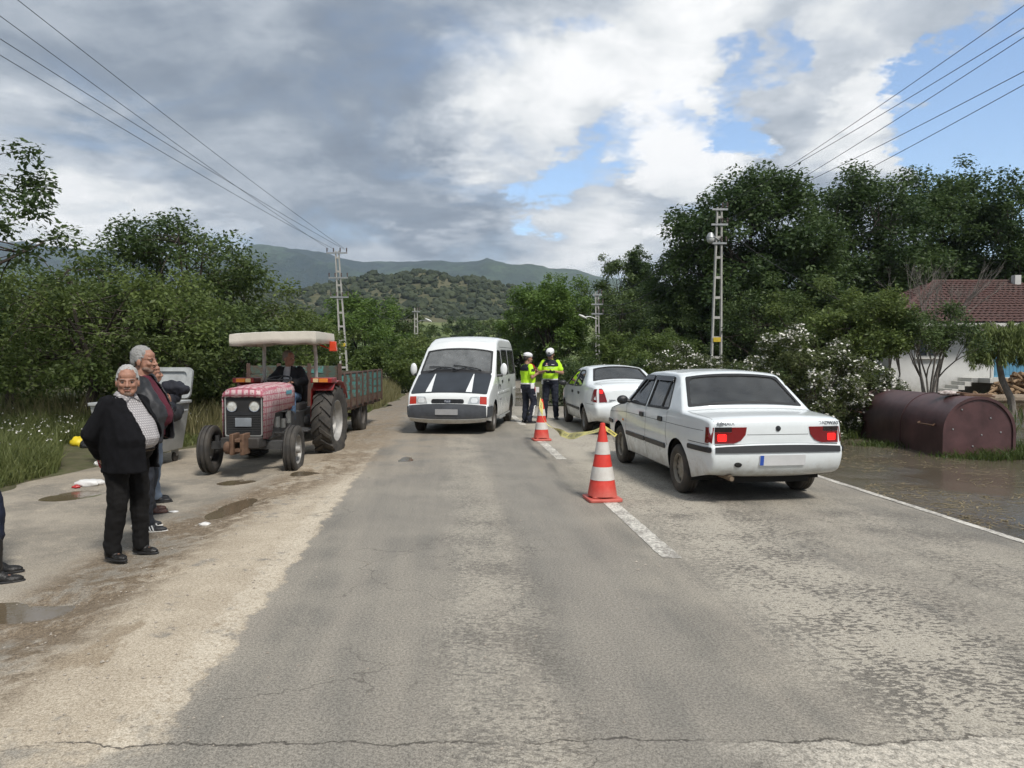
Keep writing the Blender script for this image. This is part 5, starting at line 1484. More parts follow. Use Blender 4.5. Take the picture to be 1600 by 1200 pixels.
    for sg in (-1, 1):
        mb = MB(); mb.box((sg * .36, .48, .52), (.26, .55, .025)); mb.build('foot_plate', GREYC, t, bevel=.004)
        # fender: arc over the tyre with a flat inner side
        mb = MB(); vs, fs = [], []; K = 14
        for i in range(K + 1):
            a = R(52 + 96 * i / K); y, z = .70 * math.cos(a), .63 + .70 * math.sin(a)
            if 1 < i < 10: z = max(z, 1.30)
            for x in (sg * .46, sg * .83): vs.append((x, y, z))
        for i in range(K): fs.append((2 * i, 2 * i + 1, 2 * i + 3, 2 * i + 2))
        b = len(vs); vs.append((sg * .46, -.05, .50)); vs.append((sg * .46, .50, .62))
        for i in range(K): fs.append((b, 2 * i, 2 * i + 2))
        fs.append((b, b + 1, 0))
        mb.add(vs, fs); f = mb.build('fender', RED, t, smooth=True, sharp=40, recalc=False); s = f.modifiers.new('thick', 'SOLIDIFY'); s.thickness = .014
        mb = MB(); mb.box((sg * .66, .36, 1.345), (.36, .34, .085)); mb.build('fender_box', RED, f, bevel=.012)
        mb = MB(); mb.box((sg * .70, .535, 1.345), (.15, .02, .065)); mb.build('indicator', mat('orange_lens', (.62, .20, .03), .2, coat=.5), f, bevel=.006)
        mb = MB(); mb.box((sg * .57, .535, 1.345), (.09, .02, .065)); mb.build('side_light', mat('pale_lens', (.55, .42, .22), .2, coat=.5), f, bevel=.006)
    car_seat(t, 0, .12, .88, .46, mat('tractor_seat', (.04, .035, .035), .8), .38, lean=.15, headrest=False)
    steering_wheel(t, 0, .68, 1.36, .20, -.55 + math.pi / 12)
    mb = MB(); mb.box((0, .86, 1.14), (.40, .16, .30)); mb.build('dashboard', DARK, t, bevel=.03)
    # canopy
    PO = mat('chipped_white_post', (.50, .48, .44), .5, var=.25, scale=14)
    for sg in (-1, 1):
        mb = MB(); mb.tube([(sg * .45, .10, .70), (sg * .45, .10, 1.75), (sg * .43, .14, 2.05)], .032, 10); mb.build('canopy_post', PO, t, smooth=True)
    mb = MB(); mb.bar((-.52, .12, 2.0), (.52, .12, 2.0), .05, .05); mb.bar((-.3, .12, 1.98), (-.3, .75, 2.03), .03, .03); mb.bar((.3, .12, 1.98), (.3, .75, 2.03), .03, .03); mb.build('canopy_frame', PO, t)
    mb = MB(); vs, fs = [], []; nx, ny = 18, 14
    W, L = .70, .56
    for i in range(ny + 1):
        for j in range(nx + 1):
            x, y = -W + 2 * W * j / nx, -.16 + 2 * L * i / ny
            ex = min(1, (W - abs(x)) / .09); ey = min(1, min(y + .16, 2 * L - .16 - y) / .09)
            z = 2.135 + .012 * (1 - (x / W) ** 2) - .012 * (1 - min(ex, ey)) ** 2 - .03 * x + .010 * nz(x * 3, y * 3)
            vs.append((x, y, z))
    for i in range(ny):
        for j in range(nx):
            a = i * (nx + 1) + j; fs.append((a, a + 1, a + nx + 2, a + nx + 1))
    # hanging edge
    loop = [j for j in range(nx + 1)] + [i * (nx + 1) + nx for i in range(1, ny + 1)] + [ny * (nx + 1) + j for j in range(nx - 1, -1, -1)] + [i * (nx + 1) for i in range(ny - 1, 0, -1)]
    b = len(vs)
    for k, i in enumerate(loop):
        x, y, z = vs[i]; vs.append((x * 1.012, y, z - .10 + .004 * math.sin(k * 1.7)))
    c = len(vs)
    for k, i in enumerate(loop):
        x, y, z = vs[i]; vs.append((x * 1.0, y, z - .185 + .008 * math.sin(k * 1.1) + .01 * nz(x * 3, y * 3, 5)))
    n_ = len(loop)
    for k in range(n_):
        k2 = (k + 1) % n_
        fs += [(loop[k], loop[k2], b + k2, b + k), (b + k, b + k2, c + k2, c + k)]
    mb.add(vs, fs); o = mb.build('canopy', CREAM, t, smooth=True, sharp=60); s = o.modifiers.new('thick', 'SOLIDIFY'); s.thickness = .02
    mb = MB(); mb.bar((-.52, .12, 1.95), (-.74, .10, 1.86), .025, .025); mb.box((-.76, .12, 1.92), (.13, .10, .17), taper=.8); mb.build('beacon_lamp', mat('beacon_red', (.60, .06, .02), .25, coat=.4), t, bevel=.02)
    return t
TZ = -0.135
trac = tractor(); trac.location = (-3.84, 12.85, TZ); trac.rotation_euler = (0, 0, R(180 - 1.5))
Mt = Matrix.Translation(trac.location) @ Matrix.Rotation(trac.rotation_euler.z, 4, 'Z')

# ------------------------------------------------------------------ farm trailer
def board_material(name, paint_c, wear, wood=(.16, .12, .085)):
    t = NT(name); ob = t.tc.outputs['Object']
    g = t.noise(t.mapping(ob, (14, 1.2, 14)), 3, 4, .6)
    w = t.mix(t.ss(g, .3, .7), tuple(k * .6 for k in wood), wood)
    pm = t.ss(t.add(t.mul(t.noise(ob, 5, 6, .7), .8), t.mul(g, .2)), wear, wear + .08)
    c = t.mix(pm, w, paint_c); t.bump(g, .5, .01)
    return t.done(c, .75, .3)
def trailer():
    t = empty('farm_trailer', label='wooden farm trailer with peeling turquoise side boards behind the red tractor', cat='trailer')
    TQ = board_material('turquoise_boards', (.085, .25, .23), .455); GRN = board_material('grey_green_boards', (.075, .105, .085), .46, (.12, .095, .07))
    BR = board_material('brown_boards', (.13, .06, .045), .5)
    Lh, W = 1.95, .94; z0, h = .68, .165
    POST = mat('trailer_iron', (.07, .045, .038), .8, .2, scale=10, col2=(.13, .075, .055), bump=.4)
    share = {}
    def board(nm, c, d, m, parent):
        key = (nm, d, m.name)
        if key not in share:
            mb = MB(); mb.box((0, 0, 0), d); o = mb.build(nm, m, parent, bevel=.006, seg=1); share[key] = o.data
        else:
            o = link_mesh(nm, share[key], None, parent); b = o.modifiers.new('bevel', 'BEVEL'); b.width = .006; b.segments = 1
        o.location = c; o.rotation_euler = (random.Random(str(c)).uniform(-.008, .008), random.Random(str(c) + 'b').uniform(-.006, .006), 0)
        return o
    fl = MB(); fl.box((0, 0, .63), (1.84, 3.9, .05)); fl.build('floor', BR, t)
    for sg in (-1, 1):
        e = bpy.data.objects.new('side_wall', None); col.objects.link(e); e.parent = t
        for k in range(4): board('board', (sg * W, 0, z0 + .085 + k * (h + .006)), (.035, 3.86, h), TQ if k else BR, e)
        for k in range(8):
            y = -1.88 + 3.76 * k / 7; board('stake', (sg * (W + .032), y, z0 + .33), (.028, .075, .74), POST, e)
        board('top_rail', (sg * (W + .003), 0, z0 + .70), (.05, 3.9, .035), POST, e)
    e = bpy.data.objects.new('headboard', None); col.objects.link(e); e.parent = t
    for k in range(5): board('board', (0, Lh, z0 + .085 + k * (h + .006)), (1.86, .035, h), GRN, e)
    board('board', (-.30, Lh + .02, z0 + .085 + 4 * (h + .006)), (.55, .012, h * .8), TQ, e)
    for x in (-.90, -.3, .3, .90): board('stake', (x, Lh + .035, z0 + .42), (.075, .03, .95), POST, e)
    e = bpy.data.objects.new('tailboard', None); col.objects.link(e); e.parent = t
    for k in range(4): board('board', (0, -Lh, z0 + .085 + k * (h + .006)), (1.86, .035, h), GRN, e)
    mb = MB()
    for x in (-.42, .42): mb.bar((x, -1.9, .55), (x, 1.9, .55), .08, .12)
    for y in (-1.5, -.5, .5, 1.5): mb.bar((-.85, y, .585), (.85, y, .585), .07, .05)
    mb.bar((-.42, 1.8, .50), (0, 2.35, .46), .07, .09); mb.bar((.42, 1.8, .50), (0, 2.35, .46), .07, .09); mb.build('chassis', POST, t)
    TR = MATS['tractor_tyre']
    for sg in (-1, 1):
        wheel(t, (sg * .80, -.15, .40), .40, .22, mat('trailer_rim', (.11, .10, .09), .7, .2), TR, sg, 'disc', .21)
    mb = MB(); mb.tube([(-.75, -.15, .40), (.75, -.15, .40)], .045, 10)
    for x in (-.42, .42): mb.box((x, -.15, .47), (.07, .7, .05))
    mb.build('axle', POST, t, smooth=True, sharp=40)
    return t
trl = trailer(); trl.location = (-4.25, 16.45, -.10); trl.rotation_euler = (0, 0, R(180 - 1))
# ------------------------------------------------------------------ people
# local axes: facing +Y, X to the figure's right hand side when seen from behind (its left hand is -X)
def sph(n=10, m=7):
    out = []
    for i in range(m + 1):
        th = math.pi * i / m
        for j in range(n if 0 < i < m else 1):
            ph = 2 * math.pi * j / n; out.append(Vector((math.sin(th) * math.cos(ph), math.sin(th) * math.sin(ph), math.cos(th))))
    return out
SPH = sph()
def hull_into(bm, pts):
    vs = [bm.verts.new(p) for p in pts]
    r = bmesh.ops.convex_hull(bm, input=vs, use_existing_faces=False)
    dead = [g for g in r['geom_interior'] if isinstance(g, bmesh.types.BMVert)] + [g for g in r['geom_unused'] if isinstance(g, bmesh.types.BMVert)]
    if dead: bmesh.ops.delete(bm, geom=list(set(dead)), context='VERTS')
class Fig:
    """convex pieces that are fused into one continuous skin"""
    def __init__(s): s.parts = []
    def cap(s, a, ra, b, rb):
        a, b = Vector(a), Vector(b); s.parts.append([a + p * ra for p in SPH] + [b + p * rb for p in SPH]); return s
    def chain(s, pts):               # [(p, r), ...]
        for (a, ra), (b, rb) in zip(pts, pts[1:]): s.cap(a, ra, b, rb)
        return s
    def ell(s, c, r, rot=None):
        c = Vector(c); s.parts.append([c + ((rot @ Vector((p.x * r[0], p.y * r[1], p.z * r[2]))) if rot else Vector((p.x * r[0], p.y * r[1], p.z * r[2]))) for p in SPH]); return s
    def loft(s, rings):              # [(centre, rx, ry), ...] soft-edged discs, hulls between neighbours
        for (c0, x0, y0), (c1, x1, y1) in zip(rings, rings[1:]):
            pts = []
            for c, rx, ry in ((c0, x0, y0), (c1, x1, y1)):
                c = Vector(c)
                for k in range(16):
                    a = 2 * math.pi * k / 16
                    e = .8; ca, sa = math.cos(a), math.sin(a)
                    pts.append(c + Vector((rx * math.copysign(abs(ca) ** e, ca), ry * math.copysign(abs(sa) ** e, sa), 0)))
            s.parts.append(pts)
        return s
    def box(s, c, d, rot=None):
        c = Vector(c); pts = []
        for x in (-1, 1):
            for y in (-1, 1):
                for z in (-1, 1):
                    q = Vector((x * d[0] / 2, y * d[1] / 2, z * d[2] / 2)); pts.append(c + (rot @ q if rot else q))
        s.parts.append(pts); return s
    def fuse(s, voxel, smooth=3, folds=None, cut=None, scale=1.0, warp=None):
        bm = bmesh.new()
        for pts in s.parts:
            b2 = bmesh.new(); hull_into(b2, pts); me = bpy.data.meshes.new('t'); b2.to_mesh(me); b2.free(); bm.from_mesh(me); bpy.data.meshes.remove(me)
        bmesh.ops.recalc_face_normals(bm, faces=bm.faces)
        me = bpy.data.meshes.new('figure'); bm.to_mesh(me); bm.free()
        o = bpy.data.objects.new('figure', me); col.objects.link(o)
        m = o.modifiers.new('r', 'REMESH'); m.mode = 'VOXEL'; m.voxel_size = voxel
        if smooth: q = o.modifiers.new('s', 'SMOOTH'); q.factor = .5; q.iterations = smooth
        dg = bpy.context.evaluated_depsgraph_get()
        out = bpy.data.meshes.new_from_object(o.evaluated_get(dg))
        bpy.data.objects.remove(o); bpy.data.meshes.remove(me)
        n = len(out.vertices); co = np.zeros(n * 3, np.float32); out.vertices.foreach_get('co', co); co = co.reshape(-1, 3)
        if folds:
            amp, fx, fz, seed = folds
            nn = np.zeros(n * 3, np.float32); out.vertices.foreach_get('normal', nn); nn = nn.reshape(-1, 3)
            d = np.array([mnoise.noise((c[0] * fx + seed, c[1] * fx, c[2] * fz)) + .5 * mnoise.noise((c[0] * fx * 2.3, c[1] * fx * 2.3 + seed, c[2] * fz * 2.0)) for c in co], np.float32)
            co = co + nn * (d * amp)[:, None]; 
        if warp: co = np.array([warp(*c) for c in co], np.float32)
        out.vertices.foreach_set('co', co.astype(np.float32).ravel())
        if cut:
            b = bmesh.new(); b.from_mesh(out)
            bmesh.ops.delete(b, geom=[f for f in b.faces if cut(f.calc_center_median())], context='FACES'); b.to_mesh(out); b.free()
        out.materials.clear(); shade(out); out.name = 'figure'
        return out
SKIN = mat('weathered_skin', (.34, .175, .12), .55, var=.16, scale=22, bump=.15, bscale=150, spec=.4)
SKIN2 = mat('tanned_skin', (.33, .18, .12), .55, var=.14, scale=22, spec=.4)
HAIRG = mat('grey_hair', (.28, .275, .265), .8, var=.2, scale=60, bump=.6, bscale=180)
HAIRW = mat('white_grey_hair', (.40, .39, .37), .8, var=.15, scale=60, bump=.6, bscale=180)
HAIRD = mat('dark_hair', (.035, .028, .024), .7, var=.4, scale=60, bump=.6, bscale=180)
EYE = mat('eye_white', (.22, .19, .17), .2, var=.02)
PUP = mat('eye_dark', (.02, .015, .012), .2)
LIP = mat('lip', (.34, .14, .11), .5)

def rotz(a): return Matrix.Rotation(a, 3, 'Z')
def head_frame(hc, yaw=0.0, pitch=0.0, k=1.0):
    M = (rotz(yaw) @ Matrix.Rotation(pitch, 3, 'X'))
    return lambda x, y, z: Vector(hc) + M @ (Vector((x, y, z)) * k), M
def add_head(f, hc, yaw, pitch, neck, k=1.0, jowl=0.0):
    h, M = head_frame(hc, yaw, pitch, k)
    def E(c, r): f.ell(h(*c), [q * k for q in r], M)
    E((0, -.012, .040), (.074, .094, .085)); E((0, .022, -.02), (.062 + jowl * .01, .066, .085)); E((0, .050, -.075), (.036 + jowl * .02, .034, .030))
    E((0, .03, -.055), (.056 + jowl * .012, .05, .045))
    E((0, .062, .022), (.058, .028, .014)); E((0, .060, .05), (.052, .026, .035))
    for s in (-1, 1):
        E((s * .036, .060, -.022), (.024, .024, .020)); E((s * .077, -.008, -.012), (.010, .020, .032))
    f.cap(h(0, .086, .012), .009 * k, h(0, .108, -.022), .013 * k)
    for s in (-1, 1): E((s * .013, .095, -.026), (.010, .012, .009))
    E((0, .083, -.053), (.025, .014, .007)); E((0, .081, -.066), (.022, .014, .007))
    f.cap(h(0, -.015, -.06), .054 * k, neck, .062 * k)
def face_parts(root, hc, yaw, pitch, k, hair, brow=None, hair_style='short', stubble=None, seed=0, skin=None):
    h, M = head_frame(hc, yaw, pitch, k)
    for s in (-1, 1):
        mb = MB(); mb.ell(h(s * .031, .073, .004), (.0120 * k, .0125 * k, .0060 * k), 10, 8, M); e = mb.build('eye', EYE, root, smooth=True)
        mb = MB(); mb.ell(h(s * .031, .0815, .004), (.0068 * k, .005 * k, .0052 * k), 8, 6, M); mb.build('pupil', PUP, e, smooth=True)
        mb = MB(); mb.ell(h(s * .033, .085, .025), (.017 * k, .005 * k, .0035 * k), 10, 6, M @ Matrix.Rotation(s * -.12, 3, 'Y')); mb.build('eyebrow', brow or hair, root, smooth=True)
    mb = MB(); mb.ell(h(0, .0945, -.0585), (.021 * k, .005 * k, .004 * k), 10, 6, M); mb.build('mouth', LIP, root, smooth=True)
    if hair_style in ('short', 'receding'):
        f = Fig()
        def E(c, r): f.ell(h(*c), [q * k for q in r], M)
        E((0, -.022, .048), (.079, .094, .088)); E((0, -.055, .0), (.070, .055, .065))
        for s in (-1, 1): E((s * .070, -.015, .02), (.012, .035, .04))
        Mi = M.inverted(); H0 = Vector(hc)
        def cut(p):
            q = (Mi @ (p - H0)) / k
            line = .066 if hair_style == 'short' else .085
            return (q.y > .035 and q.z < line + .02 * math.cos(q.x * 40)) or (q.y > .012 and q.z < .03) or (q.y > -.045 and q.z < -.008) or q.z < -.045 or (q.y > .075)
        me = f.fuse(.008, 2, (.005, 60, 60, seed), cut)
        link_mesh('hair', me, hair, root)
    if stubble:
        f = Fig()
        def E(c, r): f.ell(h(*c), [q * k for q in r], M)
        E((0, .052, -.078), (.041, .036, .026)); E((0, .033, -.062), (.0625, .046, .034)); E((0, .088, -.043), (.028, .012, .006))
        Mi = M.inverted(); H0 = Vector(hc)
        me = f.fuse(.006, 1, (.002, 90, 90, seed), lambda p: (lambda q: (abs(q.x) < .026 and q.z > -.068 and q.z < -.048) or q.y < -.005)((Mi @ (p - H0)) / k))
        link_mesh('beard', me, stubble, root)
def add_hand(f, wrist, d, n, curl=.4, k=1.0, thumb=1, spread=.0):
    """wrist, d: direction of the fingers, n: palm normal (the fingers curl towards it), thumb: +1/-1 side"""
    w, d, n = Vector(wrist), Vector(d).normalized(), Vector(n).normalized(); n = (n - d * n.dot(d)).normalized(); s = d.cross(n) * thumb
    R3 = Matrix((s, d, n)).transposed()
    f.ell(w + d * .05 * k, (.041 * k, .056 * k, .017 * k), R3); f.cap(w - d * .02, .026 * k, w + d * .02 * k, .027 * k)
    for i, (off, L) in enumerate(((.030, .072), (.010, .080), (-.010, .074), (-.029, .058))):
        p = w + d * .092 * k + s * off * k; a = curl; q = p; dirn = d.copy()
        for j in range(3):
            dirn = (dirn * math.cos(a) + n * math.sin(a)).normalized() if j else (d * math.cos(a * .7) + n * math.sin(a * .7)).normalized()
            e = q + dirn * L * k * (.42, .32, .26)[j]; f.cap(q, (.0095 - .0012 * j) * k, e, (.0085 - .0012 * j) * k); q = e
            n2 = n; 
    p = w + d * .03 * k + s * .034 * k; m = p + (s * .55 + d * .65 + n * .35).normalized() * .042 * k; e = m + (s * .15 + d * .75 + n * .5).normalized() * .034 * k
    f.chain([(p, .013 * k), (m, .0105 * k), (e, .009 * k)])

def person(name, loc, rz, H, spec):
    """spec: joints in metres for a 1.70 m figure plus clothing; returns the root"""
    k = H / 1.70
    t = empty(name, loc, rz, spec['label'], 'person', spec.get('group'))
    S = lambda p: Vector(p) * k
    J = dict(hipL=(-.095, 0, .90), hipR=(.095, 0, .90), kneeL=(-.10, .02, .49), kneeR=(.10, .02, .49), ankL=(-.10, -.02, .09), ankR=(.10, -.02, .09),
             shL=(-.168, -.01, 1.385), shR=(.168, -.01, 1.385), elL=(-.25, -.04, 1.13), elR=(.25, -.04, 1.13), wrL=(-.24, .06, .90), wrR=(.24, .06, .90),
             pelvis=(0, 0, .93), chest=(0, 0, 1.25), neck=(0, -.01, 1.45), head=(0, .02, 1.585), footL=0.0, footR=0.0)
    J.update(spec.get('J', {}))
    j = {a: (S(b) if isinstance(b, tuple) else b) for a, b in J.items()}
    vx = spec.get('voxel', .009); skin = spec.get('skin', SKIN)
    belly = spec.get('belly', 0.0); yaw, pitch = spec.get('yaw', 0), spec.get('pitch', 0); hk = spec.get('hk', 1.12) * k
    hands = spec.get('hands', {})
    # torso rings shared by body and clothing
    pv, ch, nk = j['pelvis'], j['chest'], j['neck']
    def rings(g, lo=None, hi=None, hem=None):
        w = spec.get('wide', 1.0) * k; out = [(pv + Vector((0, 0, -.06 * k)), .150 * w + g, .105 * k + g), (pv + Vector((0, .02 * belly, .03 * k)), .160 * w + g, .115 * k + belly * .03 + g)]
        mid = pv.lerp(ch, .25); out.append((mid + Vector((0, belly * .045, 0)), .162 * w + belly * .017 + g, .116 * k + belly * .056 + g))
        mid = pv.lerp(ch, .45); out.append((mid + Vector((0, belly * .055, 0)), .160 * w + belly * .022 + g, .115 * k + belly * .065 + g))
        mid = pv.lerp(ch, .75); out.append((mid + Vector((0, belly * .04, 0)), .168 * w + belly * .012 + g, .118 * k + belly * .045 + g))
        out.append((ch + Vector((0, belly * .01, .03 * k)), .180 * w + g, .122 * k + belly * .012 + g)); sh = (j['shL'] + j['shR']) / 2
        out.append((sh + Vector((0, 0, -.03 * k)), .175 * w + g, .105 * k + g)); out.append((sh + Vector((0, 0, .035 * k)), .115 * w + g, .075 * k + g)); out.append((nk + Vector((0, 0, .0)), .068 * k + g * .6, .066 * k + g * .6))
        return out
    f = Fig(); f.loft(rings(-.012)); add_head(f, j['head'], yaw, pitch, nk, hk, spec.get('jowl', 0))
    for s in 'LR':
        f.chain([(j['sh' + s], .052 * k), (j['el' + s], .040 * k)]); f.chain([(j['el' + s], .040 * k), (j['wr' + s], .027 * k)])
        hd = hands.get(s); d, n, c, th = hd if hd else ((j['wr' + s] - j['el' + s]), (0, 1, 0), .5, -1 if s == 'L' else 1)
        add_hand(f, j['wr' + s], d, n, c, k, th)
        f.chain([(j['hip' + s], .082 * k), (j['knee' + s], .055 * k)]); f.chain([(j['knee' + s], .055 * k), (j['ank' + s], .038 * k)])
        fd = rotz(j['foot' + s]) @ Vector((0, 1, 0)); a = j['ank' + s]
        f.cap(a - fd * .03 * k - Vector((0, 0, .04 * k)), .03 * k, a + fd * .13 * k - Vector((0, 0, .055 * k)), .022 * k)
    b = link_mesh('body', f.fuse(spec.get('bvoxel', vx * .75), 2), skin, t)
    face_parts(t, j['head'], yaw, pitch, hk, spec.get('hair', HAIRG), spec.get('brow'), spec.get('hair_style', 'short'), spec.get('stubble'), len(spec['label']))
    # trousers
    f = Fig(); g = spec.get('tr_g', .018); R_ = rings(g - .004); f.loft([(c_, a_ + .010, b_ + .010) for c_, a_, b_ in R_[:3]]); f.ell(pv + Vector((0, -.03, -.05 * k)), (.150 * k + g, .115 * k + g, .10 * k))
    for s in 'LR':
        f.chain([(j['hip' + s], .088 * k + g), (j['knee' + s], .058 * k + g)])
        a = j['ank' + s]; hi = spec.get('boots', 0) * .95 if spec.get('boots', 0) >= .2 else 0; e_ = a.lerp(j['knee' + s], hi / .40); f.chain([(j['knee' + s], .058 * k + g), (e_ + Vector((0, .0, .03 * k)), .044 * k + g + hi * .05)])
        if not hi: f.cap(a + Vector((0, 0, .05 * k)), .045 * k + g, a + Vector((0, .012, -.005 * k)), .046 * k + g)
    zt = pv.z + .045 * k
    me = f.fuse(vx, 2, (.010, 9, 14, 1.7 + len(spec['label'])), (lambda p: p.z > zt) if spec.get('tr_cut', True) else None)
    link_mesh('trousers', me, spec['trousers'], t)
    # shoes
    for s in 'LR':
        a = j['ank' + s]; fd = rotz(j['foot' + s]) @ Vector((0, 1, 0)); si = fd.cross(Vector((0, 0, 1))); z0 = a.z - .09 * k
        f = Fig(); base = Vector((a.x, a.y, z0)); R3 = Matrix((si, fd, Vector((0, 0, 1)))).transposed(); boot = spec.get('boots', 0)
        f.cap(base - fd * .045 * k + Vector((0, 0, .045 * k)), .040 * k, base + fd * .05 * k + Vector((0, 0, .045 * k)), .042 * k)
        f.ell(base + fd * .11 * k + Vector((0, 0, .030 * k)), (.048 * k, .085 * k, .032 * k), R3); f.cap(base - fd * .03 * k + Vector((0, 0, .05 * k)), .042 * k, a + Vector((0, 0, .0)), .046 * k)
        if boot: f.cap(a, .052 * k, a + Vector((0, 0, boot)) + (j['knee' + s] - a).normalized() * .02, .060 * k)
        me = f.fuse(min(vx, .008), 2, (.003, 40, 40, 3.0)); 
        zc = z0
        co = np.zeros(len(me.vertices) * 3, np.float32); me.vertices.foreach_get('co', co); co = co.reshape(-1, 3); co[:, 2] = np.maximum(co[:, 2], z0); me.vertices.foreach_set('co', co.ravel())
        sh = link_mesh('boot' if boot else 'shoe', me, spec['shoes'], t)
        mb = MB(); pts = []
        for i in range(20):
            an = 2 * math.pi * i / 20; x, y = .050 * k * math.cos(an), .055 * k + .148 * k * math.sin(an); x *= (1.0 if y > .02 else .86); pts.append((x, y))
        mb.prism(pts, .001, .022 * k, fmap=lambda x, y, z: base + R3 @ Vector((x, y, z))); mb.build('sole', spec.get('sole', RUBBER), sh, bevel=.004)
        if spec.get('stripes'):
            for q in range(3):
                for sd in (-1, 1):
                    mb = MB(); c0 = base + fd * (.035 + .028 * q) * k; p0 = c0 + si * sd * .0485 * k + Vector((0, 0, .026 * k)); p1 = c0 - fd * .022 * k + si * sd * .043 * k + Vector((0, 0, .072 * k))
                    mb.bar(p0, p1, .006, .012 * k, up=si); mb.build('stripe', PAPER, sh)
    # belt
    if 'belt' in spec:
        mb = MB(); vs, fs = [], []; n = 32
        for i in range(n):
            a = 2 * math.pi * i / n; r = R_[1]
            for z in (-.018, .018):
                c = r[0] + Vector((0, 0, .012 * k)); vs.append(c + Vector(((r[1] + .012) * math.copysign(abs(math.cos(a)) ** .8, math.cos(a)), (r[2] + .012) * math.copysign(abs(math.sin(a)) ** .8, math.sin(a)), z)))
        for i in range(n): fs.append((2 * i, 2 * ((i + 1) % n), 2 * ((i + 1) % n) + 1, 2 * i + 1))
        mb.add(vs, fs); o = mb.build('belt', spec['belt'], t, smooth=True); q = o.modifiers.new('thick', 'SOLIDIFY'); q.thickness = .006
    # upper clothing layers
    for L in spec['tops']:
        g = L['g']; f = Fig(); rr = rings(g)
        z_hem = L.get('hem', pv.z / k - .06) * k
        base = rr[1] if L.get('hem', .9) > .84 else rr[0]
        hemc = Vector((rr[1][0].x, rr[1][0].y + L.get('hem_y', 0), z_hem))
        st = L.get('straight', 0); hx, hy = rr[1][1] + (max(rr[3][1], rr[1][1]) - rr[1][1]) * st, rr[1][2] + (max(rr[3][2], rr[1][2]) - rr[1][2]) * st
        if st: hemc = hemc + Vector((0, (rr[3][0].y - rr[1][0].y) * st, 0)); rr[1] = (rr[1][0].lerp(Vector((rr[3][0].x, rr[3][0].y, rr[1][0].z)), st), hx, hy)
        lst = [(hemc, hx + L.get('flare', .0), hy + L.get('flare', .0))] + [q for i, q in enumerate(rr) if q[0].z > z_hem + .01 and not (i == 0 and st)]
        if L.get('collar') is False: lst = lst[:-1]
        f.loft(lst)
        sl = L.get('sleeve', 1.0)
        for s in 'LR':
            a, e, w = j['sh' + s], j['el' + s], j['wr' + s]
            f.ell(a + Vector((0, 0, -.02)), (.050 * k + g * .8, .054 * k + g * .8, .048 * k + g * .6))
            if sl >= 1: f.chain([(a, .050 * k + g * .8), (e, .045 * k + g * .9)]); f.chain([(e, .045 * k + g * .9), (e.lerp(w, .97), .034 * k + g * .9)])
            elif sl > 0: f.chain([(a, .050 * k + g * .9), (a.lerp(e, sl), .054 * k + g)])
        cut = None; op = L.get('open')
        zn = nk.z + .012
        if op is not None:
            def cut(p, op=op): return (p.y > .0 and p.x > op[0] + (p.z - pv.z) * op[2] and p.x < op[1] + (p.z - pv.z) * op[3] and p.z < zn + .1 and abs(p.x) < .21) or p.z > zn + .03
        me = f.fuse(vx, 2, (L.get('fold', .009), 11, 7, 4.1 + 3 * g * 100), cut)
        o = link_mesh(L['name'], me, L['m'], t)
        if op is not None: q = o.modifiers.new('thick', 'SOLIDIFY'); q.thickness = .012; q.offset = -1
        if L.get('band'):                       # second colour above a height: its own piece of cloth
            bz, bm_, nm = L['band']; f2 = Fig(); g2 = g + .013; r2 = [q for q in rings(g2)]
            lo = Vector((r2[5][0].x, r2[5][0].y, bz * k)); a4 = r2[5]
            f2.loft([(lo, a4[1] * .985, a4[2] * .995)] + [q for q in r2 if q[0].z > bz * k + .01])
            link_mesh(nm, f2.fuse(vx, 2), bm_, t)
    return t, j, k
def shirt_check():
    t = NT('checked_shirt'); ob = t.tc.outputs['Object']
    m = t.mapping(ob, (46, 46, 52)); q = t.sep(m)
    a = t.ss(t.math('ABSOLUTE', t.math('SUBTRACT', t.math('FRACT', t.add(q[0], t.mul(q[1], .6)), 0), .5)), .22, .30)
    b = t.ss(t.math('ABSOLUTE', t.math('SUBTRACT', t.math('FRACT', q[2], 0), .5)), .25, .34)
    c = t.mix(t.mul(t.math('MAXIMUM', a, b), .8), (.52, .50, .495), (.22, .205, .215)); return t.done(c, .85, .2)
BLACKW = mat('black_wool', (.0065, .0065, .008), .95, var=.3, scale=20, bump=.5, bscale=250, spec=.2)
BLACKT = mat('black_trousers', (.0075, .007, .007), .85, var=.2, bump=.3, bscale=250, spec=.25)
NAVY = mat('navy_trousers', (0.0086, 0.0115, 0.0245), .8, var=.2, bump=.3, bscale=250)
LEATHER = mat('black_leather', (.014, .013, .012), .45, var=.3, scale=15, bump=.2)
G_MEN = 'men standing in a row beside the road'
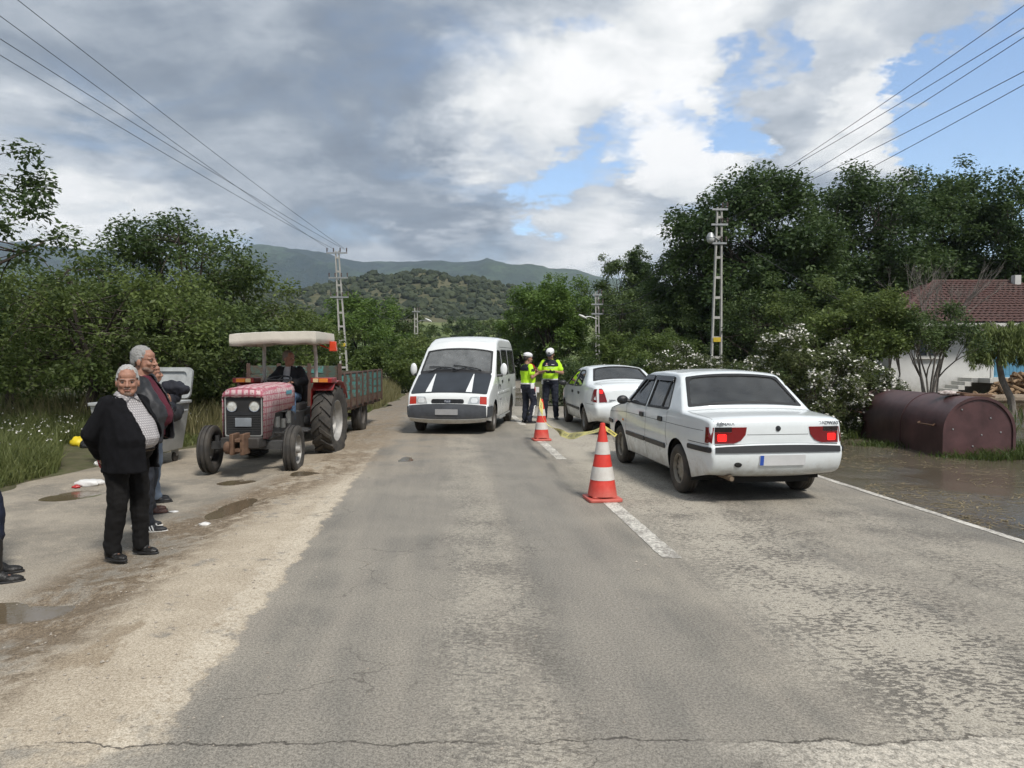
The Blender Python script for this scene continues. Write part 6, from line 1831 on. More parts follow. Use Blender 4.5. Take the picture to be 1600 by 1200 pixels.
# man with his hands behind his back
m1, jm1, k1 = person('person', (0, 0, 0), 0, 1.60, dict(label='grey haired man in open black cardigan and checked shirt, hands behind his back', group=G_MEN, belly=1.25, wide=1.10, jowl=1.0, yaw=R(-42), pitch=R(-4), voxel=.0085, bvoxel=.0055, skin=SKIN,
    hair=HAIRW, hair_style='receding', stubble=mat('white_stubble', (.44, .31, .25), .8, var=.25, scale=80), brow=mat('grey_brow', (.16, .13, .115), .8), belt=mat('brown_belt', (.04, .022, .012), .5), trousers=BLACKT, tr_g=.026, shoes=LEATHER, hk=1.15,
    J=dict(elL=(-.26, -.12, 1.12), elR=(.255, -.12, 1.12), wrL=(-.10, -.20, .95), wrR=(.08, -.215, .93), hipL=(-.10, 0, .90), hipR=(.10, 0, .90), kneeL=(-.11, .03, .49), kneeR=(.12, .03, .49), ankL=(-.12, .02, .09), ankR=(.14, -.03, .09), footL=R(4), footR=R(-6), head=(0, .035, 1.575), neck=(0, .0, 1.44)),
    hands=dict(L=((.8, -.2, -.5), (0, -1, 0), .6, 1), R=((-.8, -.1, -.5), (0, -1, 0), .6, -1)),
    tops=[dict(name='shirt', g=.014, m=shirt_check(), hem=.935, sleeve=.4, fold=.007), dict(name='cardigan', g=.034, m=BLACKW, hem=.78, sleeve=1, flare=.0, open=(-.25, .035, .34, .09), fold=.012, straight=.8)]))
p1 = G(200, 870, -.10); m1.location = (p1.x, p1.y, ground_z_at(p1.x, p1.y) + .0); m1.rotation_euler = (0, 0, R(-112))
# collar of the shirt
mb = MB()
for s in (-1, 1):
    c = jm1['neck'] + Vector((0, .0, .02)); pts = [c + Vector((s * .0, -.075, .03)), c + Vector((s * .065, -.02, .03)), c + Vector((s * .055, .055, .015)), c + Vector((s * .015, .085, -.02)), c + Vector((s * .07, .10, -.06)), c + Vector((s * .095, .04, -.02)), c + Vector((s * .09, -.03, .0)), c + Vector((s * .0, -.095, .0))]
    mb.add(pts, [(0, 1, 6, 7), (1, 2, 5, 6), (2, 3, 4, 5)])
o = mb.build('collar', MATS['checked_shirt'], m1, smooth=True); q = o.modifiers.new('thick', 'SOLIDIFY'); q.thickness = .006
# his prayer beads
mb = MB(); M_ = Matrix.Translation(m1.location) @ Matrix.Rotation(R(-112), 4, 'Z'); c = M_ @ Vector((-.02, -.27, .84)) 
for i in range(28):
    a = 2 * math.pi * i / 28; mb.ell((c.x - .015 + .035 * math.cos(a), c.y + .02 * math.cos(a), c.z - .03 + .085 * math.sin(a)), (.0095, .0095, .0095), 8, 6)
tag(mb.build('prayer_beads', mat('red_bead', (.42, .02, .02), .25, coat=.4), smooth=True), 'loop of red prayer beads held behind the grey haired man in black', 'beads')

PUFF = mat('charcoal_puffer', (0.0216, 0.0223, 0.0252), .55, var=.25, scale=8, bump=.3)
m2, jm2, k2 = person('person', (0, 0, 0), 0, 1.80, dict(label='taller man in charcoal puffer jacket over maroon sweater, seen in profile', group=G_MEN, belly=1.15, wide=1.02, yaw=R(-2), pitch=R(-3), voxel=.010, bvoxel=.007, hair=HAIRG, hair_style='short', stubble=mat('dark_stubble', (.20, .13, .10), .8), brow=mat('dark_brow', (.06, .045, .04), .8), hk=1.10,
    trousers=mat('dark_jeans', (0.0158, 0.0187, 0.0259), .85, var=.25, bump=.3), shoes=mat('black_sneaker', (.018, .018, .02), .6), sole=mat('white_sole', (.62, .60, .56), .6), stripes=True,
    J=dict(elL=(-.26, -.10, 1.12), elR=(.26, -.06, 1.12), wrL=(-.24, .05, .93), wrR=(.24, .09, .90), footL=R(3), footR=R(-3), ankR=(.11, .06, .09), kneeR=(.105, .06, .49), ankL=(-.11, -.08, .09)),
    tops=[dict(name='sweater', g=.018, m=mat('maroon_knit', (.095, .008, .022), .9, var=.15, bump=.4, bscale=180), hem=.88, sleeve=0), dict(name='puffer_jacket', g=.045, m=PUFF, hem=.84, sleeve=1, open=(-.16, .135, 0, -.10), fold=.016, straight=.7)]))
p2 = G(226, 828, -.12); m2.location = (p2.x, p2.y, ground_z_at(p2.x, p2.y)); m2.rotation_euler = (0, 0, R(-86))
m3, jm3, k3 = person('person', (0, 0, 0), 0, 1.76, dict(label='dark haired man in navy jacket and brown shoes, half hidden behind the man in maroon', group=G_MEN, belly=.4, yaw=R(0), voxel=.012, bvoxel=.009, skin=SKIN, hair=HAIRD, hair_style='short',
    trousers=mat('grey_trousers', (.05, .048, .05), .85), shoes=mat('brown_leather', (.075, .032, .022), .5, var=.25),
    J=dict(elL=(-.27, .06, 1.20), elR=(.26, .10, 1.18), wrL=(-.06, .24, 1.22), wrR=(.04, .27, 1.14), ankR=(.10, .05, .09)), hands=dict(L=((1, .1, 0), (0, -1, 0), .5, -1), R=((-1, .1, 0), (0, -1, 0), .5, 1)),
    tops=[dict(name='jacket', g=.04, m=mat('navy_jacket', (0.0086, 0.0101, 0.0173), .8, var=.2, bump=.3), hem=.82, fold=.015)]))
p3 = G(230, 800, -.13); m3.location = (p3.x, p3.y, ground_z_at(p3.x, p3.y)); m3.rotation_euler = (0, 0, R(-80))
m4, jm4, k4 = person('person', (0, 0, 0), 0, 1.66, dict(label='man in light jeans and black jacket, farthest of the standing row by the grey bins', group=G_MEN, belly=.3, voxel=.012, bvoxel=.009, hair=HAIRD, hair_style='short', yaw=R(20),
    trousers=mat('faded_jeans', (.17, .21, .27), .85, var=.2, bump=.3), shoes=mat('black_shoe', (.015, .014, .014), .5),
    J=dict(elL=(-.26, .10, 1.16), elR=(.26, .14, 1.14), wrL=(-.02, .30, 1.12), wrR=(.02, .30, 1.06), ankR=(.10, .07, .09)), hands=dict(L=((1, .1, 0), (0, -1, 0), .5, -1), R=((-1, .1, 0), (0, -1, 0), .5, 1)),
    tops=[dict(name='jacket', g=.05, m=mat('black_jacket', (0.0072, 0.0072, 0.0086), .7, var=.3, bump=.3), hem=.80, fold=.018)]))
p4 = G(238, 782, -.14); m4.location = (p4.x, p4.y, ground_z_at(p4.x, p4.y)); m4.rotation_euler = (0, 0, R(-82))
# coat carried over the arm of the third man
f = Fig(); c = Vector((0, 0, 0)); f.ell((0, .0, 0), (.10, .15, .085)); f.ell((.02, .10, -.03), (.08, .10, .06)); f.ell((0, -.02, -.10), (.06, .12, .10))
me = f.fuse(.012, 2, (.02, 12, 12, 7)); o = link_mesh('folded_coat', me, MATS['navy_jacket']); M3 = Matrix.Translation(m3.location) @ Matrix.Rotation(R(-80), 4, 'Z'); o.location = M3 @ Vector((-.10, .26, 1.40)); o.rotation_euler = (0, 0, R(-80))
tag(o, 'dark folded coat held up against the chest behind the maroon sweater', 'coat')
# only the legs of this one reach into the picture
m5, jm5, k5 = person('person', (0, 0, 0), 0, 1.78, dict(label='person in navy trousers and tall black boots at the picture edge', belly=.3, voxel=.011, bvoxel=.009, hair=HAIRD, trousers=mat('uniform_trousers', (0.0101, 0.0144, 0.0346), .8, var=.2, bump=.3), tr_g=.022, shoes=mat('scuffed_boot', (.014, .013, .012), .5, var=.4, scale=20, bump=.4), boots=.20,
    J=dict(ankL=(-.14, .10, .09), ankR=(.14, .20, .09), kneeL=(-.13, .10, .49), kneeR=(.13, .15, .49), elL=(-.26, -.12, 1.15), elR=(.26, -.12, 1.15), wrL=(-.22, -.14, .92), wrR=(.22, -.14, .92)), tops=[dict(name='uniform_shirt', g=.022, m=MATS['uniform_trousers'], hem=.86)]))
p5 = G(-38, 905, -.14); m5.location = (p5.x - .03, p5.y, ground_z_at(p5.x, p5.y)); m5.rotation_euler = (0, 0, R(-75))

# ------------------------------------------------------------------ two traffic officers
HIVIS = mat('high_visibility_yellow', (.50, .86, .02), .75, var=.06, emit=None)
NAVYU = mat('navy_uniform', (0.0072, 0.0094, 0.0187), .85, var=.2)
WHITE = mat('white_cap_cloth', (.72, .72, .72), .7, var=.04)
def cap(t, hc, yaw, pitch, k, badge=True):
    h, M = head_frame(hc, yaw, pitch, k)
    mb = MB(); mb.ell(h(0, -.012, .075), (.088 * k, .105 * k, .062 * k), 20, 12, M); mb.ell(h(0, -.012, .052), (.086 * k, .104 * k, .03 * k), 20, 8, M)
    c = mb.build('cap', WHITE, t, smooth=True)
    mb = MB(); vs = [h(.062 * math.cos(a), .072 + .02 * math.sin(a), .05 - 0 * a) for a in np.linspace(0, math.pi, 9)] + [h(.068 * math.cos(a), .075 + .085 * math.sin(a), .036) for a in np.linspace(0, math.pi, 9)]
    mb.add(vs, [(i, i + 1, i + 10, i + 9) for i in range(8)]); o = mb.build('visor', NAVYU, c, smooth=True); q = o.modifiers.new('t', 'SOLIDIFY'); q.thickness = .006
    mb = MB(); mb.ell(h(0, .089, .085), (.020 * k, .006 * k, .020 * k), 10, 6, M); mb.build('cap_badge', DARK, c)
def officer(label, u, v, rz, H, J, yaw, pitch, hands):
    t, j, k = person('person', (0, 0, 0), 0, H, dict(label=label, group='traffic officers in yellow shirts', skin=SKIN2, belly=.45, yaw=yaw, pitch=pitch, voxel=.011, bvoxel=.008, hair=HAIRD, hair_style='short', trousers=NAVY, tr_g=.024, shoes=mat('black_boot', (.012, .012, .012), .45), boots=.13, belt=mat('white_belt', (.66, .66, .64), .5), J=J, hands=hands,
        tops=[dict(name='shirt', g=.020, m=HIVIS, hem=.955, sleeve=.62, fold=.008, band=(1.285, NAVYU, 'navy_yoke'))]))
    g = G(u, v); t.location = (g.x, g.y, 0); t.rotation_euler = (0, 0, rz)
    cap(t, j['head'], yaw, pitch, k * 1.12)
    return t, j, k
o1, jo1, ko1 = officer('officer in yellow shirt standing side on next to the van, hand at his chest', 824, 661, R(-62), 1.68,
    dict(elL=(-.26, .0, 1.13), elR=(.27, -.02, 1.13), wrL=(-.06, .22, 1.20), wrR=(.08, .24, 1.22), kneeR=(.12, .12, .50), ankR=(.12, -.02, .09), hipR=(.10, .02, .9), footL=R(4), footR=R(-8)), R(-6), R(-6),
    dict(L=((.6, .3, .5), (0, -1, .3), .4, -1), R=((-.3, .2, 1), (-.5, -1, 0), .4, 1)))
o2, jo2, ko2 = officer('officer in yellow shirt facing us and writing on a pad', 860, 655, R(172), 1.80,
    dict(elL=(-.29, .0, 1.13), elR=(.29, .0, 1.13), wrL=(-.12, .27, 1.17), wrR=(.08, .26, 1.18), ankL=(-.14, .0, .09), ankR=(.14, .02, .09), kneeL=(-.12, .03, .49), kneeR=(.12, .03, .49), footL=R(12), footR=R(-18), head=(0, .05, 1.575)), R(-8), R(-28),
    dict(L=((.6, .6, .0), (0, 0, 1), .6, -1), R=((-.7, .5, .0), (0, 0, -1), .7, 1)))
def local(t): return Matrix.Translation(t.location) @ Matrix.Rotation(t.rotation_euler.z, 4, 'Z')
# trimmings of the uniforms
for t, j, k in ((o1, jo1, ko1), (o2, jo2, ko2)):
    pv = j['pelvis']
    mb = MB(); mb.box(pv + Vector((.19 * k, .03, -.02)), (.05, .10, .12)); mb.build('pouch', WHITE, t, bevel=.012)
    mb = MB(); mb.box(pv + Vector((.05, .15, .02)), (.06, .03, .05)); mb.build('belt_buckle', WHITE, t, bevel=.006)
    mb = MB(); mb.box(pv + Vector((-.20 * k, .0, .02)), (.05, .08, .16)); mb.build('holster', LEATHER, t, bevel=.012)
    # reflective band of small blocks across the chest, name tape, breast badge
    mb = MB(); n = 11
    for i in range(n):
        a = (i - (n - 1) / 2) / n * 1.9; r = (.205 * k, .158 * k); p = j['chest'] + Vector((r[0] * math.sin(a), r[1] * math.cos(a), .0)); mb.box(p, (.020, .008, .030), rotz(-a))
    mb.build('chest_band', mat('reflective_tape', (.50, .55, .46), .4), t)
    mb = MB(); mb.box(j['chest'] + Vector((-.075, .162, .085)), (.07, .006, .016)); mb.build('name_tape', PAPER, t)
    mb = MB(); mb.ell(j['chest'] + Vector((.085, .158, .10)), (.022, .006, .026), 10, 6); mb.build('breast_badge', mat('badge_red_white', (.55, .30, .28), .5), t)
    mb = MB(); mb.box(j['chest'] + Vector((.085, .165, .062)), (.075, .006, .014)); mb.build('name_tape', PAPER, t)
    for s in (-1, 1):
        a, e = j['shL' if s < 0 else 'shR'], j['elL' if s < 0 else 'elR']; p = a.lerp(e, .34) + Vector((s * .083, 0, .0)); mb = MB(); mb.box(p, (.010, .07, .075)); mb.build('arm_patch', mat('patch_dark', (.05, .035, .03), .8), t, bevel=.003)
kk = ko1
mb = MB(); kn, an = jo1['kneeR'], jo1['ankR']
for i in range(7):
    p = kn.lerp(an, .18 + .085 * i) + Vector((.083, .0 + .004 * i, 0)); mb.box(p, (.006, .045 if i % 2 else .055, .020), Matrix.Rotation(.5, 3, 'X'))
    mb.box(p + Vector((0, .0, .0)), (.008, .012, .034), Matrix.Rotation(.5, 3, 'X'))
mb.build('leg_lettering', PAPER, o1)
mb = MB(); p = jo1['hipR'].lerp(jo1['kneeR'], .5) + Vector((.108, .03, 0)); mb.box(p, (.006, .09, .016)); mb.build('thigh_tape', mat('grey_tape', (.35, .35, .35), .6), o1)
mo = local(o2); mb = MB(); mb.box((0, 0, 0), (.24, .17, .018), Matrix.Rotation(.35, 3, 'X')); o = mb.build('notepad', mat('dark_pad', (.02, .022, .024), .5), bevel=.005); o.location = mo @ (Vector((-.03, .33, 1.155)) * ko2); o.rotation_euler = (0, 0, o2.rotation_euler.z)
tag(o, 'dark notepad in the hands of the officer who is writing', 'notepad')

# ------------------------------------------------------------------ tractor driver, people in the van
sit = dict(pelvis=(0, 0, .10), chest=(0, .02, .42), neck=(0, .03, .62), head=(0, .06, .755), hipL=(-.10, .03, .08), hipR=(.10, .03, .08), kneeL=(-.17, .44, .12), kneeR=(.17, .44, .12), ankL=(-.17, .48, -.30), ankR=(.17, .48, -.30), shL=(-.168, .01, .555), shR=(.168, .01, .555))
td, jt, kt = person('person', (0, 0, 0), 0, 1.68, dict(label='tractor driver in a black jacket looking back over his shoulder', belly=.8, yaw=R(66), pitch=R(-2), voxel=.011, bvoxel=.008, hair=mat('thin_grey_hair', (.22, .19, .17), .8, var=.3, bump=.5), hair_style='short', trousers=mat('blue_jeans', (.07, .12, .20), .85, var=.25), tr_cut=False, shoes=LEATHER,
    J=dict(sit, elL=(-.30, .16, .36), elR=(.31, .17, .34), wrL=(-.20, .40, .36), wrR=(.24, .36, .22)), hands=dict(L=((.3, .6, .0), (.3, 0, -1), .8, -1), R=((.0, .8, -.3), (0, 0, -1), .5, 1)),
    tops=[dict(name='shirt', g=.014, m=mat('pale_shirt', (.45, .45, .46), .8), hem=.06, sleeve=0), dict(name='jacket', g=.036, m=mat('tractor_jacket', (0.0079, 0.0079, 0.0094), .8, var=.3), hem=.04, open=(-.045, .045, -.02, .06), fold=.014)]))
td.location = Mt @ Vector((0, .10, .96)); td.rotation_euler = trac.rotation_euler
for lab, x, y, m_, hr, sk, yw in (('van driver at the wheel, seen dimly through the windscreen', -.50, .40, mat('grey_sweater', (.10, .10, .11), .9), HAIRD, SKIN2, .0), ('van passenger dimly seen beside the driver through the windscreen', .52, .40, mat('brown_sweater', (.10, .075, .06), .9), HAIRG, SKIN, .15)):
    p, j, k = person('person', (0, 0, 0), 0, 1.68, dict(label=lab, group='people sitting in the van', belly=.4, yaw=yw, voxel=.016, bvoxel=.010, hair=hr, skin=sk, trousers=BLACKT, tr_cut=False, shoes=LEATHER,
        J=dict(sit, elL=(-.26, .16, .34), elR=(.26, .16, .34), wrL=(-.14, .42, .42), wrR=(.14, .42, .42)), tops=[dict(name='sweater', g=.022, m=m_, hem=.05)]))
    p.location = Mv @ Vector((x, y - .05, .82)); p.rotation_euler = vanr.rotation_euler
# ------------------------------------------------------------------ traffic cones and barrier tape
CONE_R = mat('cone_red', (.62, .045, .03), .5, var=.15, scale=10, dirt=((.35, .28, .22), 0, .35, .35))
CONE_W = mat('cone_white', (.66, .64, .60), .5, scale=7, col2=(.50, .46, .41), bump=.2)
def cone(label, u, v, h):
    g = G(u, v); t = empty('traffic_cone', (g.x, g.y, road_z(g.x - cx(g.y), g.y) + .002), R(8), label, 'traffic cone', 'red and white traffic cones')
    b = .105 * h * 2.1
    mb = MB(); mb.prism(rrect(-b, -b, b, b, .04), 0, .035); mb.build('base', CONE_R, t, bevel=.008)
    mb = MB(); mb.prism(rrect(-b * .72, -b * .72, b * .72, b * .72, .05), .035, .055); mb.build('base_step', CONE_R, t, bevel=.008)
    r0, r1 = .155 * h / .8, .026; lv = [0.055, .27, .44, .60, .76, 1.0]
    rad = lambda z: r0 + (r1 - r0) * (z - .055) / .945
    for i in range(5):
        z0, z1 = lv[i] * h if i else .055, lv[i + 1] * h; white = i in (1, 3); e = .003 if white else 0
        mb = MB(); prof = [(rad(z0 / h) + e, z0), (rad(z1 / h) + e, z1)]
        if i == 4: prof += [(r1 * .7, h + .004), (0, h + .004)]
        mb.lathe(prof, 28); mb.build('white_sleeve' if white else 'red_band', CONE_W if white else CONE_R, t, smooth=True, sharp=40)
    return t
cn1 = cone('nearest red and white traffic cone, standing on the centre line', 941, 781, .86)
cn2 = cone('smaller looking traffic cone in front of the two officers', 846, 688, .79)
def tape():
    a = Vector(cn2.location) + Vector((0, 0, .78)); b = Vector(cn1.location) + Vector((0, 0, .80))
    mb = MB(); n = 60; vs, fs = [], []
    for i in range(n + 1):
        t = i / n; p = a.lerp(b, t); sag = .33 * (4 * t * (1 - t)) ** .9 * (1.15 - .3 * t); p.z -= sag; p.z = max(p.z, .05)
        tw = .9 * math.sin(t * 6) + .5 * math.sin(t * 17 + 1); d = (b - a).normalized(); s = d.cross(Vector((0, 0, 1))).normalized()
        w = (Vector((0, 0, 1)) * math.cos(tw) + s * math.sin(tw)) * .05
        p += s * (.05 * math.sin(t * 9) + .12 * math.sin(t * math.pi)); vs += [p - w, p + w]
    for i in range(n): fs.append((2 * i, 2 * i + 1, 2 * i + 3, 2 * i + 2))
    b0 = len(vs); e = b + Vector((0, 0, .0)); vs += [b, b + Vector((.03, -.02, .03)), b + Vector((.13, -.06, -.09)), b + Vector((.16, -.05, -.06))]; fs.append((b0, b0 + 1, b0 + 3, b0 + 2))
    mb.add(vs, fs)
    t = NT('barrier_tape'); uv = t.tc.outputs['UV']; q = t.sep(uv)
    fr = t.math('FRACT', t.mul(q[0], 9.0), 0); x2 = t.math('FRACT', t.mul(q[0], 63.0), 0)
    mk = t.mul(t.ss(t.math('ABSOLUTE', t.math('SUBTRACT', fr, .5)), .34, .30), t.ss(t.math('ABSOLUTE', t.math('SUBTRACT', q[1], .5)), .26, .2), t.ss(x2, .35, .45), t.ss(t.noise(uv, 60, 2), .42, .5))
    c = t.mix(mk, (.78, .68, .20), (.04, .04, .03)); m = t.done(c, .35, .4)
    o = mb.build('barrier_tape', m, recalc=False); me = o.data; ul = me.uv_layers.new(name='UVMap'); li = np.zeros(len(me.loops), np.int32); me.loops.foreach_get('vertex_index', li)
    ul.data.foreach_set('uv', np.array([((i // 2) / n, i % 2) for i in li], np.float32).ravel()); shade(me)
    tag(o, 'sagging yellow barrier tape with black lettering tied between the two cones', 'tape')
tape()

# ------------------------------------------------------------------ signs and barrier on the flooded stretch beyond
WHT = mat('sign_white', (.72, .71, .69), .5, var=.06); SRED = mat('sign_red', (.55, .03, .03), .5, var=.08); GALV = mat('galvanised_steel', (.38, .39, .39), .5, .6, var=.2, scale=14)
def round_sign():
    d = 31.0; c = P(826, 578, d); t = empty('road_sign', (c.x, d, -.2), 0, 'small round red and white sign on a striped post beyond the officers', 'sign')
    h = c.z + .2
    for i in range(8):
        mb = MB(); mb.tube([(0, 0, i * h / 8), (0, 0, (i + 1) * h / 8)], .055, 10); mb.build('post_band', SRED if i % 2 else WHT, t, smooth=True, sharp=40)
    mb = MB(); mb.lathe([(.24, -.075), (.30, -.075), (.30, -.055), (0, -.055)], 28, 'Y', (0, 0, h)); s = mb.build('red_ring', SRED, t)
    mb = MB(); mb.lathe([(0, -.082), (.225, -.082), (.225, -.06)], 28, 'Y', (0, 0, h)); p = mb.build('sign_plate', WHT, t)
    mb = MB(); mb.box((0, -.086, h), (.26, .006, .05)); mb.build('sign_mark', mat('sign_black', (.04, .04, .04), .5), p)
round_sign()
def water_barrier():
    c = G(829, 646, WATER_Z); t = empty('road_barrier', (c.x + .15, 30, -.25), 0, 'low red and white barrier standing in the flood behind the officers', 'barrier')
    for i in range(5):
        mb = MB(); mb.box((-.30 + .15 * i, 0, .52), (.147, .05, .22)); mb.build('panel', SRED if i % 2 else WHT, t, bevel=.006)
    for x in (-.25, .25):
        mb = MB(); mb.bar((x, -.16, 0), (x, 0, .42), .04, .04); mb.bar((x, .16, 0), (x, 0, .42), .04, .04); mb.build('leg', GALV, t)
water_barrier()
def square_sign():
    d = 60.0; c = P(810, 566, d); t = empty('warning_sign', (c.x, d, -.1), 0, 'tiny pale board sign far down the road beside the van', 'sign')
    mb = MB(); mb.tube([(0, 0, 0), (0, 0, c.z)], .04, 8); mb.build('post', GALV, t); mb = MB(); mb.box((0, -.05, c.z), (.5, .02, .6)); mb.build('sign_plate', WHT, t, bevel=.008)
square_sign()

# ------------------------------------------------------------------ two grey rubbish containers
BIN = mat('dented_zinc', (.44, .45, .44), .5, .35, var=.22, scale=5, bump=.25, bscale=9, dirt=((.20, .18, .15), 0, .7, .5))
def dumpster(label, loc, rz, lid):
    t = empty('rubbish_container', loc, rz, label, 'rubbish container', 'grey rubbish containers by the lay-by')
    W, D, z0, z1 = 1.16, .95, .22, 1.0
    def quad(mb, a, b, c, d, th, nrm):
        n = Vector(nrm) * th; vs = [Vector(q) for q in (a, b, c, d)]; vs += [q + n for q in vs]
        mb.add(vs, [(0, 1, 2, 3), (7, 6, 5, 4), (0, 4, 5, 1), (1, 5, 6, 2), (2, 6, 7, 3), (3, 7, 4, 0)])
    w0, d0, w1, d1 = W * .42, D * .40, W * .5, D * .5
    lo = [(-w0, -d0, z0), (w0, -d0, z0), (w0, d0, z0), (-w0, d0, z0)]; hi = [(-w1, -d1, z1), (w1, -d1, z1), (w1, d1, z1), (-w1, d1, z1)]
    mb = MB()
    for i in range(4):
        j = (i + 1) % 4; n = [(0, 1, 0), (-1, 0, 0), (0, -1, 0), (1, 0, 0)][i]; quad(mb, lo[i], lo[j], hi[j], hi[i], .02, n)
    quad(mb, lo[0], lo[1], lo[2], lo[3], .02, (0, 0, 1)); mb.build('tub', BIN, t, bevel=.01)
    mb = MB()
    for i in range(4): j = (i + 1) % 4; mb.bar(Vector(hi[i]) + Vector((0, 0, .01)), Vector(hi[j]) + Vector((0, 0, .01)), .07, .05)
    mb.build('rim', BIN, t, bevel=.01)
    for sx in (-.25, .0, .25):
        mb = MB(); mb.bar((sx * W, -d0 - .012, z0 + .08), (sx * W * 1.1, -d1 - .012, z1 - .08), .05, .02, up=(0, 1, 0)); mb.build('rib', BIN, t, bevel=.006)
    for sg in (-1, 1):
        mb = MB(); mb.tube([(sg * w1, -.12, z1 - .16), (sg * (w1 + .12), -.12, z1 - .12), (sg * (w1 + .12), .12, z1 - .12), (sg * w1, .12, z1 - .16)], .018, 8); mb.box((sg * (w1 + .015), 0, z1 - .17), (.05, .2, .12)); mb.build('lifting_bracket', BIN, t, smooth=True, sharp=40)
    # lid standing open, seen from its hollow side
    if lid:
        tl = R(lid); ax = Vector((0, d1 + .02, z1 + .03)); up = Vector((0, math.sin(tl) * 1, math.cos(tl))); nn = Vector((0, -math.cos(tl), math.sin(tl)))
        def L(x, h, o=0): return ax + Vector((x, 0, 0)) + up * h + nn * o
        f = lambda x, h: (L(x, h), nn)
        mb = MB(); patch(mb, rrect(-w1, .02, w1, .56, .08), f, .012, res=.3); ld = mb.build('lid', BIN, t, smooth=True, sharp=40)
        mb = MB(); patch(mb, rrect(-w1, .02, w1, .56, .08), f, .06, [rrect(-w1 + .09, .09, w1 - .09, .49, .07)], off=.045, res=.3); mb.build('lid_frame', BIN, ld, smooth=True, sharp=40)
        mb = MB(); mb.tube([L(-.18, .06, .07), L(-.18, .0, .14), L(.18, .0, .14), L(.18, .06, .07)], .012, 6); mb.build('lid_handle', DARK, ld, smooth=True)
    f2 = lambda x, z: (Vector((x, -d0 - (d1 - d0) * (z - z0) / (z1 - z0), z)), Vector((0, -1, .1)).normalized())
    mb = MB(); patch(mb, rrect(-.24, .42, .24, .72, .02), f2, .004, off=.004, res=.3); pl = mb.build('notice_plate', mat('faded_notice', (.52, .53, .52), .6, scale=18, col2=(.36, .38, .38)), t)
    p, n = f2(0, .60); 
    for sx in (-1, 1):
        for sy in (-1, 1):
            mb = MB(); c = (sx * w0 * .8, sy * d0 * .8, .085); mb.lathe([(0, -.025), (.06, -.025), (.085, -.018), (.085, .018), (.06, .025), (0, .025)], 18, 'X', c); wv = mb.build('castor', mat('castor_rubber', (.06, .055, .05), .7), t, smooth=True, sharp=40)
            mb = MB(); mb.box((c[0], c[1], .20), (.09, .07, .10)); mb.bar((c[0] - .035, c[1], .10), (c[0] - .035, c[1], .20), .012, .05); mb.bar((c[0] + .035, c[1], .10), (c[0] + .035, c[1], .20), .012, .05); mb.build('castor_fork', GALV, wv)
    return t
gb = G(252, 716, -.15)
d1 = dumpster('grey steel rubbish container on castors behind the standing men, lid thrown open', (-6.10, 12.1, -.16), R(-3), 14)
d1['group'] = ''; del d1['group']

# ------------------------------------------------------------------ litter
def crumpled(name, u, v, r, m, seed, label, cat, z=-.14, amp=.35, grp=None):
    g = G(u, v, z); mb = MB(); mb.ell((0, 0, 0), r, 22, 14)
    mb.v = [tuple(Vector(q) * (1 + amp * nz(q[0] / r[0] * 1.6 + seed, q[1] / r[0] * 1.6, q[2] / r[0] * 1.6, 4))) for q in mb.v]
    zz = min(q[2] for q in mb.v); mb.v = [(q[0], q[1], max(q[2], zz * .55)) for q in mb.v]
    o = mb.build(name, m, smooth=True); gz = road_z(g.x - cx(g.y), g.y) if g.x > -6.3 else ground_z(g.x, g.y)
    o.location = (g.x, g.y, gz - zz * .5); tag(o, label, cat, grp); return o
WBAG = mat('white_plastic_bag', (.66, .65, .63), .35, var=.06, bump=.6, bscale=18)
crumpled('plastic_bag', 140, 757, (.17, .11, .055), WBAG, 4, 'white plastic bag lying at the edge of the puddle', 'plastic bag')
crumpled('plastic_scrap', 119, 760, (.05, .05, .025), mat('red_plastic', (.40, .03, .03), .4), 2, 'bit of red plastic at the end of the white bag', 'litter')
YB = mat('yellow_sack', (.72, .55, .02), .5, var=.12, scale=6, sharp=True, col2=(.75, .58, .03), bump=.6, bscale=14)
crumpled('yellow_sack', 126, 700, (.17, .12, .12), YB, 11, 'crumpled yellow sack dumped by the grass behind the standing men', 'sack', -.12)
crumpled('black_sack', 136, 694, (.13, .10, .09), mat('dark_sack', (.02, .02, .02), .4, bump=.5), 6, 'small black sack on top of the yellow one', 'sack', -.02)
crumpled('white_sack', 118, 686, (.26, .16, .09), WBAG, 17, 'pale flattened sack behind the yellow one', 'sack', -.10)
crumpled('paper_scrap', 320, 824, (.06, .04, .02), WBAG, 9, 'scrap of white paper on the mud by the men', 'litter', -.1)
crumpled('paper_cup', 152, 724, (.05, .05, .05), WBAG, 21, 'white crumpled cup lying beside the yellow sack', 'litter', -.14)
crumpled('flat_paper', 272, 800, (.05, .04, .01), WBAG, 31, 'tiny white scrap between the men and the tractor', 'litter', -.12)

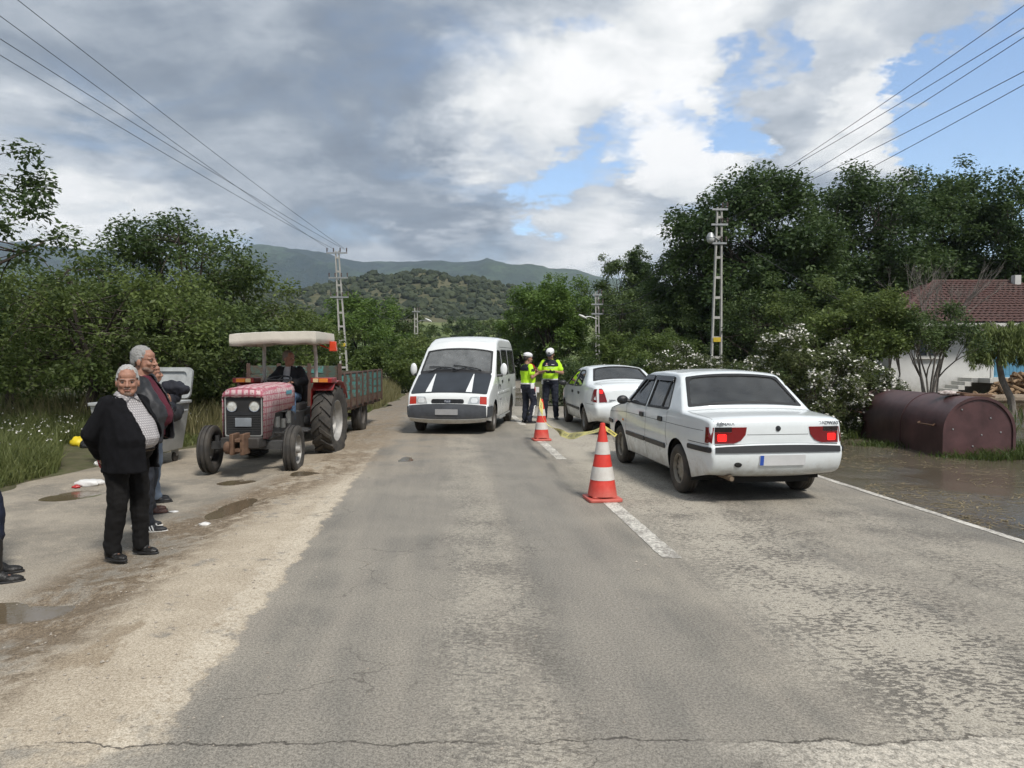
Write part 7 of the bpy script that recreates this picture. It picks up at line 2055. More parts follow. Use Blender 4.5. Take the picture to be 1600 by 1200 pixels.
# ------------------------------------------------------------------ rusty half-round tank in the flood
def tank():
    t = empty('fuel_tank', (8.34, 14.85, WATER_Z - .06), R(-2), 'big maroon half round steel tank lying in the flood', 'tank')
    MR = mat('maroon_steel', (.085, .042, .042), .42, .0, var=.45, scale=2.2, bump=.15, bscale=12, col2=None, dirt=((.10, .07, .055), -.1, .35, .6)); L, Rd, h = 3.7, .62, .50
    def arc(r, n=26): return [(-r, 0)] + [(r * math.cos(a), h + r * math.sin(a)) for a in np.linspace(math.pi, 0, n)] + [(r, 0)]
    def shell(nm, y0, y1, r, m, th=.03):
        A, B = arc(r), arc(r - th); n = len(A); mb = MB(); vs = []
        for y in (y0, y1):
            vs += [(x, y, z) for x, z in A]; vs += [(x, y, z) for x, z in B]
        fs = []
        for i in range(n - 1):
            fs += [(i, i + 1, 2 * n + i + 1, 2 * n + i), (n + i + 1, n + i, 3 * n + i, 3 * n + i + 1), (i + 1, i, n + i, n + i + 1), (2 * n + i, 2 * n + i + 1, 3 * n + i + 1, 3 * n + i)]
        mb.add(vs, fs); return mb.build(nm, m, t, smooth=True, sharp=40)
    shell('shell_section', -L / 2, -.28, Rd, MR); shell('shell_section', -.275, L / 2, Rd - .004, MR)
    for y in (-.28,): shell('seam_band', y - .03, y + .03, Rd + .012, MR, .02)
    shell('end_rim', -L / 2 - .015, -L / 2 + .03, Rd + .014, MR, .05)
    for nm, y in (('end_plate', -L / 2 + .012), ('end_plate', L / 2 - .02)):
        A = arc(Rd - .01); mb = MB(); mb.prism(A, 0, .012, fmap=lambda x, z, q, y=y: (x, y + q, z)); mb.build(nm, MR, t)
    for x, z in ((-.3, .9), (.2, .75), (-.45, .55), (.05, .45), (.38, .5), (-.1, .25)):
        mb = MB(); mb.lathe([(0, -.012), (.012, -.01), (.016, 0)], 10, 'Y', (x, -L / 2 + .008, z)); mb.build('bolt', GALV, t, smooth=True)
    mb = MB(); mb.tube([(-.60, -1.55, .62), (-.68, -1.6, .60), (-.70, -1.1, .60), (-.62, -1.05, .62)], .014, 6); mb.build('handle', RUST, t, smooth=True)
    mb = MB(); mb.tube([(-.62, 1.5, .62), (-.74, 1.55, .62), (-.74, 1.2, .62)], .014, 6); mb.build('handle', RUST, t, smooth=True)
    mb = MB(); mb.box((.25, -1.2, h + Rd + .0), (.5, .35, .06)); mb.tube([(-.1, -1.3, h + Rd + .06), (.6, -1.3, h + Rd - .02)], .02, 6); mb.build('top_hatch', RUST, t, bevel=.01)
    return t
tk = tank()
o = cloth_lump('rag', (8.15, 13.7, .93), (.20, .12, .05), mat('striped_rag', (.30, .24, .22), .9, scale=25, col2=(.55, .48, .45), sharp=True, bump=.4), 13, 'rumpled striped rag lying on top of the maroon tank', 'rag', None)
# ------------------------------------------------------------------ house beyond the flood
def house():
    X0, X1, Y0, Y1 = 17.0, 29.5, 33.0, 42.0
    t = empty('house', (0, 0, -.35), 0, 'white one storey house with red brown tiled roof and blue doors behind the willow', 'house')
    zf, ze, zr = 1.05, 3.45, 5.75          # floor, eaves, ridge (from the base)
    WL = mat('whitewashed_wall', (.56, .56, .54), .9, var=.10, scale=1.5, bump=.3, bscale=25, dirt=((.26, .24, .20), .2, 1.5, .6))
    GRY = mat('grey_render', (.26, .25, .235), .9, var=.2, scale=2, bump=.3, bscale=25)
    BLUE = mat('blue_door_paint', (.10, .27, .40), .5, var=.12, scale=8); TRIM = mat('pale_trim', (.55, .54, .50), .8, var=.08)
    # front wall with openings
    W = X1 - X0
    f = lambda x, z: (Vector((x, Y0, z)), Vector((0, -1, 0)))
    wins = [(18.1, 1.95, 19.2, 3.05), (25.6, 1.95, 26.9, 3.05)]; doors = [(21.6, zf, 22.55, 3.1), (23.4, zf, 24.3, 3.1)]
    holes = [[(a, b), (c, b), (c, d), (a, d)] for a, b, c, d in wins + doors]
    mb = MB(); patch(mb, [(X0, 0), (X1, 0), (X1, ze), (X0, ze)], f, .25, holes, res=3.0); mb.build('front_wall', WL, t)
    for nm, x in (('side_wall', X0 + .125), ('side_wall', X1 - .125)):
        mb = MB(); mb.box((x, (Y0 + Y1) / 2 + .13, ze / 2), (.25, Y1 - Y0 - .26, ze)); mb.build(nm, WL, t)
    mb = MB(); mb.box(((X0 + X1) / 2, Y1 - .12, ze / 2), (W - .5, .24, ze)); mb.build('back_wall', WL, t)
    GLS = mat('window_glass', (.03, .04, .05), .08, var=.1)
    for a, b, c, d in wins:
        mb = MB(); mb.box(((a + c) / 2, Y0 + .12, (b + d) / 2), (c - a, .02, d - b)); w = mb.build('window', GLS, t)
        mb = MB(); mb.bar((a + .03, Y0 + .07, b), (a + .03, Y0 + .07, d), .06, .06); mb.bar((c - .03, Y0 + .07, b), (c - .03, Y0 + .07, d), .06, .06); mb.bar((a, Y0 + .07, b + .03), (c, Y0 + .07, b + .03), .06, .06); mb.bar((a, Y0 + .07, d - .03), (c, Y0 + .07, d - .03), .06, .06); mb.bar(((a + c) / 2, Y0 + .075, b), ((a + c) / 2, Y0 + .075, d), .05, .05); mb.build('frame', TRIM, w)
        mb = MB(); mb.box(((a + c) / 2, Y0 - .06, b - .05), (c - a + .2, .2, .06)); mb.build('sill', TRIM, w)
    for i, (a, b, c, d) in enumerate(doors):
        mb = MB(); mb.box(((a + c) / 2, Y0 + .13, (b + d) / 2), (c - a, .05, d - b)); dd = mb.build('door', BLUE if i == 0 else mat('dark_blue_door', (.025, .06, .11), .4), t)
        mb = MB(); mb.box((c - .12, Y0 + .09, (b + d) / 2 - .1), (.04, .04, .14)); mb.build('handle', CHROME, dd)
    # hipped roof with rows of tiles
    o = .55; A = [(X0 - o, Y0 - o - .4), (X1 + o, Y0 - o - .4), (X1 + o, Y1 + o), (X0 - o, Y1 + o)]; ym = (Y0 + Y1) / 2; r0, r1 = (X0 + 4.4, ym), (X1 - 4.4, ym)
    tm = NT('roof_tile_clay'); ob = tm.tc.outputs['Object']
    c = tm.mix(tm.ss(tm.noise(ob, 9, 4, .7), .3, .7), (.070, .040, .036), (.125, .066, .056)); c = tm.mix(tm.ss(tm.noise(ob, .8, 4), .5, .7, 0, .6), c, (.10, .075, .065)); TILE = tm.done(c, .85, .3)
    ROW, WID = .34, .26
    rf = bpy.data.objects.new('roof', None); col.objects.link(rf); rf.parent = t
    def slope(e0, e1, t0, t1):
        """tiled slope from eave e0-e1 up to t0-t1: overlapping rows of curved tiles"""
        e0, e1, t0, t1 = (Vector(q) for q in (e0, e1, t0, t1)); up = ((t0 + t1) / 2 - (e0 + e1) / 2); n = (e1 - e0).cross(t0 - e0).normalized(); L = up.length; rows = int(L / ROW); mb = MB(); vs, fs = [], []
        for r in range(rows):
            a, b = r / rows, min(1, (r + 1.12) / rows)
            pa0, pa1, pb0, pb1 = e0.lerp(t0, a), e1.lerp(t1, a), e0.lerp(t0, b), e1.lerp(t1, b); m = max(1, int((pa1 - pa0).length / WID)); prev = None
            for i in range(m * 4 + 1):
                s = i / (m * 4); h = .032 * abs(math.sin(math.pi * i / 4)) + random.Random(r * 999 + i // 4).uniform(0, .008)
                vs.append(pa0.lerp(pa1, s) + n * (h + .045)); vs.append(pb0.lerp(pb1, s) + n * (h + .004)); k = len(vs)
                if prev is not None: fs.append((prev, k - 2, k - 1, prev + 1))
                prev = k - 2
        mb.add(vs, fs); q = mb.build('tile_rows', TILE, rf, recalc=False); q['kind'] = 'stuff'; return q
    slope((*A[0], ze), (*A[1], ze), (*r0, zr), (*r1, zr)); slope((*A[3], ze), (*A[0], ze), (*r0, zr), (*r0, zr)); slope((*A[1], ze), (*A[2], ze), (*r1, zr), (*r1, zr)); slope((*A[2], ze), (*A[3], ze), (*r1, zr), (*r0, zr))
    mb = MB(); v = [(*a, ze - .03) for a in A] + [(*r0, zr - .03), (*r1, zr - .03)]; mb.add(v, [(0, 1, 5, 4), (1, 2, 5), (2, 3, 4, 5), (3, 0, 4), (3, 2, 1, 0)]); mb.build('roof_deck', GRY, rf)
    for a, b in (((*A[0], ze + .05), (*r0, zr + .04)), ((*r0, zr + .04), (*r1, zr + .04)), ((*A[1], ze + .05), (*r1, zr + .04))):
        mb = MB(); mb.tube([a, b], .09, 8); mb.build('ridge_tiles', TILE, rf, smooth=True, sharp=40)
    mb = MB(); mb.box((r0[0] + 3.9, ym - .4, zr + .0), (.3, .3, .6)); mb.build('chimney', WL, rf)
    mb = MB(); mb.bar((A[0][0], A[0][1] + .02, ze - .09), (A[1][0], A[1][1] + .02, ze - .09), .04, .14); mb.build('fascia', TRIM, t)
    # porch: slab, posts, railing, blue gate, stairs
    px0, px1, py = 20.2, 25.2, Y0 - 1.9
    mb = MB(); mb.box(((px0 + px1) / 2, Y0 - .96, zf - .10), (px1 - px0, 1.9, .20)); mb.build('porch_slab', TRIM, t, bevel=.01)
    mb = MB(); mb.box(((px0 + px1) / 2 + .9, Y0 - 1.0, (zf - .2) / 2), (px1 - px0 - 1.9, 1.6, zf - .2)); mb.build('porch_base', GRY, t)
    for x in (px0 + .1, 22.15, px1 - .1):
        mb = MB(); mb.bar((x, py + .08, zf), (x, py + .08, ze - .1), .07, .07); mb.build('porch_post', TRIM, t)
    rl = bpy.data.objects.new('railing', None); col.objects.link(rl); rl.parent = t; RB = mat('railing_blue', (.25, .38, .46), .5)
    for z in (zf + .12, zf + .92):
        mb = MB(); mb.bar((22.2, py + .08, z), (px1 - .1, py + .08, z), .04, .04); mb.build('rail', RB, rl)
    bar = None
    for i in range(22):
        x = 22.3 + i * .128
        if x > px1 - .15: break
        if bar is None: mb = MB(); mb.bar((0, 0, .12), (0, 0, .92), .02, .02); bar = mb.build('bar', RB, rl)
        else: bar = link_mesh('bar', bar.data, None, rl)
        bar.location = (x, py + .08, zf)
    gt = bpy.data.objects.new('porch_gate', None); col.objects.link(gt); gt.parent = t
    for i in range(9):
        mb = MB(); mb.box((px0 + .30 + i * .155, py + .05, zf + .56), (.148, .03, .86)); mb.build('plank', BLUE, gt, bevel=.004)
    for i in range(6):
        mb = MB(); mb.box((px0 - .2 - i * .28, Y0 - .7, zf - .1 - i * .16), (.28, 1.0, .2)); mb.build('step', TRIM, t, bevel=.006)
house()
# woodpile and felled trunk before the porch
BARK = mat('split_wood', (.20, .125, .07), .9, scale=10, col2=(.32, .22, .13), bump=.5)
def woodpile():
    t = empty('woodpile', (20.7, 30.0, -.15), R(6), 'heap of split brown firewood in front of the porch', 'woodpile'); rng = random.Random(3)
    src = []
    for i in range(4):
        mb = MB(); r = .055 + .012 * i; mb.tube([(-.42, 0, 0), (-.1, .01, .01), (.42, 0, 0)], [r, r * 1.08, r * .94], 7); src.append(mb.mesh('log')); src[-1].materials.append(BARK)
    for i in range(70):
        lv = rng.random() ** 1.4; o = link_mesh('log', src[i % 4], None, t); sp = 1.6 * (1 - lv) + .15
        o.location = (rng.uniform(-sp, sp), rng.uniform(-.5, .5) * (1 - lv * .6), .08 + lv * .95); o.rotation_euler = (rng.uniform(-.3, .3), rng.uniform(-.45, .45), rng.uniform(-.6, .6) + (1.57 if rng.random() < .35 else 0))
woodpile()
def trough():
    t = empty('concrete_trough', (23.6, 29.4, -.3), 0, 'long grey concrete trough below the porch railing', 'trough'); C = mat('old_concrete', (.22, .205, .18), .9, var=.2, bump=.4)
    for a, d in (((0, -.42, .5), (2.2, .1, .8)), ((0, .42, .5), (2.2, .1, .8)), ((-1.05, 0, .5), (.1, .74, .8)), ((1.05, 0, .5), (.1, .74, .8))):
        mb = MB(); mb.box(a, d); mb.build('side', C, t, bevel=.01)
    mb = MB(); mb.box((0, 0, .12), (2.0, .74, .08)); mb.build('bottom', C, t)
trough()
mb = MB(); mb.tube([(15.8, 26.6, .05), (17.8, 26.2, .12), (20.2, 26.9, .06)], [.12, .17, .13], 10); tag(mb.build('felled_trunk', mat('pale_bark', (.24, .19, .14), .9, bump=.5), smooth=True), 'pale felled tree trunk lying in front of the woodpile', 'tree trunk')

# ------------------------------------------------------------------ power poles and lines
CONC = mat('weathered_concrete', (.42, .41, .38), .85, var=.15, scale=5, bump=.3, bscale=40)
def ladder_pole(label, x, y, H, w0, w1, lean=0.0, arms=(), lamp=None, rz=0.0, plate=None):
    gz = ground_z(x, y)
    t = empty('power_pole', (x, y, gz), rz, label, 'power pole', 'concrete power poles along the road'); H = H - gz
    for sg in (-1, 1):
        mb = MB(); a = Vector((sg * w0 / 2, 0, 0)); b = Vector((sg * w1 / 2 + lean, 0, H)); d = .13
        pts = []
        for p, k in ((a, 1.0), (b, .75)):
            for dx, dy in ((-1, -1), (1, -1), (1, 1), (-1, 1)): pts.append(p + Vector((dx * .040 * k, dy * d * k, 0)))
        mb.add(pts, [(3, 2, 1, 0), (4, 5, 6, 7), (0, 1, 5, 4), (1, 2, 6, 5), (2, 3, 7, 6), (3, 0, 4, 7)]); mb.build('leg', CONC, t)
    n = 9
    for i in range(1, n + 1):
        f = i / (n + .5); w = w0 + (w1 - w0) * f; mb = MB(); mb.box((lean * f, 0, H * f), (w - .09, .16, .12)); mb.build('rung', CONC, t)
    for z, L in arms:
        zz = z - gz; f = zz / H; mb = MB(); mb.box((lean * f, -.12, zz), (L, .07, .09)); ar = mb.build('crossarm', GALV, t)
        for sx in (-.47, -.16, .16, .47)[:4 if L > 1 else 2]:
            mb = MB(); mb.lathe([(0, .30), (.035, .29), (.05, .23), (.03, .2), (.055, .15), (.03, .12), (.05, .08), (.02, .05), (.015, 0)], 10, 'Z', (lean * f + sx * L * (1 if L > 1 else -1), -.12, zz + .03)); mb.build('insulator', mat('brown_porcelain', (.06, .035, .03), .3), ar, smooth=True)
    if lamp:
        z, dx, kind = lamp; z -= gz; f = z / H; mb = MB(); mb.tube([(lean * f, -.1, z - .15), (lean * f + dx * .6, -.15, z + .02), (lean * f + dx, -.2, z)], .03, 8); la = mb.build('lamp_arm', GALV, t, smooth=True)
        mb = MB()
        if kind == 'globe':
            mb.lathe([(0, .26), (.10, .24), (.17, .12), (.21, .0)], 18, 'Z', (lean * f + dx, -.2, z - .05)); mb.build('lamp_hood', GALV, la, smooth=True)
            mb = MB(); mb.ell((lean * f + dx, -.2, z - .10), (.19, .19, .22), 16, 10); mb.build('lamp_globe', mat('milky_glass', (.55, .56, .55), .25, var=.1), la, smooth=True)
        else:
            mb.ell((lean * f + dx * 1.25, -.2, z + .02), (.30, .12, .08), 16, 8, Matrix.Rotation(.45, 3, 'Y')); mb.build('lamp_head', mat('lamp_white', (.62, .62, .60), .4), la, smooth=True)
    if plate:
        mb = MB(); mb.box((lean * .1, -.16, plate - gz), (w0 * .7, .02, .22)); mb.build('warning_plate', mat('yellow_plate', (.55, .40, .03), .5), t, bevel=.004)
    return t
PL = P(526, 392, 48); PR = P(1124, 324, 36); PC = P(935, 456, 47); PF = P(650, 481, 58)
ladder_pole('slim leaning ladder shaped power pole behind the trailer', PL.x + .45, 48, PL.z, .44, .20, -.42, ((PL.z - .15, 1.35), (PL.z - 1.75, 1.25), (PL.z - 3.0, 1.2)), plate=2.4)
ladder_pole('tall ladder shaped power pole with a globe lamp in front of the big walnut trees', PR.x - .1, 36, PR.z, .52, .20, .1, ((PR.z - .12, .75), (PR.z - .85, .8), (PR.z - 1.75, .7)), (PR.z - 1.45, -.45, 'globe'), plate=2.45)
ladder_pole('distant pole with a white lamp head beside the round tree', PC.x, 47, PC.z, .24, .16, -.1, ((PC.z - .2, .6), (PC.z - .8, .75), (PC.z - 1.4, .75)), (PC.z - 1.6, -.75, 'cobra'))
ladder_pole('farthest small pole with a street lamp above the bushes left of the van', PF.x, 58, PF.z, .28, .2, 0, ((PF.z - .3, .6),), (PF.z - 1.0, .8, 'cobra'))
WIRE = mat('black_cable', (.03, .03, .032), .6)
def wire(label, a, b, sag, r=.012):
    a, b = Vector(a), Vector(b); mb = MB(); pts = []
    for i in range(41):
        t = i / 40; p = a.lerp(b, t); p.z -= sag * 4 * t * (1 - t); pts.append(p)
    mb.tube(pts, r, 5); tag(mb.build('power_line', WIRE, smooth=True), label, 'power line', 'overhead power lines')
zl, zr = PL.z, PR.z
NLX = -12.4
for lab, dx, dz, nx, nzv in (('highest of the overhead lines on the left, running to the slim leaning pole', .55, .12, .95, 2.2), ('second overhead line on the left', -.5, .12, .35, 2.05), ('third overhead line on the left, close above the lowest', .5, .10, .0, 1.0), ('lowest overhead line on the left', -.15, .10, -.35, .85)):
    wire(lab, (PL.x + dx, 48, zl + dz), (NLX + nx, -2, 8.7 + nzv), .35, .009)
for lab, dx, dz, nx, nzv in (('highest overhead line on the right above the walnut trees', .3, .05, -.15, 1.15), ('second overhead line on the right', -.2, -.05, .15, .20), ('third overhead line on the right, close below the second', .3, -.75, .45, 1.0), ('fourth overhead line on the right', -.2, -.8, .35, -.75), ('lowest overhead line on the right', .3, -1.6, .45, -.20)):
    wire(lab, (PR.x + dx, 36, zr + dz), (11.3 + nx, -4, 8.8 + nzv), .45, .009)
for lab, dx, dz, s in (('upper cable between the globe lamp pole and the distant pole', -.3, -.3, .9), ('lower cable between the globe lamp pole and the distant pole', -.3, -1.0, 1.2), ('lowest cable between the globe lamp pole and the distant pole', -.3, -1.7, 1.2)):
    wire(lab, (PR.x + dx, 36, zr + dz), (PC.x + .2, 47, PC.z + dz * .8), s, .018)
wire('thin cable from the globe lamp pole down to the white house', (PR.x + .2, 36, zr - 1.0), (17.2, 32.6, 3.1), .5, .012)
wire('cable from the slim leaning pole on to the farthest pole', (PL.x, 48, zl - 1.6), (PF.x, 58, PF.z - .3), 1.5, .02)
# ------------------------------------------------------------------ trees and shrubs
BARKD = mat('dark_bark', (.060, .048, .038), .95, var=.3, scale=8, bump=.6, bscale=30)
BARKG = mat('grey_bark', (.19, .17, .15), .95, var=.3, scale=8, bump=.6, bscale=30)
def leaf_cloud(centres, radii, n, size, seed, droop=.3, aspect=.5, flat=.75, tone_bias=0.0, hang=0.0):
    """n folded leaves scattered round many twig ends; numpy all the way. Returns verts, faces, tone"""
    rg = np.random.default_rng(seed); C = np.array(centres, float); Rr = np.array(radii, float)
    w = Rr ** 2.2; idx = rg.choice(len(C), n, p=w / w.sum())
    d = rg.normal(size=(n, 3)); d /= np.linalg.norm(d, axis=1)[:, None]; rad = rg.random(n) ** .55
    p = C[idx] + d * (rad * Rr[idx])[:, None] * np.array([1, 1, flat])
    if hang: p[:, 2] -= rg.random(n) ** 1.3 * hang
    ax = rg.normal(size=(n, 3)); ax[:, 2] = ax[:, 2] * .45 - droop; ax += d * .5; ax /= np.linalg.norm(ax, axis=1)[:, None]
    up = rg.normal(size=(n, 3)) * .6 + np.array([0, 0, 1.0]); sd = np.cross(ax, up); sd /= np.linalg.norm(sd, axis=1)[:, None] + 1e-9
    nr = np.cross(sd, ax)
    s = size * rg.uniform(.6, 1.25, n)[:, None]; a, b = ax * s, sd * s * aspect * .5
    V = np.stack([p, p + a * .5 + b + nr * s * .08, p + a, p + a * .5 - b + nr * s * .08], 1).reshape(-1, 3)
    base = np.arange(n)[:, None] * 4; Fq = np.concatenate([base + np.array([0, 1, 2]), base + np.array([0, 2, 3])], 1).reshape(-1, 3)
    ctone = rg.random(len(C)); tone = np.clip(.55 * ctone[idx] + .45 * rg.random(n) + tone_bias, 0, 1)
    return V, Fq, np.repeat(tone, 2)
def mesh_np(name, V, Fc, m, tone=None, parent=None):
    me = bpy.data.meshes.new(name); nv, nf = len(V), len(Fc); k = Fc.shape[1]
    me.vertices.add(nv); me.vertices.foreach_set('co', V.astype(np.float32).ravel()); me.loops.add(nf * k); me.loops.foreach_set('vertex_index', Fc.astype(np.int32).ravel())
    me.polygons.add(nf); me.polygons.foreach_set('loop_start', np.arange(0, nf * k, k, dtype=np.int32)); me.update(calc_edges=True)
    if tone is not None: me.attributes.new('tone', 'FLOAT', 'FACE').data.foreach_set('value', tone.astype(np.float32))
    return link_mesh(name, me, m, parent)
def grow_tree(seed, H, crown, trunk_h, trunk_r, nlimb, ntwig, lean=(0, 0), spread=1.0, up=.55, shell=.62, top_bias=0.0):
    """limbs reach out to points in the crown volume. crown = (cx, cy, cz, rx, ry, rz). Returns trunk MB, twig ends, radii"""
    rng = random.Random(seed); mb = MB(); cxx, cyy, cz, rx, ry, rz = crown
    top = Vector((lean[0], lean[1], trunk_h)); pts = [Vector((0, 0, -.1))] + [Vector((lean[0] * f + .05 * trunk_r * 10 * rng.uniform(-1, 1) * f, lean[1] * f + .05 * trunk_r * 10 * rng.uniform(-1, 1) * f, trunk_h * f)) for f in (.33, .66)] + [top]
    mb.tube(pts, [trunk_r * 1.35, trunk_r, trunk_r * .9, trunk_r * .85], 9)
    C, Rr = [], []
    def crown_pt(lo):
        while True:
            v = Vector((rng.uniform(-1, 1), rng.uniform(-1, 1), rng.uniform(-1, 1)))
            if v.length > 1: continue
            if v.length < lo: continue
            k = 1 + .30 * mnoise.noise(v * 2.2 + Vector((seed * 3.1, 0, 0)))
            return Vector((cxx + v.x * rx * k, cyy + v.y * ry * k, cz + (v.z + top_bias) * rz * k))
    for i in range(nlimb):
        e = crown_pt(.45); a = pts[2].lerp(top, rng.uniform(.2, 1)); m = a.lerp(e, .45) + Vector((rng.uniform(-.1, .1), rng.uniform(-.1, .1), rng.uniform(.0, .18))) * rz
        r = trunk_r * rng.uniform(.35, .55); mb.tube([a, m, e], [r, r * .6, r * .22], 6)
        for j in range(ntwig):
            q = crown_pt(shell * .6) if rng.random() < .35 else e + Vector((rng.gauss(0, .34) * rx, rng.gauss(0, .34) * ry, rng.gauss(0, .30) * rz))
            v = Vector(((q.x - cxx) / rx, (q.y - cyy) / ry, (q.z - cz) / rz))
            if v.length > 1.12: q = Vector((cxx, cyy, cz)) + (q - Vector((cxx, cyy, cz))) / v.length * rng.uniform(.85, 1.1)
            s = m.lerp(e, rng.uniform(.1, 1)); mb.tube([s, s.lerp(q, .5) + Vector((0, 0, .05 * rz)), q], [r * .24, r * .15, r * .06], 4, caps=False)
            C.append(q); Rr.append(rng.uniform(.13, .26) * (rx + ry + rz) / 3 * spread)
    return mb, C, Rr
def tree(name, label, cat, loc, rz_, spec, m_leaf, bark=BARKD, group=None, extra=None):
    t = empty(name, loc, rz_, label, cat, group); mb, C, Rr = grow_tree(**spec['g'])
    mb.build('trunk', bark, t, smooth=True, recalc=False)
    V, Fc, tn = leaf_cloud(C, Rr, spec['n'], spec['size'], spec['g']['seed'], **spec.get('lk', {}))
    mesh_np('crown', V, Fc, m_leaf, tn, t)
    return t
LEAF_D = leaf_mat('walnut_leaf', (0.034, 0.064, 0.023), (0.112, 0.165, 0.056), 0.37)
LEAF_M = leaf_mat('orchard_leaf', (0.066, 0.101, 0.030), (0.195, 0.249, 0.072), 0.42)
LEAF_Y = leaf_mat('bright_leaf', (0.065, 0.104, 0.025), (0.159, 0.212, 0.059), 0.47)
LEAF_C = leaf_mat('round_tree_leaf', (0.075, 0.135, 0.032), (0.172, 0.259, 0.061), 0.42)
LEAF_S = leaf_mat('dark_leaf', (0.043, 0.075, 0.028), (0.132, 0.183, 0.059), 0.37)  # a darker green leaf
LEAF_W = leaf_mat('willow_leaf', (0.159, 0.207, 0.063), (0.287, 0.345, 0.127), 0.50)
GZ = ground_z
def at_px(u, d): return (u - 800) / F * d
def orchard(label, u, d, top_v, rx, rzr, seed, n=15000, size=.13, m=None, grp='orchard trees behind the lay-by', cat='tree', low=.5, lean=(0, 0), x=None, name='orchard_tree', trunk=.13, sp=1.0, tb=0.0, lk=None, nl=11, nt=9):
    x = at_px(u, d) if x is None else x; gz = GZ(x, d); H = CH + (558 - top_v) / F * d - gz
    rz = (H - low) / 2 * 1.0; c = (lean[0] * 1.3, lean[1] * 1.3, low + rz, rx, rx, rz)
    return tree(name, label, cat, (x, d, gz), 0, dict(g=dict(seed=seed, H=H, crown=c, trunk_h=max(.5, low + rz * .35), trunk_r=trunk, nlimb=nl, ntwig=nt, lean=lean, spread=sp, top_bias=tb), n=n, size=size, lk=lk or {}), m or LEAF_M, group=grp)
# left: orchard
orchard('low spreading tree with a dark forked trunk behind the grey container', 128, 16.8, 415, 2.7, 0, 11, 17000, .12, LEAF_M, low=.75, lean=(.35, 0))
orchard('tree at the left edge with foliage down to the grass', 15, 19.5, 405, 2.8, 0, 12, 14000, .13, LEAF_M, low=.3)
orchard('tallest orchard tree with upright shoots on top, above the tractor canopy', 292, 21, 352, 2.5, 0, 13, 19000, .13, LEAF_S, low=.7, tb=.08)
orchard('slender tree behind the tractor with loose shoots against the sky', 388, 24, 405, 1.7, 0, 14, 13000, .13, LEAF_M, low=.5, tb=.1)
orchard('bushy tree between the container and the tractor canopy', 215, 19, 420, 2.3, 0, 15, 13000, .13, LEAF_M, low=.3)
orchard('rounded bush with yellowish leaves behind the driver', 262, 16.6, 490, 1.5, 0, 16, 12000, .11, leaf_mat('yellow_green_leaf', (0.063, 0.091, 0.028), (0.140, 0.176, 0.059), 0.42), low=.1, name='bush', cat='bush', trunk=.06)
orchard('dark bush behind the tractor wheels', 350, 18.5, 500, 1.6, 0, 17, 12000, .12, LEAF_S, low=.1, name='bush', cat='bush', trunk=.06)
orchard('green bush just behind the trailer headboard', 445, 27, 500, 2.2, 0, 18, 13000, .14, LEAF_M, low=.2, name='bush', cat='bush', trunk=.07)
orchard('dark tree closing the view at the far left', 60, 27, 415, 3.3, 0, 19, 12000, .17, LEAF_S, low=.3)
orchard('big leafy tree behind the slim leaning pole', 565, 56, 470, 4.0, 0, 20, 22000, .24, LEAF_C, low=.3, grp='trees left of the van')
orchard('second leafy tree behind the slim pole, lower', 500, 54, 492, 3.4, 0, 21, 16000, .24, LEAF_M, low=.2, grp='trees left of the van')
orchard('dark tree at the end of the row left of the van', 628, 68, 478, 2.4, 0, 22, 12000, .22, LEAF_S, low=.3, grp='trees left of the van')
orchard('pale green bush between the trailer and the van', 612, 36, 535, 1.8, 0, 23, 10000, .17, LEAF_Y, low=.05, name='bush', cat='bush', trunk=.06, grp='bushes left of the van')
orchard('low green bush right beside the van mirror', 652, 44, 530, 2.0, 0, 24, 10000, .19, LEAF_M, low=.05, name='bush', cat='bush', trunk=.06, grp='bushes left of the van')
# tree just outside the left edge: its branches hang into the picture
tree('overhanging_tree', 'dark leaved tree at the left edge whose branches hang into the sky', 'tree', (-10.9, 12.2, GZ(-10.9, 12.2)), 0, dict(g=dict(seed=31, H=6.8, crown=(.25, 0, 4.2, 2.9, 2.6, 2.5), trunk_h=2.6, trunk_r=.16, nlimb=12, ntwig=9, spread=.62), n=17000, size=.115), LEAF_S)
# far rows behind the van
for i, (u, d, v, r, lab) in enumerate(((690, 150, 510, 4.5, 'small distant tree on the field above the van windscreen'), (745, 165, 506, 5, 'small distant tree above the van roof'), (600, 140, 500, 5, 'small distant tree right of the slim pole'), (785, 145, 512, 4, 'small distant tree just above the van rear edge'), (655, 190, 505, 5, 'far small tree beside the farthest pole'), (722, 215, 496, 6, 'round dark bush alone in the pale field'), (770, 230, 497, 6, 'dark bush at the right of the pale field'))):
    orchard(lab, u, d, v, r, 0, 40 + i, 4200, .55, LEAF_S if i % 2 else LEAF_M, low=.2, name='distant_tree', trunk=.16, grp='distant trees on the fields', nl=7, nt=5)
# right of the road
orchard('dense rounded bright green tree just right of the road, behind the officers', 862, 50, 421, 2.75, 0, 51, 30000, .20, LEAF_C, low=.2, grp='trees right of the road', name='round_tree', trunk=.2)
orchard('lower flank tree of the dense rounded green one', 818, 54, 462, 1.9, 0, 52, 15000, .20, LEAF_C, low=.1, grp='trees right of the road', name='round_tree', trunk=.16)
orchard('tall loose tree with feathery top behind the distant lamp pole', 968, 64, 405, 3.6, 0, 53, 20000, .24, LEAF_S, low=.6, grp='trees right of the road', name='tall_tree', trunk=.2, sp=.8)
orchard('narrow pointed poplar like tree right of the feathery tree', 996, 62, 384, 1.0, 0, 54, 9000, .22, LEAF_D, low=4, grp='trees right of the road', name='poplar_tree', trunk=.14)
orchard('dark tree filling the gap left of the big walnuts', 1010, 56, 440, 3.2, 0, 55, 17000, .22, LEAF_S, low=.2, grp='trees right of the road', name='tall_tree', trunk=.18)
orchard('dark tree low behind the white car roof', 945, 52, 470, 2.8, 0, 56, 15000, .20, LEAF_S, low=.1, grp='trees right of the road', name='tall_tree', trunk=.18)
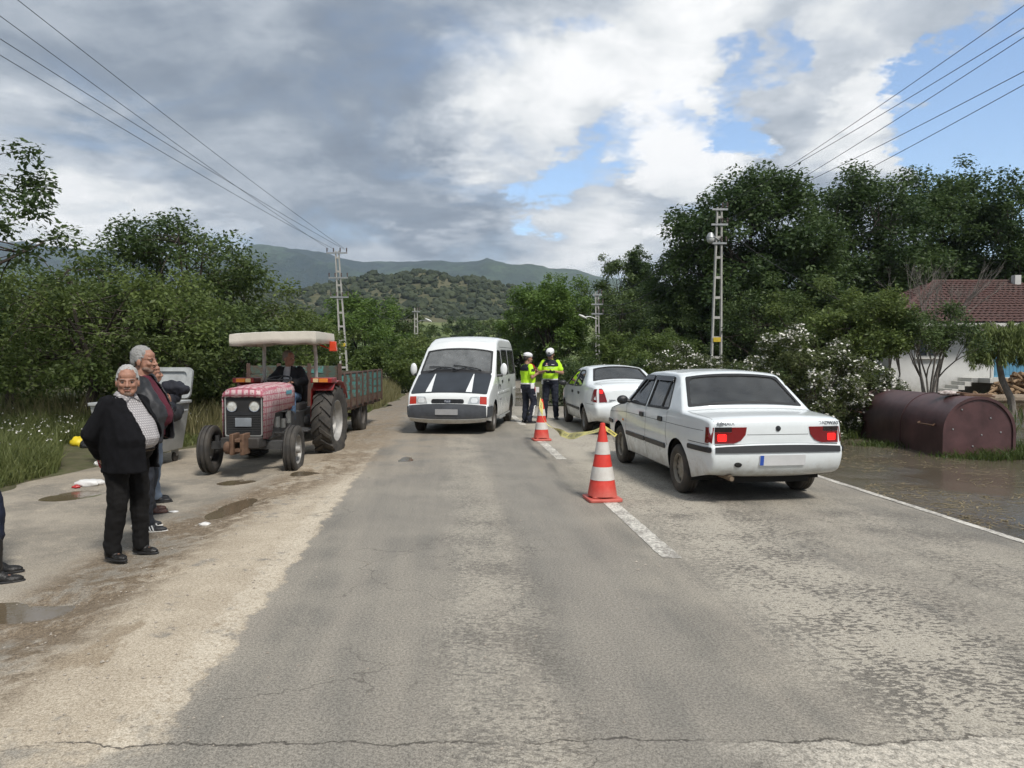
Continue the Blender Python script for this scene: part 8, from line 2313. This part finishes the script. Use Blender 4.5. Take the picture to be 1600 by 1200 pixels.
W_ = 'big walnut trees behind the house'
orchard('huge dark walnut tree behind the globe lamp pole', 1165, 44, 292, 4.9, 0, 61, 52000, .28, LEAF_D, low=1.0, grp=W_, name='walnut_tree', trunk=.34, nl=16, nt=13)
orchard('huge walnut tree above the white flowering bush', 1345, 47, 272, 4.6, 0, 62, 50000, .28, LEAF_D, low=1.4, grp=W_, name='walnut_tree', trunk=.34, nl=16, nt=13)
orchard('tall walnut tree right behind the house roof', 1470, 50, 268, 4.3, 0, 63, 42000, .28, LEAF_D, low=1.8, grp=W_, name='walnut_tree', trunk=.34, nl=15, nt=12)
orchard('walnut tree at the right edge above the tiled roof', 1580, 48, 280, 4.5, 0, 64, 42000, .28, LEAF_D, low=1.8, grp=W_, name='walnut_tree', trunk=.34, nl=15, nt=12)
orchard('walnut crown lower and farther left, over the flowering bushes', 1085, 46, 375, 2.9, 0, 65, 18000, .22, LEAF_D, low=.8, grp=W_, name='walnut_tree', trunk=.22)
orchard('walnut tree mostly beyond the right picture edge', 1700, 47, 290, 4.6, 0, 66, 26000, .26, LEAF_D, low=1.5, grp=W_, name='walnut_tree', trunk=.34)
U_ = 'undergrowth trees below the walnuts'
for i, (u, d, v, r, m, lab) in enumerate(((1195, 37, 445, 2.6, LEAF_S, 'dark bushy tree right of the globe lamp pole'), (1265, 35, 432, 2.3, LEAF_M, 'mid green bushy tree under the walnuts, left of the bare tree'), (1120, 40, 480, 2.2, LEAF_S, 'dark bushy tree behind the foot of the globe lamp pole'), (1320, 28, 468, 1.9, LEAF_M, 'green tree behind the tall white flowering bush'), (1060, 42, 470, 2.3, LEAF_S, 'dark bushy tree over the bright green bushes'))):
    orchard(lab, u, d, v, r, 0, 70 + i, 15000, .17, m, low=.1, grp=U_, name='bushy_tree', trunk=.12)
for i, (u, d, v, r, lab) in enumerate(((955, 29, 522, 1.35, 'bright green bush behind the rounder white car'), (1015, 30, 520, 1.4, 'bright green bush right behind the roof of the rounder car'), (1055, 34, 512, 1.3, 'bright green bush nearest the dark trees'))):
    orchard(lab, u, d, v, r, 0, 80 + i, 10000, .13, LEAF_Y, low=.05, grp='bright green bushes behind the cars', name='bush', cat='bush', trunk=.05)
for i, (u, d, v, r, lab) in enumerate(((905, 26, 560, 1.0, 'low dark bush behind the officers'), (1180, 24, 560, 1.3, 'low dark bush behind the nearest car roof'), (985, 25, 556, 1.0, 'low dark bush over the boot of the rounder car'))):
    orchard(lab, u, d, v, r, 0, 90 + i, 8000, .11, LEAF_S, low=.02, grp='low dark bushes by the flood', name='bush', cat='bush', trunk=.04)
# flowering bushes: leaves plus clusters of small white blossoms
PETAL = mat('white_petal', (.72, .70, .64), .7, var=.08)
def flowering(label, u, d, top_v, rx, seed, n, nb, low=.05, base=None):
    t = orchard(label, u, d, top_v, rx, 0, seed, n, .085, leaf_mat('elder_leaf', (0.055, 0.076, 0.028), (0.137, 0.162, 0.062), 0.42), low=low, grp='white flowering bushes', name='flowering_bush', cat='bush', trunk=.05, sp=.9)
    rg = np.random.default_rng(seed); cr = [c for c in t.children if c.name.startswith('crown')][0]; me = cr.data; co = np.zeros(len(me.vertices) * 3, np.float32); me.vertices.foreach_get('co', co); co = co.reshape(-1, 3)
    cen = co.mean(0); out = np.linalg.norm((co - cen) / co.std(0), axis=1); pick = rg.choice(np.where((out > 1.7) & (co[:, 2] > co[:, 2].max() * .12))[0], nb)
    C = co[pick]; C = np.repeat(C, 7, 0) + rg.normal(size=(nb * 7, 3)) * .035
    V, Fc, tn = leaf_cloud(C, np.full(len(C), .012), len(C), .05, seed + 1, aspect=1.1, droop=-.3)
    o = mesh_np('blossom', V, Fc, PETAL, None, t); o['kind'] = 'stuff'
    return t
flowering('tall bush full of white blossoms right of the nearest car', 1262, 15.8, 508, 1.15, 101, 17000, 420)
flowering('lower spreading lobe of white blossoms beside the maroon tank', 1335, 17.2, 566, 1.0, 102, 12000, 330)
flowering('white flowering bush above the roof of the nearest car', 1062, 23, 540, 1.4, 103, 13000, 330)
flowering('small flowering bush above the nearest car by the pole foot', 1140, 24, 552, 1.2, 104, 10000, 80)
flowering('dim flowering bush just left of the rounder car', 955, 24, 552, .8, 105, 7000, 60)
# before the house
def stems(label, name, u, d, top_v, seed, nst, m_leaf, n, size, spread, cat='tree', crown_lo=.45, bare=False, bark=BARKG):
    rng = random.Random(seed); x = at_px(u, d); gz = WATER_Z - .05; H = CH + (558 - top_v) / F * d - gz; t = empty(name, (x, d, gz), 0, label, cat); mb = MB(); C, Rr = [], []
    def br(p, dr, L, r, lv):
        q = p + dr * L; mid = p.lerp(q, .5) + Vector((rng.uniform(-1, 1), rng.uniform(-1, 1), 0)) * L * .06; mb.tube([p, mid, q], [r, r * .8, r * .6], 6 if lv < 2 else 4, caps=False)
        if lv >= (4 if bare else 3): C.append(q); Rr.append(rng.uniform(.16, .3) * spread); return
        for k in range(3 if lv < 2 else (3 if bare else 2)):
            d2 = (dr + Vector((rng.gauss(0, .42), rng.gauss(0, .42), rng.gauss(.12, .25))) * (1.0 if not bare else .8)).normalized(); br(q, d2, L * rng.uniform(.55, .85), r * .55, lv + 1)
        if lv >= 2: C.append(q); Rr.append(rng.uniform(.14, .26) * spread)
    for i in range(nst):
        a = 2 * math.pi * i / nst + rng.random(); br(Vector((.06 * math.cos(a), .06 * math.sin(a), 0)), Vector((.22 * math.cos(a), .22 * math.sin(a), 1)).normalized(), H * .36, .055 if not bare else .07, 0)
    zmax = max(c.z for c in C); k = H / zmax; mb.v = [(v[0] * .8, v[1] * .8, v[2] * k) for v in mb.v]; C = [Vector((c.x * .8, c.y * .8, c.z * k)) for c in C]
    mb.build('trunk', bark, t, smooth=True, recalc=False)
    if n: V, Fc, tn = leaf_cloud(C, Rr, n, size, seed); mesh_np('crown', V, Fc, m_leaf, tn, t)
    return t
stems('young tree with slanting trunks in front of the white house wall', 'young_tree', 1402, 22, 462, 111, 2, LEAF_M, 9000, .11, 1.5)
stems('multi stemmed young tree in front of the blue porch gate', 'young_tree', 1452, 22, 478, 112, 4, LEAF_S, 8000, .10, 1.2)
stems('leafless grey tree with fine twigs in front of the tiled roof', 'bare_tree', 1452, 27, 402, 113, 3, None, 0, 0, 1, bare=True)
def willow():
    d = 24; x = at_px(1572, d); gz = -.25; t = empty('willow_tree', (x, d, gz), 0, 'small weeping willow with a curved trunk at the right edge by the house', 'tree'); mb = MB(); rng = random.Random(7)
    top = CH + (558 - 492) / F * d - gz; mb.tube([(.25, 0, 0), (.18, 0, .5), (-.12, 0, 1.1), (-.25, 0, 1.7), (-.1, 0, top - .6)], [.13, .11, .10, .085, .06], 9); C, Rr = [], []
    for i in range(26):
        a = rng.uniform(0, 6.28); r = rng.uniform(.35, 1.15); q = Vector((-.1 + r * math.cos(a), r * math.sin(a), top - .25 - .35 * r * r * rng.uniform(.4, 1))); mb.tube([(-.15, 0, top - 1.0 + .3 * rng.random()), q + Vector((0, 0, .1)), q], [.03, .02, .008], 5)
        for k in range(7):
            s = q + Vector((rng.gauss(0, .12), rng.gauss(0, .12), 0)); L = rng.uniform(.5, 1.35)
            for m in range(6): C.append(s + Vector((rng.gauss(0, .02), rng.gauss(0, .02), -L * m / 6))); Rr.append(.07)
    mb.build('trunk', BARKG, t, smooth=True, recalc=False); V, Fc, tn = leaf_cloud(C, Rr, 26000, .19, 5, droop=2.6, aspect=.14, flat=1.6); mesh_np('crown', V, Fc, LEAF_W, tn, t)
willow()

# ------------------------------------------------------------------ grass and weeds
def blades(name, pts, hts, m, seed, w=.010, label=None, cat='grass', lean=.35):
    rg = np.random.default_rng(seed); P0 = np.array(pts, float); n = len(P0); h = np.array(hts, float)[:, None]
    a = rg.uniform(0, 6.28, n); side = np.stack([np.cos(a), np.sin(a), np.zeros(n)], 1) * (w * rg.uniform(.6, 1.4, n))[:, None]
    ln = np.stack([rg.normal(size=n), rg.normal(size=n), np.zeros(n)], 1) * lean
    mid = P0 + np.array([0, 0, 1.0]) * h * .55 + ln * h * .35; tip = P0 + np.array([0, 0, 1.0]) * h * .95 + ln * h
    V = np.stack([P0 - side, P0 + side, mid + side * .7, mid - side * .7, tip], 1).reshape(-1, 3); b = np.arange(n)[:, None] * 5
    Fc = np.concatenate([b + np.array([0, 1, 2]), b + np.array([0, 2, 3]), b + np.array([3, 2, 4])], 1).reshape(-1, 3)
    o = mesh_np(name, V, Fc, m, np.repeat(np.clip(rg.normal(.5, .25, n), 0, 1), 3)); tag(o, label, cat, kind='stuff'); return o
GRASS_M = leaf_mat('meadow_grass', (0.096, 0.127, 0.036), (0.254, 0.275, 0.108), 0.47); GRASS_D = leaf_mat('dry_grass', (0.149, 0.149, 0.064), (0.319, 0.287, 0.149), 0.47); WEED = leaf_mat('weed_leaf', (0.050, 0.085, 0.022), (0.130, 0.165, 0.050), 0.47)
def verge():
    rng = random.Random(21); pts, hs = [], []
    while len(pts) < 52000:
        y = 7.5 + 16 * rng.random() ** 1.4; s = interp(y, SLEFT) - .15 - rng.expovariate(.30); x = cx(y) + s
        if x / y < -.76: continue
        sk = G(130, 700, -.12); q = (x / y - sk.x / sk.y) * y
        if abs(q) < .38 and y < sk.y + .15: continue      # trodden gap in front of the dumped sacks
        dn = .55 + .9 * nz(x * .8, y * .8, 2.0, 3); edge = -(s - interp(y, SLEFT))
        if rng.random() > dn + .25: continue
        pts.append((x, y, GZ(x, y) - .02)); hs.append(rng.uniform(.10, .30) * (.5 + min(1.4, edge * .8)) * (1 + .6 * nz(x * .5, y * .5, 8.0, 2)))
    blades('grass', pts, hs, GRASS_M, 1, .011, 'rough green grass along the left side of the lay-by')
    pts, hs = [], []
    while len(pts) < 26000:
        y = rng.uniform(15.5, 34); s = interp(y, SLEFT) - .25 - rng.expovariate(.55); x = cx(y) + s
        pts.append((x, y, GZ(x, y) - .02)); hs.append(rng.uniform(.35, .95) * min(1, .3 - (s - interp(y, SLEFT)) * .9))
    blades('tall_grass', pts, hs, GRASS_D, 2, .013, 'tall dry meadow grass behind the trailer and beside the van', 'grass', .22)
    # white meadow flowers and two poppies
    rg = np.random.default_rng(3); C = []
    for i in range(700):
        y = rng.uniform(10, 17); s = interp(y, SLEFT) - .8 - rng.expovariate(.5); x = cx(y) + s; C.append((x, y, GZ(x, y) + rng.uniform(.28, .55)))
    C = np.array(C); V, Fc, tn = leaf_cloud(C, np.full(len(C), .02), 900, .028, 9, aspect=1.2, droop=-.4); o = mesh_np('meadow_flowers', V, Fc, PETAL); tag(o, 'tiny white meadow flowers in the grass on the left', 'flowers', kind='stuff')
    for u, v, lab in ((27, 716, 'single red poppy in the grass near the left edge'), (42, 706, 'second smaller red poppy in the grass')):
        g = G(u, v, .05); t = empty('poppy', (g.x, g.y, GZ(g.x, g.y)), 0, lab, 'flower', 'red poppies in the grass'); mb = MB(); mb.tube([(0, 0, 0), (.01, 0, .16)], .004, 5); mb.build('stem', WEED, t)
        mb = MB(); mb.lathe([(.004, .0), (.03, .012), (.042, .034)], 10, 'Z', (.01, 0, .16)); mb.build('petals', mat('poppy_red', (.55, .02, .015), .6), t)
    # verge across the road: weeds by the tank and on the bank
    pts, hs = [], []
    for cxp, cyp, n, sp, h in ((7.75, 12.95, 200, .22, .18), (8.25, 12.75, 260, .22, .28), (8.75, 12.75, 160, .12, .30), (7.3, 14.6, 300, .25, .2), (7.0, 16.2, 500, .4, .3), (9.6, 13.5, 300, .3, .4)):
        for i in range(n): x, y = cxp + rng.gauss(0, sp), cyp + rng.gauss(0, sp * .7); pts.append((x, y, WATER_Z - .04)); hs.append(rng.uniform(.4, 1) * h)
    for i in range(16000):
        y = rng.uniform(17, 40); x = cx(y) + 3.9 + rng.expovariate(.25); pts.append((x, y, WATER_Z - .05)); hs.append(rng.uniform(.15, .6) * (1 if x > cx(y) + 4.3 else .5))
    blades('weeds', pts, hs, WEED, 4, .012, 'weeds and reeds growing out of the flood on the right', 'weeds', .5)
    pts, hs = [], []
    for i in range(9000):
        y = rng.uniform(34, 60); x = rng.uniform(3.5, 30) if y < 48 else rng.uniform(-2, 30)
        if x < cx(y) + 3.8: continue
        pts.append((x, y, GZ(x, y) - .05)); hs.append(rng.uniform(.3, 1.1))
    blades('undergrowth', pts, hs, GRASS_M, 6, .03, 'rank undergrowth below the trees on the right', 'undergrowth', .4)
verge()
# straw and twigs floating along the water's edge; grit and pebbles on the road
def scatter():
    rng = random.Random(9); mb = MB()
    for i in range(3200):
        y = 6.0 + 9 * rng.random(); x = cx(y) + 3.7 + rng.expovariate(.55)
        if nz(x * .9, y * .6, 3.0, 3) < -.12: continue
        a = rng.uniform(0, 3.14); L = rng.uniform(.02, .10); d = Vector((math.cos(a), math.sin(a), 0)) * L; s = Vector((-d.y, d.x, 0)).normalized() * rng.uniform(.003, .010); c = Vector((x, y, WATER_Z + .004))
        mb.add([c - d - s, c + d - s, c + d + s, c - d + s], [(0, 1, 2, 3)])
    tag(mb.build('floating_debris', mat('straw', (.22, .175, .10), .9, var=.4, scale=3), recalc=False), 'bits of straw and twigs floating at the edge of the flood', 'debris', kind='stuff')
    mb = MB()
    for i in range(1500):
        y = 2.6 + 13 * rng.random() ** 1.5; s = rng.gauss(-4.0, .75) if rng.random() < .72 else rng.uniform(-3, 3.2); r = rng.uniform(.003, .010) * (1.5 if rng.random() < .08 else 1); z = road_z(s, y) + r * .3; x = cx(y) + s
        k = [(rng.uniform(.7, 1.3), rng.uniform(.7, 1.3)) for _ in range(2)]
        mb.add([(x + r * k[0][0], y, z), (x, y + r * k[0][1], z), (x - r * k[1][0], y, z), (x, y - r * k[1][1], z), (x + r * .2, y, z + r * .7), (x, y, z - r * .5)], [(0, 1, 4), (1, 2, 4), (2, 3, 4), (3, 0, 4)])
    tag(mb.build('gravel', mat('loose_stone', (.34, .30, .25), .9, var=.5, scale=2.5), recalc=False), 'loose pebbles and grit on the road and muddy shoulder', 'gravel', kind='stuff')
scatter()
